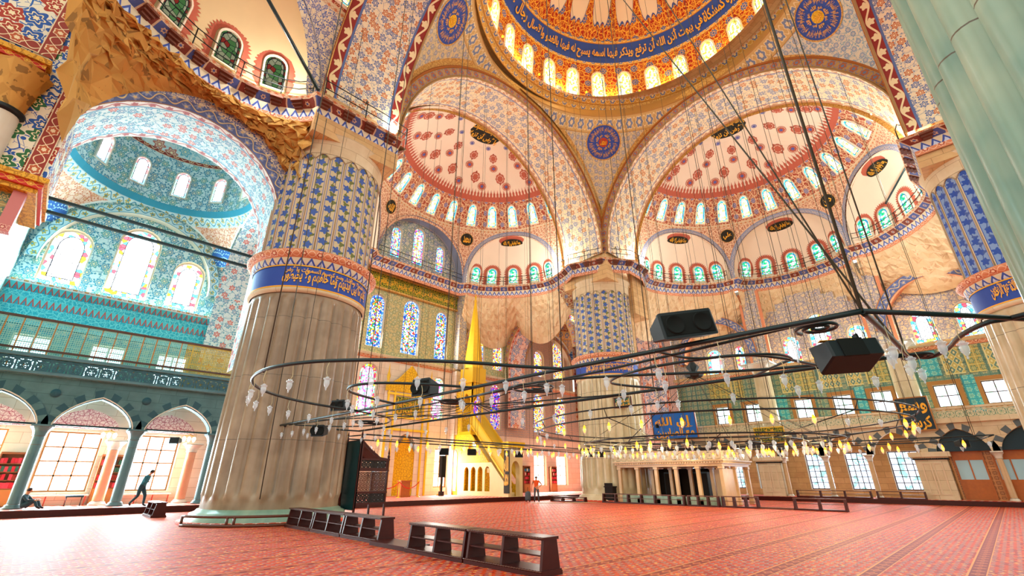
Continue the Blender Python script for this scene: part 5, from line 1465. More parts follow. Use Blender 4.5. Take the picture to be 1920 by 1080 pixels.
# ------------------------------------------------------------------ great pillars
def pillar(name_label, x, y, mshaft, mbase, txt, N=30, rot=0., oct_=None, tiles='flute_tiles', flip=None, r0=2.72, red=True):
    t = thing('fluted_pillar', name_label, 'pillar', (x, y, 0))
    def reed(th, z):
        k = abs(sin(N*th/2)); f = .93 + .08*k**.55
        e = min(1, max(0, (z-.75)/.35)) * min(1, max(0, (9.35-z)/.3))
        # rounded reed ends
        if z < 1.1 or z > 9.0: f = .985 + (f-.985)*max(0, min(1, e*1.4 - (1-k)*.6))
        return f
    m = MB(); zs_ = [.45, .7, .8, .88, .96, 1.04, 1.15, 2.5, 4.2, 6, 7.8, 8.9, 9.05, 9.15, 9.25, 9.35, 9.5]
    m.lathe([(r0 - .012*z, z) for z in zs_], 0, 0, N*8, fr=reed); sh = m.build('shaft', mshaft, t)
    m = MB(); m.lathe([(3.12, .0), (3.12, .12), (2.98, .2), (2.98, .34), (2.8, .42), (2.74, .5), (2.6, .52)], 0, 0, 72); m.build('base', mbase, t)
    if red: m = MB(); m.lathe([(3.35, .0), (3.35, .1), (3.1, .1)], 0, 0, 64); m.build('base_step', 'carpet_platform', t)
    m = MB(); m.lathe([(2.62, 9.4), (2.72, 9.46), (2.76, 9.56), (2.7, 9.62)], 0, 0, 72); m.build('collar', 'stone_pale', t)
    m = MB(); m.lathe([(2.7, 9.6), (2.7, 10.75)], 0, 0, 72); bd = m.build('inscription_band', 'blue_paint', t)
    m = MB(); m.lathe([(2.71, 9.62), (2.73, 9.68)], 0, 0, 72); m.lathe([(2.73, 10.66), (2.71, 10.74)], 0, 0, 72); m.build('band_edge', 'gold_text', bd)
    a0, a1 = oct_
    m = MB(); v_, f_, asp = text_mesh(txt)
    for lines, (b0, b1) in ((txt, (9.74, 10.62)),):
        v_, f_, asp = text_mesh(lines)
        for px, py in v_: a = a0+(a1-a0)*px; m.v.append((2.735*cos(a), 2.735*sin(a), b0+(b1-b0)*py))
        for q in f_: m.face(q)
    v_, f_, asp = text_mesh('من علمه إلا بما شاء وسع كرسيه السموات والأرض'); b = len(m.v)
    for px, py in v_: a = a0+.02+(a1-a0)*px; m.v.append((2.74*cos(a), 2.74*sin(a), 10.26+.38*py))
    for q in f_: m.face([b+i for i in q])
    m.build('lettering', 'gold_text', bd)
    m = MB(); m.lathe([(2.7, 10.72), (2.8, 10.8), (2.84, 11.05)], 0, 0, 72, mi=0); m.lathe([(2.84, 11.05), (3.05, 11.15), (3.1, 11.3), (3.02, 11.42), (2.75, 11.46)], 0, 0, 72, mi=1)
    m.build('ring_moulding', ['cornice_chev', 'band_terracotta'], t)
    # tiled flutes
    m = MB(); NT = 22; b = len(m.v)
    zz = [11.4, 13, 14.6, 16.2, 16.75, 16.9, 17.02, 17.12, 17.2]
    R_ = 2.58
    for c in range(NT):
        for i in range(6):
            for j in range(len(zz)-1):
                q = []
                for X, Y in ((i, j), (i+1, j), (i+1, j+1), (i, j+1)):
                    k = X/6; z = zz[Y]; th = 2*pi*(c+k)/NT
                    dep = .09*sin(pi*k) * (1 if z < 16.8 else max(0, 1-(z-16.8)/.4))
                    q.append((((R_-dep)*cos(th), (R_-dep)*sin(th), z), (k + (c % 2)*0 + c, z + c*.31)))
                inarch = zz[j] < 16.75 + .5*sin(pi*(i+.5)/6)
                m.add([p for p, _ in q], [u for _, u in q], 0 if inarch else 1, True)
    m.build('tiled_flutes', [tiles, 'stone_pale'], t)
    m = MB(); 
    for c in range(NT):
        th = 2*pi*c/NT; m.tube([(R_*cos(th), R_*sin(th), 11.45), (R_*cos(th), R_*sin(th), 16.9)], .035, 4)
        pts = []
        for i in range(9):
            k = i/8; a = th + 2*pi*k/NT; pts.append((R_*1.005*cos(a), R_*1.005*sin(a), 16.85+.33*sin(pi*k)))
        m.tube(pts, .03, 4)
    m.build('flute_ribs', 'stone_pale', t)
    m = MB(); m.lathe([(2.6, 17.2), (2.62, 17.75), (2.7, 18.1), (2.8, 18.4)], 0, 0, 48); hd = m.build('head', 'stone_pale', t)
    m = MB(); sx, sy = 1 if x < 0 else -1, 1 if y < 0 else -1
    # square stone block carrying the cornice, mostly hidden in the walls
    ax0, ax1 = sorted((sx*2.55, -sx*2.3)); ay0, ay1 = sorted((sy*2.55, -sy*2.3))
    m.box(ax0, ay0, 18.0, ax1, ay1, 20.6); m.build('top_block', 'stone_warm', t)
    return t
pillar('great brown fluted pillar at the left with blue inscription band', -13.1, 13.1, 'marble_brown', 'marble_green', 'يعلم ما بين أيديهم وما خلفهم ولا يحيطون', oct_=(radians(-138), radians(-44)), N=26)
pillar('distant cream fluted pillar in the middle behind the ring chandelier', 13.3, 13.2, 'marble_cream', 'stone_pale', 'وسع كرسيه السموات والأرض ولا يؤوده حفظهما وهو العلي العظيم', oct_=(radians(-185), radians(-92)), N=26, r0=2.78)
pillar('pale fluted pillar at the right edge with yellow lettering on blue', 13.3, -13.3, 'marble_cream', 'stone_pale', 'هو الله الذي لا إله إلا هو عالم الغيب والشهادة هو الرحمن', oct_=(radians(135), radians(225)), N=26, tiles='flute_tiles_blue')
pillar('huge pale green marble pillar filling the upper right corner, closest to the viewer', -13.1, -13.1, 'marble_green', 'marble_green', 'الله لا إله إلا هو', oct_=(radians(60), radians(120)), N=36, r0=2.86)
# give the near pillar its full height look: its shaft runs up as bare marble
# ------------------------------------------------------------------ railings on the cornice
def iron_railing(path, z, label, h=1.0, off=.45, hook=0):
    t = thing('iron_railing', label, 'railing', (0, 0, 0)); P = [Vector((a, b)) for a, b in path]; pts = []
    for i, p in enumerate(P):
        a = P[max(0, i-1)]; c = P[min(len(P)-1, i+1)]; d = (c-a).normalized(); r = Vector((d.y, -d.x)); q = p + r*off; pts.append((q.x, q.y))
    for hh in (h, h*.55):
        m = MB(); m.tube([(x, y, z+hh) for x, y in pts], .028, 5); m.build('rail', 'black_metal', t)
    L = 0; last = -9
    for i, (x, y) in enumerate(pts):
        if i: L += hypot(x-pts[i-1][0], y-pts[i-1][1])
        if L-last > 1.6 or i in (0, len(pts)-1):
            last = L; m = MB()
            pp = [(x, y, z), (x, y, z+h)]
            if hook and int(L) % 2 == 0:
                c = Vector((x, y)); o_ = P[i]-c; o_ = o_.normalized()*.3; pp += [(x+o_.x*.5, y+o_.y*.5, z+h+.35), (x+o_.x, y+o_.y, z+h+.2)]
            m.tube(pp, .03, 5); m.build('post', 'black_metal', t)
    return t
def dens(path, step=1.2):
    o = [path[0]]
    for a, b in zip(path, path[1:]):
        L = hypot(b[0]-a[0], b[1]-a[1]); k = max(1, round(L/step))
        for i in range(1, k+1): o.append((a[0]+(b[0]-a[0])*i/k, a[1]+(b[1]-a[1])*i/k))
    return o
iron_railing(dens(ell(*AXE)), 19.92, 'black iron railing along the cornice of the top-left exedra', h=1.15)
iron_railing(dens([(-15.3, 10.6), (-10.6, 10.6), (-10.5, 13.5)]), 19.92, 'black iron railing with hooked posts above the great left pillar', hook=1, h=1.15)
iron_railing(dens([(-4.4, 24.9), (5.4, 24.9)]), 19.92, 'thin railing in front of the blue arched niche with three windows')
iron_railing(dens(EXD_C), 19.92, 'thin railing of the exedra above the pulpit spire')
iron_railing(dens(PATH_C), 19.92, 'thin hooked railing on top of the middle pillar', hook=1)
iron_railing(dens(EXA_C), 19.92, 'thin railing of the exedra right of the middle pillar')
iron_railing(dens(EXB_C), 19.92, 'thin railing of the middle exedra under the right half dome')
iron_railing(dens(EXC_C), 19.92, 'thin railing of the exedra beside the right pillar')
iron_railing(dens(PATH_R[:2]), 19.92, 'thin hooked railing above the right pillar', hook=1)
# small round lamp in the exedra above the pulpit
m = MB(); m.lathe([(.01, -.12), (.1, -.08), (.13, 0), (.1, .08), (.01, .12)], 0, 0, 12); o = m.build('floodlight', 'bulb_cool'); o.location = (11.3, 17.3, 20.9); tag(o, 'small glaring white floodlight on the cornice left of the middle pillar', 'lamp')
# ------------------------------------------------------------------ shoe racks / barriers
def rack(w_=2.15, h=.62, d=.5, cells=2, solid=True):
    t = thing('shoe_rack', 'x', 'shoe rack')
    m = MB()      # long side along y, lower slightly wider than the top
    m.box(-d/2-.04, 0, 0, d/2+.04, w_, .07); m.box(-d/2-.02, .0, .07, d/2+.02, w_, .1); b = m.build('base_board', 'wood_dark', t)
    m = MB(); m.box(-d/2+.04, 0, h-.05, d/2-.04, w_, h); m.build('top_board', 'wood_dark', t)
    for k in range(cells+1):
        y = .02 + (w_-.1)*k/cells; m = MB()
        m.slab([(-d/2, .1), (d/2, .1), (d/2-.07, h-.05), (-d/2+.07, h-.05)], [], lambda a, b_, q, y=y: Vector((a, y+q, b_)), 0, .06); m.build('upright', 'wood_dark', t)
    for k in range(cells):
        y0 = .05+(w_-.1)*k/cells; y1 = .02+(w_-.1)*(k+1)/cells; m = MB(); m.box(-d/2+.05, y0, h*.5, d/2-.05, y1, h*.5+.025); m.build('shelf', 'wood_dark', t)
    m = MB()
    n = int(w_/.035)
    for zz, xx in ((.085, -d/2-.035), (h-.02, -d/2+.035)):
        m = MB(); m.tube([(xx, w_*i/n, zz) for i in range(n+1)], [.007+.011*(i % 2) for i in range(n+1)], 5); m.build('bead_trim', 'wood_frame', t)
    return t
r0 = rack()
spots = [((-13.85, -3.35, 0), 'nearest low dark shoe rack, right-hand one of the front pair'), ((-13.85, -1.15, 0), 'low dark shoe rack, left-hand one of the front pair'),
         ((-13.6, 2.75, 0), 'low dark shoe rack below the carved lectern tower, nearest of three in line'), ((-13.6, 4.95, 0), 'low dark shoe rack, middle one of three beside the great left pillar'), ((-13.6, 7.15, 0), 'low dark shoe rack, farthest of three against the great left pillar')]
for i, (p, lab) in enumerate(spots):
    if i == 0: r0.location = p; r0['label'] = lab
    else: dup(r0, p, None, lab)
m = MB(); m.box(-14.1, 1.05, 0, -13.4, 2.75, .07); m.box(-14.12, 1.05, .07, -13.38, 2.75, .1); tag(m.build('threshold_board', 'wood_dark'), 'low dark board on the carpet joining two groups of shoe racks', 'board')
o = dup(r0, (-16.3, 17.6, 0), radians(0), 'small pale-lit shoe rack on the carpet left of the great left pillar')
# far barrier along x=10
def low_rail(x, y0, y1, label, n=3, h=.62, z=0, rz=None):
    t = thing('low_railing', label, 'railing', (x, y0, z), rz or 0); L = y1-y0
    m = MB(); m.box(-.2, 0, 0, .2, L, .08); m.build('base_board', 'wood_dark', t)
    m = MB(); m.box(-.14, 0, h-.05, .14, L, h); m.build('top_board', 'wood_frame', t)
    m = MB(); m.box(-.1, 0, h*.52, .1, L, h*.52+.03); m.build('shelf', 'wood_frame', t)
    for k in range(n+1):
        y = (L-.1)*k/n; m = MB(); m.slab([(-.18, .08), (.18, .08), (.13, h-.05), (-.13, h-.05)], [], lambda a, b_, q, y=y: Vector((a, y+q, b_)), 0, .1); m.build('upright', 'wood_dark', t)
    return t
low_rail(9.6, 5.6, 11.9, 'low brown railing with openings in front of the marble tribune, left section', 6)
low_rail(9.6, 3.4, 5.4, 'low brown railing, middle section in front of the tribune corner', 3)
low_rail(9.8, 1.2, 3.3, 'low brown railing just right of the marble tribune', 3)
low_rail(10.0, -3.1, -.6, 'isolated low brown railing on the red carpet at the right', 2)
m = MB(); m.box(9.7, -.6, 0, 10.2, 1.2, .09); tag(m.build('threshold_board', 'wood_frame'), 'low brown threshold board linking the far railings', 'board')
low_rail(22.3, -2.2, 2.6, 'thin low railing under the barred windows at the right', 3, h=.5, z=.3)
low_rail(22.3, -5.2, -2.5, 'thin low railing in front of the brown barred window nearest the booth', 2, h=.5, z=.3)
t = thing('low_railing', 'curved low brown rail at the foot of the great left pillar', 'railing', (-13.1, 13.1, 0))
ar = [(3.55*cos(radians(a)), 3.55*sin(radians(a))) for a in range(196, 268, 4)]
for z_, r_ in ((.34, .05), (.05, .06)): m = MB(); m.tube([(x, y, z_) for x, y in ar], r_, 6); m.build('rail', 'wood_frame', t)
for k in (0, 8, 9, 17): m = MB(); m.tube([(*ar[k], 0), (*ar[k], .34)], .05, 6); m.build('post', 'wood_frame', t)
low_rail(8.8, 12.9, 16.2, 'low pale bench at the left foot of the middle pillar', 3, h=.35)
# ------------------------------------------------------------------ carved lectern tower (kursi)
t = thing('lectern_tower', 'tall dark carved wooden preaching chair with pierced star panels and pointed finials', 'preaching chair', (-8.7, 12.05, 0), radians(90))
W_, D_ = 1.5, 1.5; zb = .75
sidex = lambda a, b_, d: Vector((-W_/2+d, a, b_))
m = MB()
for y, h in ((0, 2.5), (D_, 3.3)):
    for x in (-W_/2, W_/2-.08): m.box(x, y, .0, x+.08, y+.08, h)
m.build('corner_posts', 'wood_dark', t)
for x in (-W_/2+.02, W_/2-.06):
    m = MB(); m.slab([(.08, 2.0), (D_, 2.0), (D_, 3.2), (1.05, 2.85), (.5, 2.5), (.08, 2.45)], [[(.16, 2.07), (D_-.08, 2.07), (D_-.08, 3.05), (1.02, 2.75), (.5, 2.42), (.16, 2.37)]], lambda a, b_, q, x=x: Vector((x+q, a, b_)), 0, .04); m.build('side_frame', 'wood_dark', t)
for (z0, z1, mt) in ((.6, .98, 'screen_black'), (1.06, 1.9, 'screen_wood'), (2.0, 2.4, 'screen_black')):
    m = MB(); m.add([(-W_/2+.08, -.0, z0), (W_/2-.08, -.0, z0), (W_/2-.08, -.0, z1), (-W_/2+.08, 0, z1)], [(0, 0), (W_-.16, 0), (W_-.16, z1-z0), (0, z1-z0)])
    m.add([(-W_/2+.04, .08, z0), (-W_/2+.04, D_, z0), (-W_/2+.04, D_, z1), (-W_/2+.04, .08, z1)], [(0, 0), (D_-.08, 0), (D_-.08, z1-z0), (0, z1-z0)])
    m.build('pierced_panel', mt, t)
m = MB()
for z in (.52, .98, 1.92, 2.4): m.box(-W_/2, -.02, z, W_/2, .08, z+.08); m.box(-W_/2-.01, 0, z, -W_/2+.08, D_, z+.08)
m.build('rails', 'wood_dark', t)
m = MB(); m.box(-W_/2, D_, .3, W_/2, D_+.05, 3.25); m.build('back_board', 'teal_wood', t)
m = MB(); m.slab([(0.08, 2.5), (.5, 2.55), (1.05, 2.92), (D_, 3.3), (D_, 3.22), (1.05, 2.84), (.5, 2.47), (.08, 2.42)], [], lambda a, b_, q: Vector((-W_/2+q, a, b_)), 0, W_); m.build('sloping_top', 'wood_dark', t)
for y, h in ((.04, 2.5), (D_+.04, 3.3)):
    for x in (-W_/2+.04, W_/2-.04): m = MB(); m.lathe([(.05, h), (.07, h+.08), (.03, h+.16), (.05, h+.22), (.0, h+.5)], x, y, 8); m.build('finial', 'wood_dark', t)
t = thing('step_ladder', 'narrow dark ladder leaning behind the carved preaching chair', 'ladder', (-10.75, 11.6, 0), radians(60))
for x in (0, .35): m = MB(); m.tube([(x, 0, 0), (x+.1, .3, 2.6)], .03, 6); m.build('rail', 'wood_dark', t)
for k in range(7): m = MB(); f = (k+1)/8; m.tube([(.1*f, .3*f, 2.6*f), (.35+.1*f, .3*f, 2.6*f)], .02, 5); m.build('rung', 'wood_frame', t)
# ------------------------------------------------------------------ mihrab and pulpit
t = thing('mihrab', 'gilded marble prayer niche with peaked crest and green inscription', 'prayer niche', (1.0, 25.95, .3))
m = MB()
m.slab([(-2.2, 0), (2.2, 0), (2.2, 8.2), (-2.2, 8.2)], [arch_out(0, .02, 1.9, 4.8, 'point')], lambda a, b_, d: Vector((a, -.5+d, b_)), 0, .5); m.build('surround', 'stone_pinkish', t)
m = MB(); 
for x in (-2.15, -1.55, 1.4, 2.0): m.box(x, -.6, 0, x+.15, -.45, 8.2)
for z in (7.9, 6.0, 5.0): m.box(-2.2, -.62, z, 2.2, -.45, z+.18)
m.build('gilt_frame', 'gold', t)
m = MB(); m.slab([(-2.3, 8.2), (2.3, 8.2), (2.3, 8.6), (1.1, 9.4), (0, 10.6), (-1.1, 9.4), (-2.3, 8.6)], [], lambda a, b_, d: Vector((a, -.6+d, b_)), 0, .3); cr = m.build('crest', 'mihrab_gold', t)
for x in (-2.2, 2.2):
    m = MB(); m.lathe([(.12, 8.5), (.2, 8.8), (.1, 9.1), (.16, 9.4), (.07, 9.8), (0.01, 10.5)], x, -.45, 10); m.build('finial', 'gold_plain', t)
m = MB(); m.box(-1.3, -.58, 6.3, 1.3, -.5, 7.8); ip = m.build('inscription_panel', 'green_text', t)
lettering(['كلما دخل عليها', 'زكريا المحراب'], lambda a, b_: (-1.2+2.4*a, -.61, 6.35+1.4*b_), 'gold_text', ip)
m = MB(); m.grid(lambda u, v: (-.95*cos(pi*u), -.02-.0+.0*v, 0), 1, 1)
m = MB(); m.grid(lambda u, v: ((-.95*cos(pi*u))*(1 if v < .7 else (1-v)/.3*.9+.1), -.45+.43*sin(pi*u)*(1 if v < .7 else (1-v)/.3), .0+4.7*v), 12, 10); m.build('niche', 'mihrab_gold', t)
for x in (-3.0, 3.2):
    o = thing('floor_lamp', ('left' if x < 0 else 'right') + ' tall brass candle lamp beside the prayer niche', 'lamp', (1.0+x, 24.6, .3))
    m = MB(); m.lathe([(.3, 0), (.3, .06), (.08, .2), (.05, .5), (.1, .7), (.04, .9), (.04, 2.0), (.12, 2.1), (.05, 2.2)], 0, 0, 12); m.build('stand', 'brass', o)
    m = MB(); m.lathe([(.05, 2.2), (.17, 2.35), (.2, 2.55), (.12, 2.75), (.02, 2.85)], 0, 0, 12); m.build('lamp_shade', 'bulb_soft', o)
# pulpit (minbar), stair descends toward the hall (-y)
PX = 6.05
t = thing('pulpit', 'tall gilded marble pulpit with stair, arched base and pointed golden spire', 'pulpit', (PX, 17.9, .3))
SY_ = lambda a, b_, q: Vector((q, a, b_))
m = MB(); m.slab([(.6, 0), (6.6, 0), (6.6, 4.9), (5.0, 4.9), (1.0, .9), (.6, .9)], [arch_out(a, .35, .62, 1.9, 'point') for a in (2.75, 3.65, 4.55, 5.45)], SY_, -.06, .06); side = m.build('side_panel', 'mihrab_gold', t)
m = MB(); m.slab([(.6, 0), (6.6, 0), (6.6, 2.55), (2.3, 2.55), (.6, .9)], [arch_out(a, .35, .62, 1.9, 'point') for a in (2.75, 3.65, 4.55, 5.45)], SY_, -.1, -.061); m.build('arcade_panel', 'marble_ivory', t)
m = MB(); m.slab([(.6, 0), (6.6, 0), (6.6, 4.9), (5.0, 4.9), (1.0, .9), (.6, .9)], [], SY_, 1.14, 1.26); m.build('side_panel', 'mihrab_gold', t)
for q0 in (-.08, 1.16):
    m = MB(); m.slab([(.45, 1.1), (4.9, 5.5), (4.9, 6.7), (.45, 2.3)], [], SY_, q0, q0+.1); m.build('balustrade', 'screen_gold', t)
    m = MB()
    for o_ in (0, 1.12): m.slab([(.4, 1.0+o_), (5.0, 5.55+o_), (5.0, 5.75+o_), (.4, 1.2+o_)], [], SY_, q0-.04, q0+.14)
    m.build('handrail', 'gold_plain', t)
for k in range(14): m = MB(); m.box(0, .8+k*.3, 0 if k == 0 else .3+k*.3-.35, 1.2, 1.1+k*.3, .3+k*.3); m.build('step', 'marble_ivory', t)
m = MB(); m.slab([(-.2, 0), (1.4, 0), (1.4, 3.6), (-.2, 3.6)], [arch_out(.6, .02, .9, 2.6, 'point')], lambda a, b_, q: Vector((a, q, b_)), .15, .6); m.build('portal', 'marble_ivory', t)
m = MB(); m.box(-.3, .05, 3.6, 1.5, .7, 3.9); m.box(-.36, .0, 3.9, 1.56, .75, 4.05); m.build('portal_cornice', 'gold', t)
m = MB(); m.box(-.25, .0, .25, -.2, .62, 3.4); db = m.build('door_curtain', 'dark_disc', t)
lettering(['الله', 'محمد'], lambda a, b_: (-.28, .55-.48*a, 1.0+2.1*b_), 'gold_text', db)
# kiosk under the spire
m = MB()
m.slab([(5.0, 4.9), (6.6, 4.9), (6.6, 5.2), (5.0, 5.2)], [], SY_, -.15, 1.35); m.build('landing', 'gold', t)
for q_ in (-.1, 1.15):
    for a in (5.0, 6.4):
        m = MB(); m.lathe([(.12, 5.2), (.09, 5.4), (.09, 8.2), (.15, 8.4)], q_+.06, a+.08, 8); m.build('post', 'gold_plain', t)
m = MB()
for f in ((-.15, -.05), (1.2, 1.3)): m.slab([(4.95, 7.6), (5.2, 7.6), (5.2, 8.0), (5.8, 8.6), (6.35, 8.0), (6.35, 7.6), (6.65, 7.6), (6.65, 9.6), (4.95, 9.6)], [], SY_, *f)
m.slab([(-.15, 7.6), (.05, 7.6), (.05, 8.0), (.6, 8.6), (1.1, 8.0), (1.1, 7.6), (1.35, 7.6), (1.35, 9.6), (-.15, 9.6)], [], lambda a, b_, q: Vector((a, q, b_)), 4.95, 5.05)
m.build('arched_canopy', 'mihrab_gold', t)
m = MB(); m.box(-.3, 4.8, 9.5, 1.5, 6.8, 9.75); m.box(-.2, 4.9, 9.75, 1.4, 6.7, 10.9); m.build('canopy_cornice', 'gold_plain', t)
m = MB(); m.lathe([(.95, 10.9), (.9, 11.2), (.12, 17.6), (.1, 17.7)], .6, 5.8, 8, smooth=False); m.build('spire', 'gold', t)
m = MB(); m.lathe([(.1, 17.7), (.16, 17.9), (.05, 18.1), (.12, 18.3), (.03, 18.5), (.01, 19.2)], .6, 5.8, 8); m.build('finial', 'gold_plain', t)
m = MB(); m.box(-.02, 6.6, 0, 1.2, 8.05, 9.2); m.build('rear_body', 'mihrab_gold', t)
m = MB()
m.slab(arch_out(7.3, .3, .8, 3.4, 'point'), [], SY_, -.06, -.03); m.slab(arch_out(7.3, 5.0, .5, 2.0, 'point'), [], SY_, -.06, -.03); m.build('arched_recess', 'marble_warm', t)
m = MB(); m.lathe([(.01, 0), (.55, 0), (.55, .04)], 0, 0, 24); m.lathe([(.35, -.02), (.42, -.03), (.35, -.04)], 0, 0, 24)
m.v = [(-.08-z_, 4.7+x, 3.7+y_) for x, y_, z_ in m.v]; m.build('rosette', 'gold_plain', t)
# marble tribune -----------------------------------------------------------------
TX0, TX1, TY0, TY1 = 10.6, 15.2, 3.3, 11.2
t = thing('marble_tribune', 'low marble tribune on square columns, standing in front of the middle pillar', 'tribune', (TX0, TY0, 0))
m = MB(); m.box(0, 0, 2.35, TX1-TX0, TY1-TY0, 2.5); m.box(-.1, -.1, 2.5, TX1-TX0+.1, TY1-TY0+.1, 2.66); m.box(-.2, -.2, 2.66, TX1-TX0+.2, TY1-TY0+.2, 2.76); m.build('slab', 'marble_warm', t)
m = MB()
n = 40
for (n, L, f) in ((44, TY1-TY0+.2, lambda a, b_, d: Vector((-.1-d, -.1+a, b_))), (26, TX1-TX0+.2, lambda a, b_, d: Vector((-.1+a, -.1-d, b_)))):
    o_ = [(L, 2.68), (0, 2.68)]
    for i in range(n): o_ += [(L*i/n, 2.57), (L*(i+.5)/n, 2.57), (L*(i+.5)/n, 2.64), (L*(i+1)/n-.002, 2.64)]
    m = MB(); m.slab(o_, [], f, 0, .06); m.build('dentil_moulding', 'stone_pale', t)
for (x0, y0, x1, y1) in ((-.1, -.1, -.1, TY1-TY0+.1), (-.1, -.1, TX1-TX0+.1, -.1)):
    m = MB(); L = hypot(x1-x0, y1-y0)
    for o_ in (0, .08): m.add([(x0+o_, y0+o_, 2.76), (x1+o_, y1+o_, 2.76), (x1+o_, y1+o_, 3.4), (x0+o_, y0+o_, 3.4)], [(0, 0), (L, 0), (L, .64), (0, .64)])
    m.build('pierced_parapet', 'screen_marble', t)
m = MB(); m.box(-.14, -.14, 3.38, .02, TY1-TY0+.14, 3.46); m.box(-.14, -.14, 3.38, TX1-TX0+.14, .02, 3.46); m.build('parapet_rail', 'marble_warm', t)
ys = [0, 1.55, 3.1, 4.6, 6.1, TY1-TY0-.3]
for i, y in enumerate(ys):
    for x in (0.0, 2.1, TX1-TX0-.3):
        m = MB(); m.box(x, y, .0, x+.28, y+.28, .35); m.box(x+.03, y+.03, .35, x+.25, y+.25, 2.2); m.box(x-.02, y-.02, 2.2, x+.3, y+.3, 2.35); m.build('column', 'marble_warm', t)
m = MB(); m.box(.0, .3, 0, .12, TY1-TY0-.3, .5); m.build('low_parapet', 'marble_green', t)
m = MB(); m.box(3.6, 2.0, 0, 3.75, 6.5, 2.3); m.build('dark_partition', 'dark_shade', t)
m = MB(); m.box(2.2, .3, 0, 2.3, 1.5, 2.2); m.box(.4, .12, 0, 2.0, .2, 2.2); m.build('panelled_wall', 'marble_warm', t)
for (y, w_, lab) in ((4.6, .9, 'dark grey wooden cabinet standing in the tribune, left one'), (2.2, 1.1, 'dark grey wooden cabinet standing in the tribune, right one')):
    o = thing('cabinet', lab, 'cabinet', (TX0+2.6, TY0+y, 0)); m = MB(); m.box(0, 0, 0, .6, w_, 2.05); m.build('body', 'dark_board', o)
    for k in range(2): m = MB(); m.box(-.03, .04+k*w_/2, .1, 0, w_/2-.04+k*w_/2, 1.95); m.build('door', 'dark_shade', o)
sp = thing('lectern', 'small black carved lectern at the left end of the marble tribune', 'lectern', (10.4, 11.6, 0)); m = MB(); m.box(0, 0, 0, .5, .7, 1.0); m.build('body', 'dark_shade', sp); m = MB(); m.box(-.05, -.05, 1.0, .55, .75, 1.08); m.box(0, 0, 1.08, .06, .7, 1.3); m.build('top', 'dark_shade', sp)
# wooden booth at the right -------------------------------------------------------
t = thing('wooden_booth', 'orange-brown panelled wooden booth with glazed doors at the far right', 'booth', (23.6, -12.6, .3))
m = MB(); m.box(0, 0, 0, 2.2, 5.7, 3.2); m.build('body', 'inlay_star', t)
for y0 in (.1, 2.05, 4.0):
    m = MB(); m.slab(RC(y0, .05, y0+1.55, 3.15), [RC(y0+.1, 1.25, y0+.74, 2.45), RC(y0+.81, 1.25, y0+1.45, 2.45)], lambda a, b_, d: Vector((-d, a, b_)), 0, .06); m.build('door', 'wood_orange', t)
    m = MB(); m.box(-.03, y0+.1, 1.25, -.01, y0+1.45, 2.45); m.build('glass', 'booth_glass', t)
    m = MB(); m.box(-.035, y0+.12, .3, -.0, y0+1.42, 1.1); m.build('inlaid_panel', 'inlay_star', t)
for k, y in enumerate((1.0, 3.0, 4.8)):
    m = MB(); m.lathe([(.01, -.04), (.05, -.03), (.05, 0)], -.35, y, 8); 
    o = m.build('spotlight', 'bulb_warm'); o.location = (23.6, -12.6, 3.35); tag(o, f'small warm spotlight over the wooden booth, {("right", "middle", "left")[k]} one', 'lamp', 'spotlights over the wooden booth')
for y in (-7.75, -10.95):
    m = MB(); n = 12; rs = 1.5
    pts = [(y-1.35, 3.3), (y+1.35, 3.3)] + [(y+1.35*cos(pi*i/n), 3.3+1.4*PF(abs(cos(pi*i/n)))) for i in range(1, n)]
    m.slab(pts, [], GXW, .3, .4); tag(m.build('arch_awning', 'dark_board'), f'dark green panel filling the gallery arch above the booth, {"left" if y > -9 else "right"} one', 'panel')
# boards -------------------------------------------------------------------------
def board(label, y, z, w_, h, mat_, lines, frame='gold_plain', x=22.6, tilt=.12, tm='gold_text', cat='board'):
    t = thing('calligraphy_board', label, cat, (x, y, z)); 
    A_ = lambda a, b_, d: Vector((-tilt*b_/h - d, -a, b_))
    m = MB(); m.slab(RC(-w_/2, 0, w_/2, h), [], A_, 0, .05); p = m.build('panel', mat_, t)
    m = MB(); m.slab(RC(-w_/2-.08, -.08, w_/2+.08, h+.08), [RC(-w_/2, 0, w_/2, h)], A_, -.02, .1); m.build('frame', frame, t)
    lettering(lines, lambda a, b_: A_(-w_/2*.88+w_*.88*a, h*.06+h*.88*b_, .07), tm, p)
    return t
board('dark blue-green framed calligraphy board hanging on the gallery edge', -5.95, 4.75, 1.75, 2.15, 'dark_board', ['وسع', 'كرسيه'], 'trim_wood')
board('small gold-framed dark calligraphy board on the gallery front', 3.75, 4.45, 2.2, 1.1, 'green_text', ['بسم الله الرحمن'], 'gold_plain')
board('bright blue framed board behind the lit chandelier lamps', 12.0, 5.1, 4.4, 2.4, 'blue_board', ['إن الله', 'مع الصابرين'], 'wood_orange', x=22.3)
o = board('small green sign hung on the right side of the middle pillar', 11.0, 6.9, 1.3, .7, 'green_board', ['الصلاة نور', 'المؤمن'], 'wood_frame', x=12.3, tilt=.05); o.rotation_euler = (0, 0, radians(12)); o.location = (11.6, 10.75, 6.9)
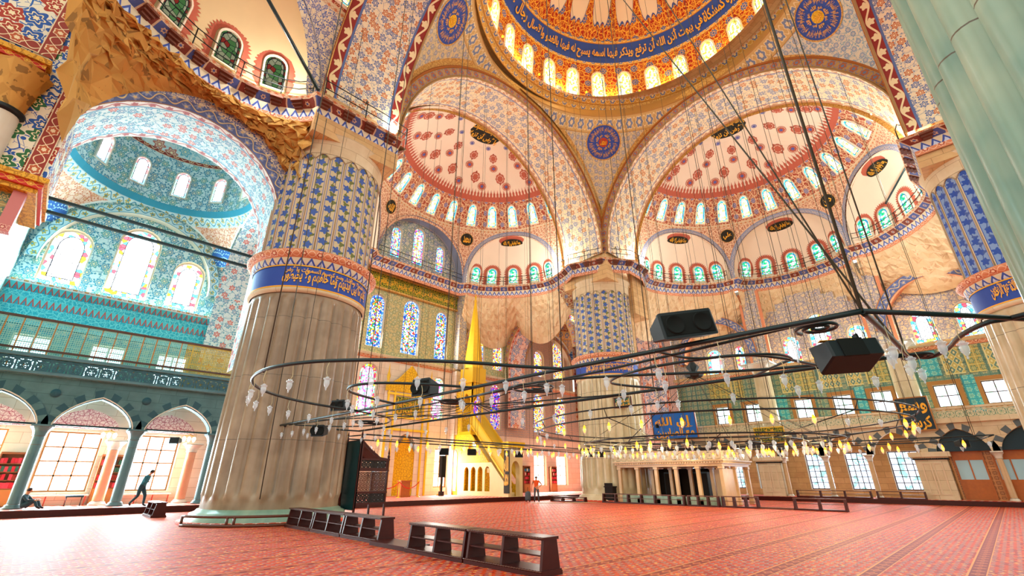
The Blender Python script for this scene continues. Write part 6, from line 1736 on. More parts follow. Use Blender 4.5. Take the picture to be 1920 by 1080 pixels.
# bookcases ------------------------------------------------------------------------
def bookcase(label, x, y, h=2.5, w_=1.0, rows=4, gl='books'):
    t = thing('bookcase', label, 'bookcase', (x, y, .3))
    m = MB(); m.box(-w_/2, -.3, 0, -w_/2+.05, 0, h); m.box(w_/2-.05, -.3, 0, w_/2, 0, h); m.box(-w_/2, -.03, 0, w_/2, 0, h); m.box(-w_/2, -.32, h-.05, w_/2, 0, h+.05); m.build('body', 'shelf_wood', t)
    zs_ = [.85 + (h-.95)*k/rows for k in range(rows)]
    for z in zs_: m = MB(); m.box(-w_/2+.05, -.29, z-.03, w_/2-.05, -.03, z); m.build('shelf', 'shelf_wood', t)
    m = MB(); m.box(-w_/2+.05, -.3, .05, w_/2-.05, -.28, .8); m.slab(RC(-w_/2+.12, .12, w_/2-.12, .74), [RC(-w_/2+.2, .2, w_/2-.2, .66)], lambda a, b_, d: Vector((a, -.3-d, b_)), 0, .015); m.build('cupboard_door', 'trim_wood', t)
    return t, [(x-w_/2+.07, x+w_/2-.07, y-.27, .3+z) for z in zs_], (h-.95)/rows
books = {}
rb = random.Random(4)
bprot = None
nb = 0
def fill(sl, step, name, n):
    global bprot, nb
    for r_, (xa, xb, y, z) in enumerate(sl):
        for k in range(n):
            if rb.random() < .08: continue
            x = xa + (xb-xa)*k/n; ci = rb.choice((0, 3, 0, 1, 2, 4, 5)) if r_ > 1 else rb.choice((0, 3, 3, 5, 0))
            key = ci
            if key not in books:
                m = MB(); m.box(0, 0, 0, .085, .2, .34); books[key] = m.build('book', f'book_{ci}').data; bpy.data.objects.remove([o for o in bpy.data.objects if o.data == books[key]][0])
            o = bpy.data.objects.new('book', books[key]); COL.objects.link(o); o.location = (x, y, z); o.scale = ((xb-xa)/n/.09, 1, step*.72/.34*rb.uniform(.85, 1))
            cn = ('red', 'blue-green', 'cream', 'rose', 'dark green', 'maroon')[ci]; rn = ('bottom', 'second', 'third', 'top')[r_]
            tag(o, f'{cn} book on the {rn} shelf of {name}', 'book', f'{cn} books on the {rn} shelf of {name}')
for lab, x, y, short in (('wooden bookcase between the first and second arcade windows, behind the sitting person', -21.6, 25.9, 'the leftmost bookcase'), ('wooden bookcase between the second and third arcade windows, behind a slender column', -17.7, 25.9, 'the arcade bookcase left of the walking person'),
                  ('distant bookcase behind the person in orange, left one of two', 15.9, 25.9, 'the far left bookcase'), ('distant bookcase left of the middle pillar, right one of two', 20.2, 25.9, 'the far right bookcase')):
    t, sl, st_ = bookcase(lab, x, y, w_=1.15 if x < 0 else .95); fill(sl, st_, short, 8 if x < 0 else 6)
# window benches
for x, lab in ((-23.2, 'low pale ledge under the leftmost arcade window'), (-19.6, 'low pale ledge under the second arcade window'), (-15.9, 'low pale ledge behind the walking person')):
    t = thing('window_ledge', lab, 'ledge', (x, 25.9, .3)); m = MB(); m.box(-1.3, -.35, .45, 1.3, 0, .52); m.build('top', 'white_paint', t)
    for q in (-1.2, -.4, .4, 1.15): m = MB(); m.box(q, -.33, 0, q+.05, -.28, .45); m.build('leg', 'red_paint', t)
# rope barrier and stand by the mihrab
for k, (x, y) in enumerate(((-2.6, 23.4), (-.9, 22.8), (.9, 22.9), (-3.2, 21.9))):
    o = thing('stanchion', f'gold barrier post in front of the prayer niche, number {k+1}' if False else ('leftmost gold barrier post before the prayer niche', 'gold barrier post left of the wooden stand', 'gold barrier post right of the wooden stand', 'gold barrier post closest to the carved preaching chair')[k], 'barrier post', (x, y, .3))
    m = MB(); m.lathe([(.18, 0), (.18, .03), (.03, .06), (.03, 1.1), (.06, 1.13), (.04, 1.2), (.01, 1.22)], 0, 0, 10); m.build('post', 'gold_plain', o)
for a, b_, lab in (((-3.2, 21.9), (-2.6, 23.4), 'red rope sagging between the two left barrier posts'), ((-2.6, 23.4), (-.9, 22.8), 'red rope sagging left of the wooden stand'), ((-.9, 22.8), (.9, 22.9), 'red rope sagging in front of the wooden stand')):
    m = MB(); m.tube([(a[0]+(b_[0]-a[0])*i/10, a[1]+(b_[1]-a[1])*i/10, 1.38-.45*(1-(2*i/10-1)**2)) for i in range(11)], .03, 6); tag(m.build('barrier_rope', 'rope_red'), lab, 'rope')
t = thing('wooden_stand', 'small orange wooden stand between the barrier posts', 'stand', (.0, 23.6, .3)); m = MB(); m.box(-.45, -.3, 0, .45, .3, .12); m.box(-.4, -.25, .12, .4, .25, 1.1); m.build('body', 'wood_orange', t); m = MB(); m.box(-.48, -.33, 1.1, .48, .33, 1.18); m.build('top', 'wood_orange', t)
t = thing('pedestal_fan', 'pedestal fan beside the carved preaching chair', 'fan', (-4.0, 22.0, .3)); m = MB(); m.lathe([(.2, 0), (.2, .03), (.02, .06), (.02, 1.3)], 0, 0, 10); m.build('stand', 'black_metal', t)
m = MB()
for k in range(14):
    a = 2*pi*k/14; m.tube([(0, -.1, 1.5), (.25*cos(a), -.1, 1.5+.25*sin(a))], .006, 4)
for r in (.25, .16): m.tube([(r*cos(2*pi*i/20), -.1, 1.5+r*sin(2*pi*i/20)) for i in range(20)], .01, 4, closed=True)
m.build('cage', 'black_metal', t)
m = MB(); m.lathe([(.01, -.06), (.06, -.05), (.06, .05), (.01, .06)], 0, 0, 10); m.v = [(x, z_-.02, 1.5+y_) for x, y_, z_ in m.v]; m.build('motor', 'black_metal', t)
t = thing('black_speaker_column', 'tall thin black floor loudspeaker right of the prayer niche', 'loudspeaker', (3.8, 23.9, .3)); m = MB(); m.box(-.18, -.15, 0, .18, .15, .35); m.box(-.06, -.06, .35, .06, .06, 1.4); m.box(-.22, -.18, 1.4, .22, .18, 3.1); m.build('body', 'speaker_black', t); m = MB(); m.box(-.18, -.2, 1.45, .18, -.18, 3.05); m.build('grille', 'speaker_grille', t)
# ------------------------------------------------------------------ iron lamp frames
ZF = 3.6
def smooth(pts, n=8, closed=False):
    P = [Vector(p) for p in pts]; o = []
    N = len(P); rng_ = range(N if closed else N-1)
    for i in rng_:
        p0 = P[(i-1) % N] if (i or closed) else P[i]; p1 = P[i]; p2 = P[(i+1) % N]; p3 = P[(i+2) % N] if (i+2 < N or closed) else p2
        for k in range(n):
            t = k/n; o.append(.5*((2*p1) + (p2-p0)*t + (2*p0-5*p1+4*p2-p3)*t*t + (3*p1-p0-3*p2+p3)*t**3))
    if not closed: o.append(P[-1])
    return o
def bar(path, parent, name='bar', r=.035, z=ZF, mt='teal_metal', sm=True, closed=False, seg=6):
    pts = [(p[0], p[1], p[2] if len(p) > 2 else z) for p in path]
    if sm: pts = smooth(pts, 6, closed)
    m = MB(); m.tube(pts, r, seg, closed=closed); m.build(name, mt, parent); return pts
def spiral(cx, cy, r, parent, z=ZF, a0=0., turns=2.2, rr=.028):
    pts = [(cx + r*(1-.8*i/40)*cos(a0+2*pi*turns*i/40), cy + r*(1-.8*i/40)*sin(a0+2*pi*turns*i/40), z) for i in range(41)]
    m = MB(); m.tube(pts, rr, 5); m.build('scroll', 'teal_metal', parent)
nf = thing('lamp_frame', 'large black iron lamp frame with looping bars hanging nearest the viewer', 'chandelier', (0, 0, 0))
R1 = [(-14.05, -3.9), (-14.92, -3.42), (-15.55, -3.12), (-16.32, -2.61), (-17.19, -1.84), (-17.85, -.95), (-18.18, .19), (-18.06, 1.47), (-17.54, 2.57), (-16.74, 3.4), (-15.63, 4.05), (-14.05, 4.5)]
R2 = [(-13.97, -1.15), (-15.01, -.73), (-15.76, -.21), (-16.07, .27), (-16.12, .87), (-15.75, 1.47), (-15.0, 1.94), (-13.97, 2.37)]
R3 = [(-10.6, -7.6), (-12.51, -6.95), (-12.92, -5.58), (-12.71, -4.51), (-12.25, -3.85), (-11.67, -3.84), (-10.55, -4.3)]
R4 = [(-14, -5.9), (-13.01, -6.13), (-12.57, -6.94), (-12.2, -7.3), (-11.7, -7.36), (-11.45, -7.1), (-10.6, -6.3)]
b1 = bar([(-14.2, 10.7), (-14.0, 4), (-14, 0), (-14, -4), (-13.88, -8.8)], nf, 'long_bar', .04)
b2 = bar([(-10.75, 10.72), (-10.75, 4), (-10.65, -2), (-10.6, -8.87)], nf, 'long_bar', .04)
bar([(-14.2, 10.7), (-12.5, 10.75), (-10.75, 10.72)], nf, 'end_bar'); bar([(-13.88, -8.8), (-12.2, -8.85), (-10.6, -8.87)], nf, 'end_bar', .045)
bar([(-14.0, 10.3), (-13.3, 4), (-13.25, -3.2), (-13.88, -8.6)], nf, 'inner_bar', .025); bar([(-13.2, -.4), (-13.25, -3.2), (-11.2, -6.6), (-10.6, -8.6)], nf, 'inner_bar', .03)
bar([(-13.9, 8), (-12.4, 5), (-10.8, 3)], nf, 'inner_bar', .02); bar([(-13.6, 1), (-12.0, .5), (-10.7, -3)], nf, 'inner_bar', .02)
r1 = bar(R1, nf, 'loop', .035); r2 = bar(R2, nf, 'loop', .032); r3 = bar(R3, nf, 'loop', .028); r4 = bar(R4, nf, 'loop', .025)
r5 = bar([(-14.0, 4.6), (-12.4, 5.4), (-11.5, 7.2), (-12.0, 9.2), (-13.8, 10.2)], nf, 'loop', .025)
bar([(-10.6, -8.87), (-10.1, -9.11), (-10.59, -9.39), (-11.47, -9.61), (-12.07, -9.92), (-12.2, -10.3), (-13.4, -11.9)], nf, 'curved_end', .035)
bar([(-13.88, -8.8), (-12.6, -9.8), (-11.9, -10.3), (-11.2, -10.9)], nf, 'side_bar', .035, sm=False)
spiral(-12.93, -2.18, .62, nf); spiral(-13.45, -8.2, .3, nf, a0=1.); spiral(-10.35, -9.0, .25, nf, a0=.5); spiral(-12.2, 7.2, .6, nf); spiral(-13.0, .9, .45, nf)
hub = (-11.44, 1.93)
for k in range(14):
    a = 2*pi*k/14; m = MB(); m.tube([(hub[0], hub[1], ZF+.25), (hub[0]+.7*cos(a), hub[1]+.7*sin(a), ZF+.05), (hub[0]+min(1, .8+abs(sin(a))*.4)*(.68*cos(a)*2 if cos(a) > 0 else 2.4*cos(a)), hub[1]+4.2*sin(a), ZF)], .012, 4); m.build('spoke', 'black_metal', nf)
# glass lamps ------------------------------------------------------------------
def lamp_proto(lit=False, parts=True, label='x', group='x'):
    t = thing('glass_lamp', label, 'lamp', group=group)
    m = MB(); m.tube([(0, 0, 0), (.03, .01, -.12), (.035, 0, -.22), (0, 0, -.3)], .006, 4); m.build('wire', 'cream_wire', t)
    m = MB(); m.lathe([(.01, -.29), (.03, -.3), (.035, -.32), (.06, -.325), (.064, -.34), (.042, -.355), (.05, -.38), (.05, -.42), (.036, -.46), (.018, -.49), (.008, -.5), (.014, -.515), (.012, -.53), (.001, -.545)], 0, 0, 10); m.build('glass_cup', 'lamp_glass', t)
    if lit: m = MB(); m.lathe([(.001, -.34), (.022, -.38), (.026, -.42), (.012, -.46), (.001, -.48)], 0, 0, 8); m.build('bulb', 'bulb_warm', t)
    return t
LP = lamp_proto()
first = [True]
def put_lamp(p, label, group):
    global LP
    if first[0]: first[0] = False; LP.location = p; LP['label'] = label; LP['group'] = group; LP.rotation_euler = (0, 0, random.random()*6); return LP
    return dup(LP, p, random.random()*6, label, group)
def along(pts, step, off=.3):
    o = []; acc = off
    for a, b in zip(pts, pts[1:]):
        a, b = Vector(a), Vector(b); L = (b-a).length
        while acc <= L: o.append(a + (b-a)*(acc/L)); acc += step
        acc -= L
    return o
for pts, step, lab, grp in ((r1, .82, 'clear glass lamp hanging from the largest loop of the nearest iron frame', 'lamps on the largest loop'), (r2, .95, 'clear glass lamp hanging from the smaller left loop of the nearest iron frame', 'lamps on the smaller loop'),
                            (b1[::1], 1.02, 'clear glass lamp on the viewer-side long bar of the nearest iron frame', 'lamps on the viewer-side long bar'), (b2, 1.25, 'clear glass lamp hanging from the far long bar of the nearest iron frame', 'lamps on the far long bar'),
                            (r3, 1.1, 'clear glass lamp hanging from the rounded loop at the right of the nearest iron frame', 'lamps on the right loop'), (r5, 1.2, 'clear glass lamp hanging from the inner loop near the brown pillar', 'lamps on the inner loop by the pillar')):
    for p in along(pts, step): put_lamp((p.x, p.y, p.z), lab, grp)
for p in ((-13.6, -8.5), (-13.35, -8.65), (-13.0, -8.9), (-12.6, -8.82), (-12.1, -9.0), (-11.5, -8.9), (-10.9, -9.0), (-12.9, -9.4), (-12.65, -9.6)): put_lamp((p[0], p[1], ZF-.02), 'clear glass lamp in the cluster at the right-hand corner of the nearest iron frame', 'lamps at the right-hand corner')
# distant frames ----------------------------------------------------------------
f2 = thing('lamp_frame', 'distant straight iron lamp frame hanging in front of the pulpit and prayer niche', 'chandelier', (0, 0, 0))
l1 = bar([(-10.4, 13.4), (-5, 13.5), (0, 13.5), (6, 13.4), (9.8, 13.6)], f2, 'long_bar', .035, 3.45); l2 = bar([(-10.2, 11.0), (-5, 10.8), (0, 10.8), (6, 10.8), (10, 10.8)], f2, 'long_bar', .035, 3.5)
bar([(-10.4, 13.4), (-10.2, 11.0)], f2, 'end_bar', .03, 3.5, sm=False); bar([(9.8, 13.6), (10, 10.8)], f2, 'end_bar', .03, 3.5, sm=False)
l3 = bar([(-8, 11), (-4, 12.6), (0, 11.2), (4, 12.8), (8, 11)], f2, 'wavy_bar', .025, 3.5); bar([(-9, 12.6), (-3, 11.4), (3, 12.9), (8, 12)], f2, 'wavy_bar', .02, 3.45)
f3 = thing('lamp_frame', 'distant straight iron lamp frame hanging in front of the right gallery', 'chandelier', (0, 0, 0))
k1 = bar([(14, 10), (14.1, 3), (14, -4), (13.8, -9)], f3, 'long_bar', .035, 3.45); k2 = bar([(10.8, 10), (10.8, 3), (10.8, -4), (10.8, -9.5)], f3, 'long_bar', .035, 3.5)
k3 = bar([(11, 8), (13, 4), (11.4, 0), (13, -4), (11, -8)], f3, 'wavy_bar', .025, 3.48)
bar([(10.8, -9.5), (13.8, -9)], f3, 'end_bar', .03, 3.5, sm=False)
fc = thing('ring_chandelier', 'central double ring chandelier with many lit lamps in front of the marble tribune', 'chandelier', (0, 0, 0))
QC = (4.6, 1.6)
circ = lambda R, n=48: [(QC[0]+R*cos(2*pi*i/n), QC[1]+R*sin(2*pi*i/n)) for i in range(n)]
for R, z in ((9.2, 4.3), (9.0, 3.95), (4.8, 3.3), (6.4, 3.35), (3.0, 3.25), (1.4, 3.2)):
    m = MB(); m.tube([(*p, z) for p in circ(R)], .035 if R > 4 else .025, 5, closed=True); m.build('ring', 'black_metal', fc)
for k in range(12):
    a = 2*pi*k/12; m = MB(); m.tube([(QC[0]+1.4*cos(a), QC[1]+1.4*sin(a), 3.2), (QC[0]+6.4*cos(a), QC[1]+6.4*sin(a), 3.35)], .022, 4); m.build('arm', 'black_metal', fc)
    m = MB(); m.tube([(QC[0]+9.0*cos(a), QC[1]+9.0*sin(a), 3.95), (QC[0]+9.2*cos(a), QC[1]+9.2*sin(a), 4.3)], .02, 4); m.build('link', 'black_metal', fc)
    m = MB(); m.tube([(QC[0], QC[1], 7.1), (QC[0]+(4.8 if k % 2 else 6.4)*cos(a+.1), QC[1]+(4.8 if k % 2 else 6.4)*sin(a+.1), 3.35)], .012, 4); m.build('stay', 'black_metal', fc)
for k in range(6):
    a = 2*pi*k/6; m = MB(); m.tube([(QC[0], QC[1], 6.4), (QC[0]+9.1*cos(a), QC[1]+9.1*sin(a), 6.1)] if k < 0 else [(QC[0]+4.8*cos(a), QC[1]+4.8*sin(a), 3.3), (QC[0]+9*cos(a), QC[1]+9*sin(a), 3.95)], .02, 4); m.build('arm', 'black_metal', fc)
m = MB(); m.lathe([(.05, 6.8), (.35, 6.95), (.4, 7.1), (.15, 7.25), (.28, 7.5), (.1, 7.8), (.02, 8)], QC[0], QC[1], 12, fr=lambda t_, z: 1+.3*cos(6*t_)); m.build('crown', 'black_metal', fc)
def far_lamp(lit, small=False):
    m = MB(); m.tube([(0, 0, 0), (0, 0, -.22)], .008, 3, 0); s = 1.0
    m.lathe([(.015, -.2), (.07, -.24), (.085, -.27), (.07, -.36), (.035, -.44), (.001, -.5)], 0, 0, 7, 1)
    if lit: m.lathe([(.02, -.1), (.06, -.2), (.065, -.3), (.03, -.4), (.001, -.42)], 0, 0, 7, 2)
    me = m.build('glass_lamp', ['cream_wire', 'lamp_glass', 'bulb_warm']); d = me.data; bpy.data.objects.remove(me); return d
FL = [far_lamp(False), far_lamp(True)]
rl = random.Random(11)
def far(pts, step, plit, z, where):
    for p in along([(q[0], q[1], q[2] if len(q) > 2 else z) for q in pts], step, rl.random()*step):
        lit = rl.random() < plit
        o = bpy.data.objects.new('glass_lamp', FL[lit]); COL.objects.link(o); o.location = (p.x+rl.uniform(-.12, .12), p.y+rl.uniform(-.12, .12), z); o.rotation_euler = (0, 0, rl.random()*6)
        tag(o, ('lit amber' if lit else 'unlit clear') + ' glass lamp hanging from ' + where, 'lamp', ('lit' if lit else 'unlit') + ' lamps on ' + where)
closed = lambda R, z: [(*p, z) for p in circ(R)] + [(*circ(R)[0], z)]
far(l1, .75, .55, 3.4, 'the far bar of the frame before the pulpit'); far(l2, .85, .3, 3.42, 'the near bar of the frame before the pulpit')
far(l3, 1.3, .2, 3.42, 'the wavy bar of the frame before the pulpit')
far(k1, .9, .6, 3.4, 'the far bar of the frame before the right gallery'); far(k2, .9, .5, 3.42, 'the near bar of the frame before the right gallery')
far(closed(9.0, 3.9), 1.5, .75, 3.85, 'the outermost ring of the central chandelier'); far(closed(6.4, 3.3), .8, .45, 3.25, 'the middle ring of the central chandelier')
far(closed(4.8, 3.25), .62, .3, 3.2, 'the inner ring of the central chandelier'); far(closed(3.0, 3.2), .6, .3, 3.12, 'the small hub rings of the central chandelier')
# suspension cables ----------------------------------------------------------------
def cable(p, q, label, group, r=.014):
    m = MB(); m.tube([p, q], r, 4); tag(m.build('suspension_cable', 'cable'), label, 'cable', group)
def zdome(x, y):
    d = hypot(x-DX, y-DY); 
    if d < 11.3: return 35+11.2*sqrt(max(0, 1-(d/11.6)**2))-.1
    return 33.2
for k in range(12):
    a = 2*pi*(k+.3)/12
    for R, z in ((6.4, 3.35), (9.2, 4.3), (3.0, 3.25)):
        if R == 3.0 and k % 2: continue
        x, y = QC[0]+R*cos(a), QC[1]+R*sin(a)
        if hypot(x-DX, y-DY) > 10.6:
            if x > 10.8 or y > 10.8 or hypot(x, y) > 12.5: continue
        cable((x, y, z), (x, y, zdome(x, y)), 'thin vertical cable from the main dome to the central ring chandelier', 'cables of the central chandelier')
for i in range(8):
    x = -8.5+2.4*i; 
    for y in (10.9, 13.5):
        if y < 11.5: zt = 20.4+sqrt(max(0, 10.5**2-x*x))-.02
        else: zt = 20.4+sqrt(max(0, 10.55**2-x*x))-.05
        cable((x, y, 3.45), (x, y, zt), 'thin vertical cable from the left great arch to the frame before the pulpit', 'cables of the pulpit-side frame', .013)
for i in range(8):
    y = -8.8+2.4*i
    for x in (10.9, 14.0): cable((x, y, 3.45), (x, y, 20.4+sqrt(max(0, 10.7**2-(y+.4)**2))-.05), 'thin vertical cable from the right great arch to the frame before the right gallery', 'cables of the gallery-side frame', .013)
for i in range(4):
    x = -3+4*i; cable((x, 17.5+i*.5, 8 if False else 5.5), (x, 17.5+i*.5, 29), 'thin cable hanging free inside the left half dome', 'cables in the left half dome', .012)
    y = -6+4*i; cable((19, y, 6.0), (19, y, 29.3-abs(y)*.12), 'thin cable hanging free inside the right half dome', 'cables in the right half dome', .012)
for (x, y) in ((-14.05, 4), (-14, 0), (-14.0, -3.9), (-13.88, -8.8), (-10.75, 4), (-10.7, 0), (-10.62, -4), (-10.6, -8.87), (-18.1, .6), (-16.1, .6), (-14.2, 9.4), (-10.8, 9.4)):
    b = -x
    if abs(y) < 10.4 and x > -15.3: zt = 20.4 + sqrt(max(0, 10.55**2-y*y))
    else: zt = 28
    big = x == -13.88
    cable((x, y, ZF), (x, y, zt), 'dark vertical cable holding the nearest iron lamp frame' + (' at its right-hand corner' if big else ''), 'cables of the nearest frame' if not big else 'corner cable of the nearest frame', .022 if big else .014)
cable((-10.62, -8.87, ZF), (-5.72, .8, 34.0), 'dark slanting cable, thicker one, rising from the nearest frame corner to the dome', 'slanting cables', .02)
cable((-13.88, -8.8, ZF), (-9.5, -3.0, 29.0), 'dark slanting cable rising steeply from the right-hand corner of the nearest frame', 'slanting cables', .012)
cable((-14.6, 10.2, 0.9), (-14.9, 10.3, 18.8), 'pale cable running down the front of the great brown pillar', 'pillar cable', .02)
# loudspeakers ----------------------------------------------------------------------
def speaker(label, loc, s=(.9, .42, .42), rz=0., rx=0., ry=0., tagc='loudspeaker', simple=False):
    t = thing('loudspeaker', label, tagc, loc, rz); t.rotation_euler = (rx, ry, rz)
    a, b, c = s[0]/2, s[1]/2, s[2]/2; bm = bmesh.new()
    prof = [(-b, -c), (b, -c*.55), (b, c*.55), (-b, c)]
    m = MB(); n = 4; bv = .03
    ring = lambda x, k: [(x, y*k, z*k) for y, z in prof]
    rs = [ring(-a, .9), ring(-a+bv, 1), ring(a-bv, 1), ring(a, .9)]; b0 = 0
    for r_ in rs: m.v.extend(r_)
    for i in range(3):
        for k in range(4): m.face((i*4+k, i*4+(k+1) % 4, (i+1)*4+(k+1) % 4, (i+1)*4+k))
    m.face((3, 2, 1, 0)); m.face((12, 13, 14, 15)); m.build('cabinet', 'speaker_black', t)
    m = MB(); m.box(-a+.05, -b-.015, -c+.05, a-.05, -b, c-.05); g = m.build('grille', 'speaker_grille', t)
    if not simple:
        for x in (-a*.5, a*.5):
            m = MB(); m.lathe([(.01, 0), (c*.6, .01), (c*.68, .03), (c*.72, 0)], 0, 0, 16); m.v = [(x+p, -b-.015-r_, q) for p, q, r_ in m.v]; m.build('cone', 'speaker_grille', t)
        m = MB(); m.box(-.12, b-.01, -.12, .2, b+.02, .12); m.build('connector_plate', 'speaker_grille', t)
        m = MB(); m.box(-a+.1, -.04, c*.8, -a+.13, .04, c*.8+.1) ; m.build('hanger', 'black_metal', t)
    return t
speaker('large black loudspeaker lying on the viewer-side bar of the nearest lamp frame', (-14.1, -6.5, 3.84), (.92, .42, .44), radians(-38), radians(-4), radians(-9))
o = speaker('large black loudspeaker seen from behind with a yellow sticker, below the frame corner', (-13.75, -8.5, 3.12), (.68, .38, .4), radians(135), radians(12), radians(4))
m = MB(); m.box(-.1, .0, 0, .1, .06, .008); st = m.build('sticker', 'gold_text', o); st.location = (.2, -.02, .185)
speaker('medium black loudspeaker standing on the bar in front of the prayer niche crest', (-14.05, .75, 3.82), (.62, .4, .46), radians(-75))
speaker('pale-fronted loudspeaker on the bar before the brown pillar, upper one of two', (-14.1, 5.6, 3.85), (.6, .34, .36), radians(-70))
speaker('black loudspeaker under the bar before the brown pillar, lower one of two', (-13.6, 8.2, 3.25), (.5, .36, .42), radians(-50))
for loc, lab in (((-4.0, 13.3, 3.05), 'small black loudspeaker left of the prayer niche, hung from the far frame'), ((-1.9, 13.3, 3.1), 'small dark loudspeaker in front of the prayer niche base'), ((2.2, 13.3, 3.1), 'small loudspeaker hung between the prayer niche and the pulpit'), ((6.9, 11.0, 3.2), 'small black loudspeaker left of the middle pillar, left of two'), ((7.9, 10.8, 3.2), 'small black loudspeaker left of the middle pillar, right of two'),
                 ((9.0, .5, 3.45), 'dark loudspeaker among the lit lamps over the tribune'), ((13.5, -8.2, 3.3), 'black loudspeaker hung before the wooden booth'), ((22.3, 13.7, 6.4), 'flat black panel loudspeaker at the left edge of the blue board'), ((-15.2, 24.9, 3.7), 'grey loudspeaker under the arcade arch above the walking person')):
    speaker(lab, loc, (.55, .35, .38), radians(-40), simple=True)
# row of small lamps on the right wall cornice ---------------------------------------
for i in range(14):
    y = 9.5-1.62*i; m = None
    o = bpy.data.objects.new('cornice_lamp', bpy.data.meshes.get('cornice_lamp') or (lambda mm: (mm.lathe([(.001, 0), (.07, .02), (.07, .12), (.001, .16)], 0, 0, 8), mm.build('cornice_lamp', 'bulb_warm'))[1])(MB()).data)
    COL.objects.link(o); o.location = (25.35, y, 11.3); tag(o, 'tiny lit lamp in the row along the cornice of the right wall', 'lamp', 'lamps along the right wall cornice')
for o in [x for x in bpy.data.objects if x.name.startswith('cornice_lamp') and 'label' not in x.keys()]: bpy.data.objects.remove(o)
# lamps round the foot of the dome
for i in range(-8, 9):
    a = (i)*2*pi*11.6/NW + .25; p = dome_mp(a, 35.3, -.35)
    o = bpy.data.objects.new('dome_lamp', bpy.data.meshes.get('dome_lamp') or (lambda mm: (mm.lathe([(.001, -.12), (.1, -.05), (.1, .05), (.001, .12)], 0, 0, 8), mm.build('dome_lamp', 'bulb_warm'))[1])(MB()).data)
    COL.objects.link(o); o.location = p; tag(o, 'small lit lamp between two windows at the foot of the main dome', 'lamp', 'lamps round the foot of the main dome')
for o in [x for x in bpy.data.objects if x.name.startswith('dome_lamp') and 'label' not in x.keys()]: bpy.data.objects.remove(o)
# wall lamps in the arcade
for k, (x, lab) in enumerate(((-18.35, 'cluster of soft lamps beside the left inner column'), (-14.6, 'cluster of soft lamps beside the inner column near the great pillar'))):
    t = thing('wall_lamp', lab, 'lamp', (x, 24.6, 3.75)); m = MB(); m.tube([(-.25, 0, .2), (0, 0, .3), (.25, 0, .2)], .02, 5); m.tube([(0, 0, .3), (.1, .3, .35)], .02, 5); m.build('bracket', 'brass', t)
    for q in (-.25, 0, .25): m = MB(); m.lathe([(.03, -.12), (.09, 0), (.1, .1), (.05, .18)], q, 0, 10); m.build('glass_shade', 'bulb_soft', t)
# ------------------------------------------------------------------ people
def person(label, loc, rz, J, mats_, seg, hair=True):
    """J: joints {name: (x,y,z,r)}, seg: list of (a,b,material index)"""
    root = thing('person', label, 'person', loc, rz)
    names = list(J); me = bpy.data.meshes.new('body'); me.from_pydata([J[n][:3] for n in names], [(names.index(a), names.index(b)) for a, b, _ in seg], [])
    o = bpy.data.objects.new('body', me); COL.objects.link(o)
    md = o.modifiers.new('skin', 'SKIN'); md.use_smooth_shade = True
    for i, n in enumerate(names): me.skin_vertices[0].data[i].radius = (J[n][3], J[n][4] if len(J[n]) > 4 else J[n][3]); me.skin_vertices[0].data[i].use_root = (n == 'pelvis')
    o.modifiers.new('sub', 'SUBSURF').levels = 2
    bpy.context.view_layer.update(); dg = bpy.context.evaluated_depsgraph_get(); nm_ = bpy.data.meshes.new_from_object(o.evaluated_get(dg)); o.modifiers.clear(); o.data = nm_; nm_.materials.clear()
    for mm in mats_: nm_.materials.append(M(mm))
    S3 = [(Vector(J[a][:3]), Vector(J[b][:3]), k) for a, b, k in seg]
    for p in nm_.polygons:
        c = p.center; best = 9; bk = 0
        for a, b, k in S3:
            d = b-a; t = max(0, min(1, (c-a).dot(d)/max(1e-6, d.length_squared))); e = (a+d*t-c).length
            if e < best: best = e; bk = k
        p.material_index = bk; p.use_smooth = True
    o.parent = root
    h = Vector(J['head'][:3]); r = J['head'][3]
    m = MB(); f = J.get('_face', (1, 0, 0))
    m.lathe([(.001, r*1.22), (r*.6, r*1.1), (r*1.02, r*.6), (r*1.12, .1*r), (r*1.0, -.3*r)], 0, 0, 14, fr=lambda t_, z: 1 if abs(t_-0) > .9 and abs(t_-2*pi) > .9 or z > r*.55 else .72)
    ho = m.build('hair', 'hair', root); ho.location = h
    m = MB()
    for s_ in (1, -1):
        m.lathe([(.001, -.012), (.012, 0), (.001, .012)], 0, 0, 6)
    mm = MB(); 
    for s_ in (1, -1): 
        q = MB(); mm.box(h.x+r*.98, h.y+s_*.032-.01, h.z+.005, h.x+r*1.06, h.y+s_*.032+.01, h.z+.018)
    mm.box(h.x+r*1.0, h.y-.022, h.z-.06, h.x+r*1.03, h.y+.022, h.z-.052); mm.build('face_features', 'hair', root)
    return root
def hand(J, seg, w, d, k, sc=1., curl=.3):
    """five short finger chains from the wrist along direction d"""
    W = Vector(J[w][:3]); d = Vector(d).normalized(); side = d.cross(Vector((0, 0, 1))); side = side.normalized() if side.length > .1 else Vector((0, 1, 0)); up = side.cross(d)
    J[w+'_palm'] = (*(W+d*.07*sc), .03*sc, .022*sc); seg.append((w, w+'_palm', k))
    for i, (o_, L) in enumerate(((-.03, .07), (-.01, .08), (.01, .075), (.03, .06))):
        a = W+d*.1*sc+side*o_*sc; b = a+d*L*.6*sc-up*curl*.02; c = b+d*L*.4*sc-up*curl*.05
        for nme, p in (('a', a), ('b', b), ('c', c)): J[f'{w}_{i}{nme}'] = (*p, .0085*sc)
        seg += [(w+'_palm', f'{w}_{i}a', k), (f'{w}_{i}a', f'{w}_{i}b', k), (f'{w}_{i}b', f'{w}_{i}c', k)]
    a = W+d*.04*sc+side*.04*sc; b = a+d*.035*sc+side*.02*sc
    J[w+'_ta'] = (*a, .011*sc); J[w+'_tb'] = (*b, .009*sc); seg += [(w, w+'_ta', k), (w+'_ta', w+'_tb', k)]
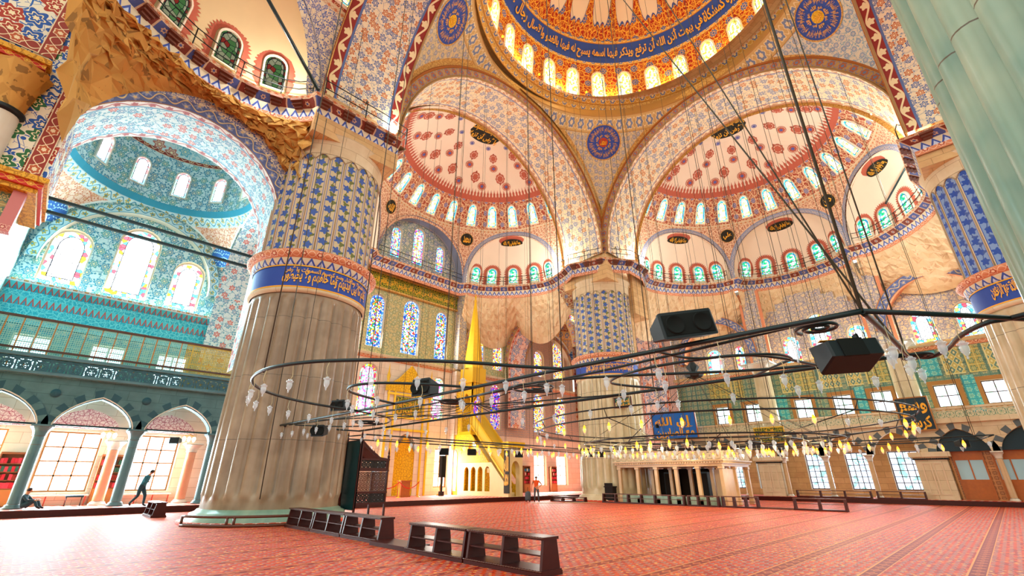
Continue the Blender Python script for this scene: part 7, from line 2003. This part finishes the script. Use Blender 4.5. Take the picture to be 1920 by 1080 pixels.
# mats: 0 top, 1 trousers, 2 skin, 3 shoes
SEG = [('pelvis', 'waist', 0), ('waist', 'chest', 0), ('chest', 'neck0', 0), ('neck0', 'neck', 2), ('neck', 'head', 2), ('head', 'crown', 2), ('head', 'nose', 2),
       ('chest', 'shL', 0), ('shL', 'elL', 0), ('elL', 'wrL', 0), ('chest', 'shR', 0), ('shR', 'elR', 0), ('elR', 'wrR', 0),
       ('pelvis', 'hipL', 1), ('hipL', 'knL', 1), ('knL', 'anL', 1), ('anL', 'toL', 3), ('pelvis', 'hipR', 1), ('hipR', 'knR', 1), ('knR', 'anR', 1), ('anR', 'toR', 3)]
J = dict(pelvis=(0, 0, .95, .15, .12), waist=(.05, 0, 1.1, .14, .11), chest=(.14, 0, 1.32, .16, .12), neck0=(.2, 0, 1.47, .08), neck=(.23, 0, 1.52, .055), head=(.3, 0, 1.62, .095, .085), crown=(.3, 0, 1.69, .075), nose=(.4, 0, 1.6, .014),
         shL=(.13, .19, 1.4, .065), elL=(.02, .25, 1.14, .055), wrL=(-.12, .2, .98, .035), shR=(.15, -.19, 1.4, .065), elR=(.2, -.25, 1.14, .055), wrR=(.34, -.16, 1.16, .035),
         hipL=(0, .1, .9, .11), knL=(.2, .1, .52, .075), anL=(.22, .1, .09, .05), toL=(.38, .1, .04, .04), hipR=(0, -.1, .9, .11), knR=(-.02, -.1, .5, .075), anR=(-.32, -.1, .16, .05), toR=(-.25, -.1, .04, .04))
s = list(SEG); hand(J, s, 'wrL', (-.5, -.1, -1), 2); hand(J, s, 'wrR', (1, .4, .1), 2)
PW = person('person in a dark blue-green jacket walking to the right past the bright arcade window', (-16.6, 21.9, .3), radians(-38), J, ['teal_cloth', 'dark_cloth', 'skin', 'dark_shade'], s)
J = dict(pelvis=(0, 0, .13, .15, .13), waist=(-.02, 0, .28, .14, .12), chest=(.0, 0, .5, .16, .12), neck0=(.03, 0, .64, .075), neck=(.05, 0, .69, .055), head=(.08, 0, .8, .095, .085), crown=(.08, 0, .87, .075), nose=(.18, 0, .79, .014),
         shL=(.0, .18, .57, .06), elL=(.2, .22, .38, .05), wrL=(.42, .14, .42, .035), shR=(.0, -.18, .57, .06), elR=(.2, -.22, .38, .05), wrR=(.42, -.1, .4, .035),
         hipL=(.05, .1, .14, .11), knL=(.42, .12, .42, .075), anL=(.62, .1, .1, .05), toL=(.78, .1, .04, .04), hipR=(.05, -.1, .14, .11), knR=(.44, -.12, .4, .075), anR=(.6, -.12, .1, .05), toR=(.76, -.12, .04, .04))
s = list(SEG); hand(J, s, 'wrL', (1, -.3, 0), 2); hand(J, s, 'wrR', (1, .3, 0), 2)
person('person in dark clothes sitting on the floor with knees up, leaning near a slender column', (-20.75, 22.6, .3), radians(-25), J, ['dark_cloth', 'dark_cloth', 'skin', 'dark_shade'], s)
J = dict(pelvis=(0, 0, .95, .14, .12), waist=(0, 0, 1.12, .15, .12), chest=(0, 0, 1.36, .18, .13), neck0=(0, 0, 1.5, .075), neck=(.01, 0, 1.55, .055), head=(.02, 0, 1.66, .095, .085), crown=(.02, 0, 1.73, .075), nose=(.12, 0, 1.65, .014),
         shL=(0, .21, 1.43, .07), elL=(-.02, .42, 1.2, .045), wrL=(.04, .22, 1.02, .033), shR=(0, -.21, 1.43, .07), elR=(-.02, -.32, 1.18, .045), wrR=(.05, -.36, .93, .033),
         hipL=(0, .1, .9, .11), knL=(.02, .15, .5, .07), anL=(0, .17, .09, .05), toL=(.15, .19, .04, .04), hipR=(0, -.1, .9, .11), knR=(.03, -.12, .5, .07), anR=(0, -.14, .09, .05), toR=(.15, -.15, .04, .04))
s = [(a, b, 2 if b in ('elL', 'wrL', 'elR', 'wrR') else k) for a, b, k in SEG]; hand(J, s, 'wrL', (.3, -1, -.2), 2); hand(J, s, 'wrR', (.2, 0, -1), 2, curl=1.5)
ppos = (6.7, 15.9, 0)
person('person in an orange shirt and grey trousers standing with one hand on the hip', ppos, radians(-135), J, ['orange_cloth', 'grey_cloth', 'skin', 'dark_shade'], s)
t = thing('vacuum_cleaner', 'small upright cleaning machine held by the person in orange', 'cleaning machine', (ppos[0]-.45, ppos[1]+.45, 0), radians(-135))
m = MB(); m.lathe([(.001, .1), (.2, .1), (.22, .2), (.22, .6), (.12, .72), (.001, .74)], 0, 0, 14); m.build('body', 'grey_cloth', t)
m = MB(); m.tube([(-.1, 0, .6), (-.18, 0, .98), (.1, 0, 1.0)], .018, 6); m.build('handle', 'black_metal', t)
for a_, b_ in ((.16, .14), (.16, -.14), (-.18, .12), (-.18, -.12)): m = MB(); m.lathe([(.001, -.02), (.06, -.02), (.06, .02), (.001, .02)], 0, 0, 10); m.v = [(x+a_, z_+b_, y_+.06) for x, y_, z_ in m.v]; m.build('wheel', 'dark_shade', t)
m = MB(); m.tube([(5.2+.0*i, 15-.3*i, .015) for i in range(2)] + [(6+2.2*sin(i*.35)+i*.25, 13.5-1.2*sin(i*.3), .015) for i in range(12)], .012, 4); tag(m.build('power_cord', 'cream_wire'), 'pale cable looping over the red carpet beside the person in orange', 'cord')
for (x, y, lab) in ((-18.9, 24.9, 'small folded seat under the second arcade window'),):
    t = thing('folding_stool', lab, 'stool', (x, y, .3)); m = MB(); m.box(-.35, -.25, .42, .35, .25, .5); m.build('seat', 'dark_cloth', t)
    for a_ in (-.3, .3): m = MB(); m.tube([(a_, -.2, 0), (a_, .2, .42)], .015, 5); m.build('leg', 'black_metal', t); m = MB(); m.tube([(a_, .2, 0), (a_, -.2, .42)], .015, 5); m.build('leg', 'black_metal', t)
# ------------------------------------------------------------------ lights
def area(name, loc, rot, sx, sy, power, col):
    l = bpy.data.lights.new(name, 'AREA'); l.shape = 'RECTANGLE'; l.size = sx; l.size_y = sy; l.energy = power; l.color = col
    o = bpy.data.objects.new(name, l); COL.objects.link(o); o.location = loc; o.rotation_euler = rot; return o
def point(name, loc, power, col, r=.1):
    l = bpy.data.lights.new(name, 'POINT'); l.energy = power; l.color = col; l.shadow_soft_size = r
    o = bpy.data.objects.new(name, l); COL.objects.link(o); o.location = loc; return o
# daylight entering through the arcade and bay windows on the left
for x in (-23.4, -19.6, -15.9): area('window_light', (x, 25.9, 2.5), (radians(-90), 0, 0), 2.1, 2.8, 900, (.72, .93, 1.))
for x, z, h in ((-22.75, 13.7, 3), (-19.7, 14.2, 4), (-16.75, 13.6, 3)): area('window_light', (x, 25.85, z), (radians(-75), 0, 0), 1.6, h, 700, (.6, .92, 1.))
for x in (-4.6, 5.2, 18.4, 22.1): area('window_light', (x, 25.9, 2.4), (radians(-90), 0, 0), 1.3, 2.8, 650, (1., .93, .85))
for x, z in ((-2.7, 14.5), (.87, 14.6), (4.35, 14.5)): area('window_light', (x, 25.9, z), (radians(-80), 0, 0), 1.1, 4, 260, (1., .97, .9))
for i in range(-8, 9, 2):
    a = i*2*pi*11.6/NW + .25; p = dome_mp(a, 35.3, -.6); point('dome_lamp_light', p, 170, (1., .68, .25), .12)
for k in range(6):
    a = 2*pi*k/6; point('chandelier_light', (QC[0]+5.6*cos(a), QC[1]+5.6*sin(a), 3.0), 160, (1., .7, .35), .15)
# bare point lights added above the cornices to brighten half domes and arches
for p, e in (((-10.2, 15.6, 21.2), 1500), ((9.7, 15.6, 21.0), 550), ((15.6, 9.6, 21.0), 550), ((15.2, -10.6, 21.0), 1800), ((-11.0, 10.5, 20.8), 900), ((10.7, -10.9, 20.8), 900), ((-17.5, 10.9, 20.5), 260)):
    point('cornice_fill_light', p, e, (1., .98, .92), .12)

for y, z, h, e in ((8.65, 12.6, 2.2, 260), (1.5, 12.6, 2.2, 260), (-.95, 13.3, 3.6, 380), (-3.68, 12.6, 2.2, 260), (-7.9, 12.7, 2.2, 300), (-10.5, 12.7, 2.2, 300)):
    area('window_light', (25.9, y, z), (radians(-80), 0, radians(-90)), 1.1, h, e, (.85, .97, 1.))
for y in (8.65, 5.85, 1.6, -1.3, -4.0, -7.87, -10.5): area('window_light', (25.9, y, 7.3), (radians(-90), 0, radians(-90)), 1.1, 1.3, 90, (.85, .97, 1.))
for y in (8.2, 1.6, -1.2, -4.15): area('window_light', (25.85, y, 2.2), (radians(-90), 0, radians(-90)), 1.3, 2.4, 50, (.85, .95, 1.))
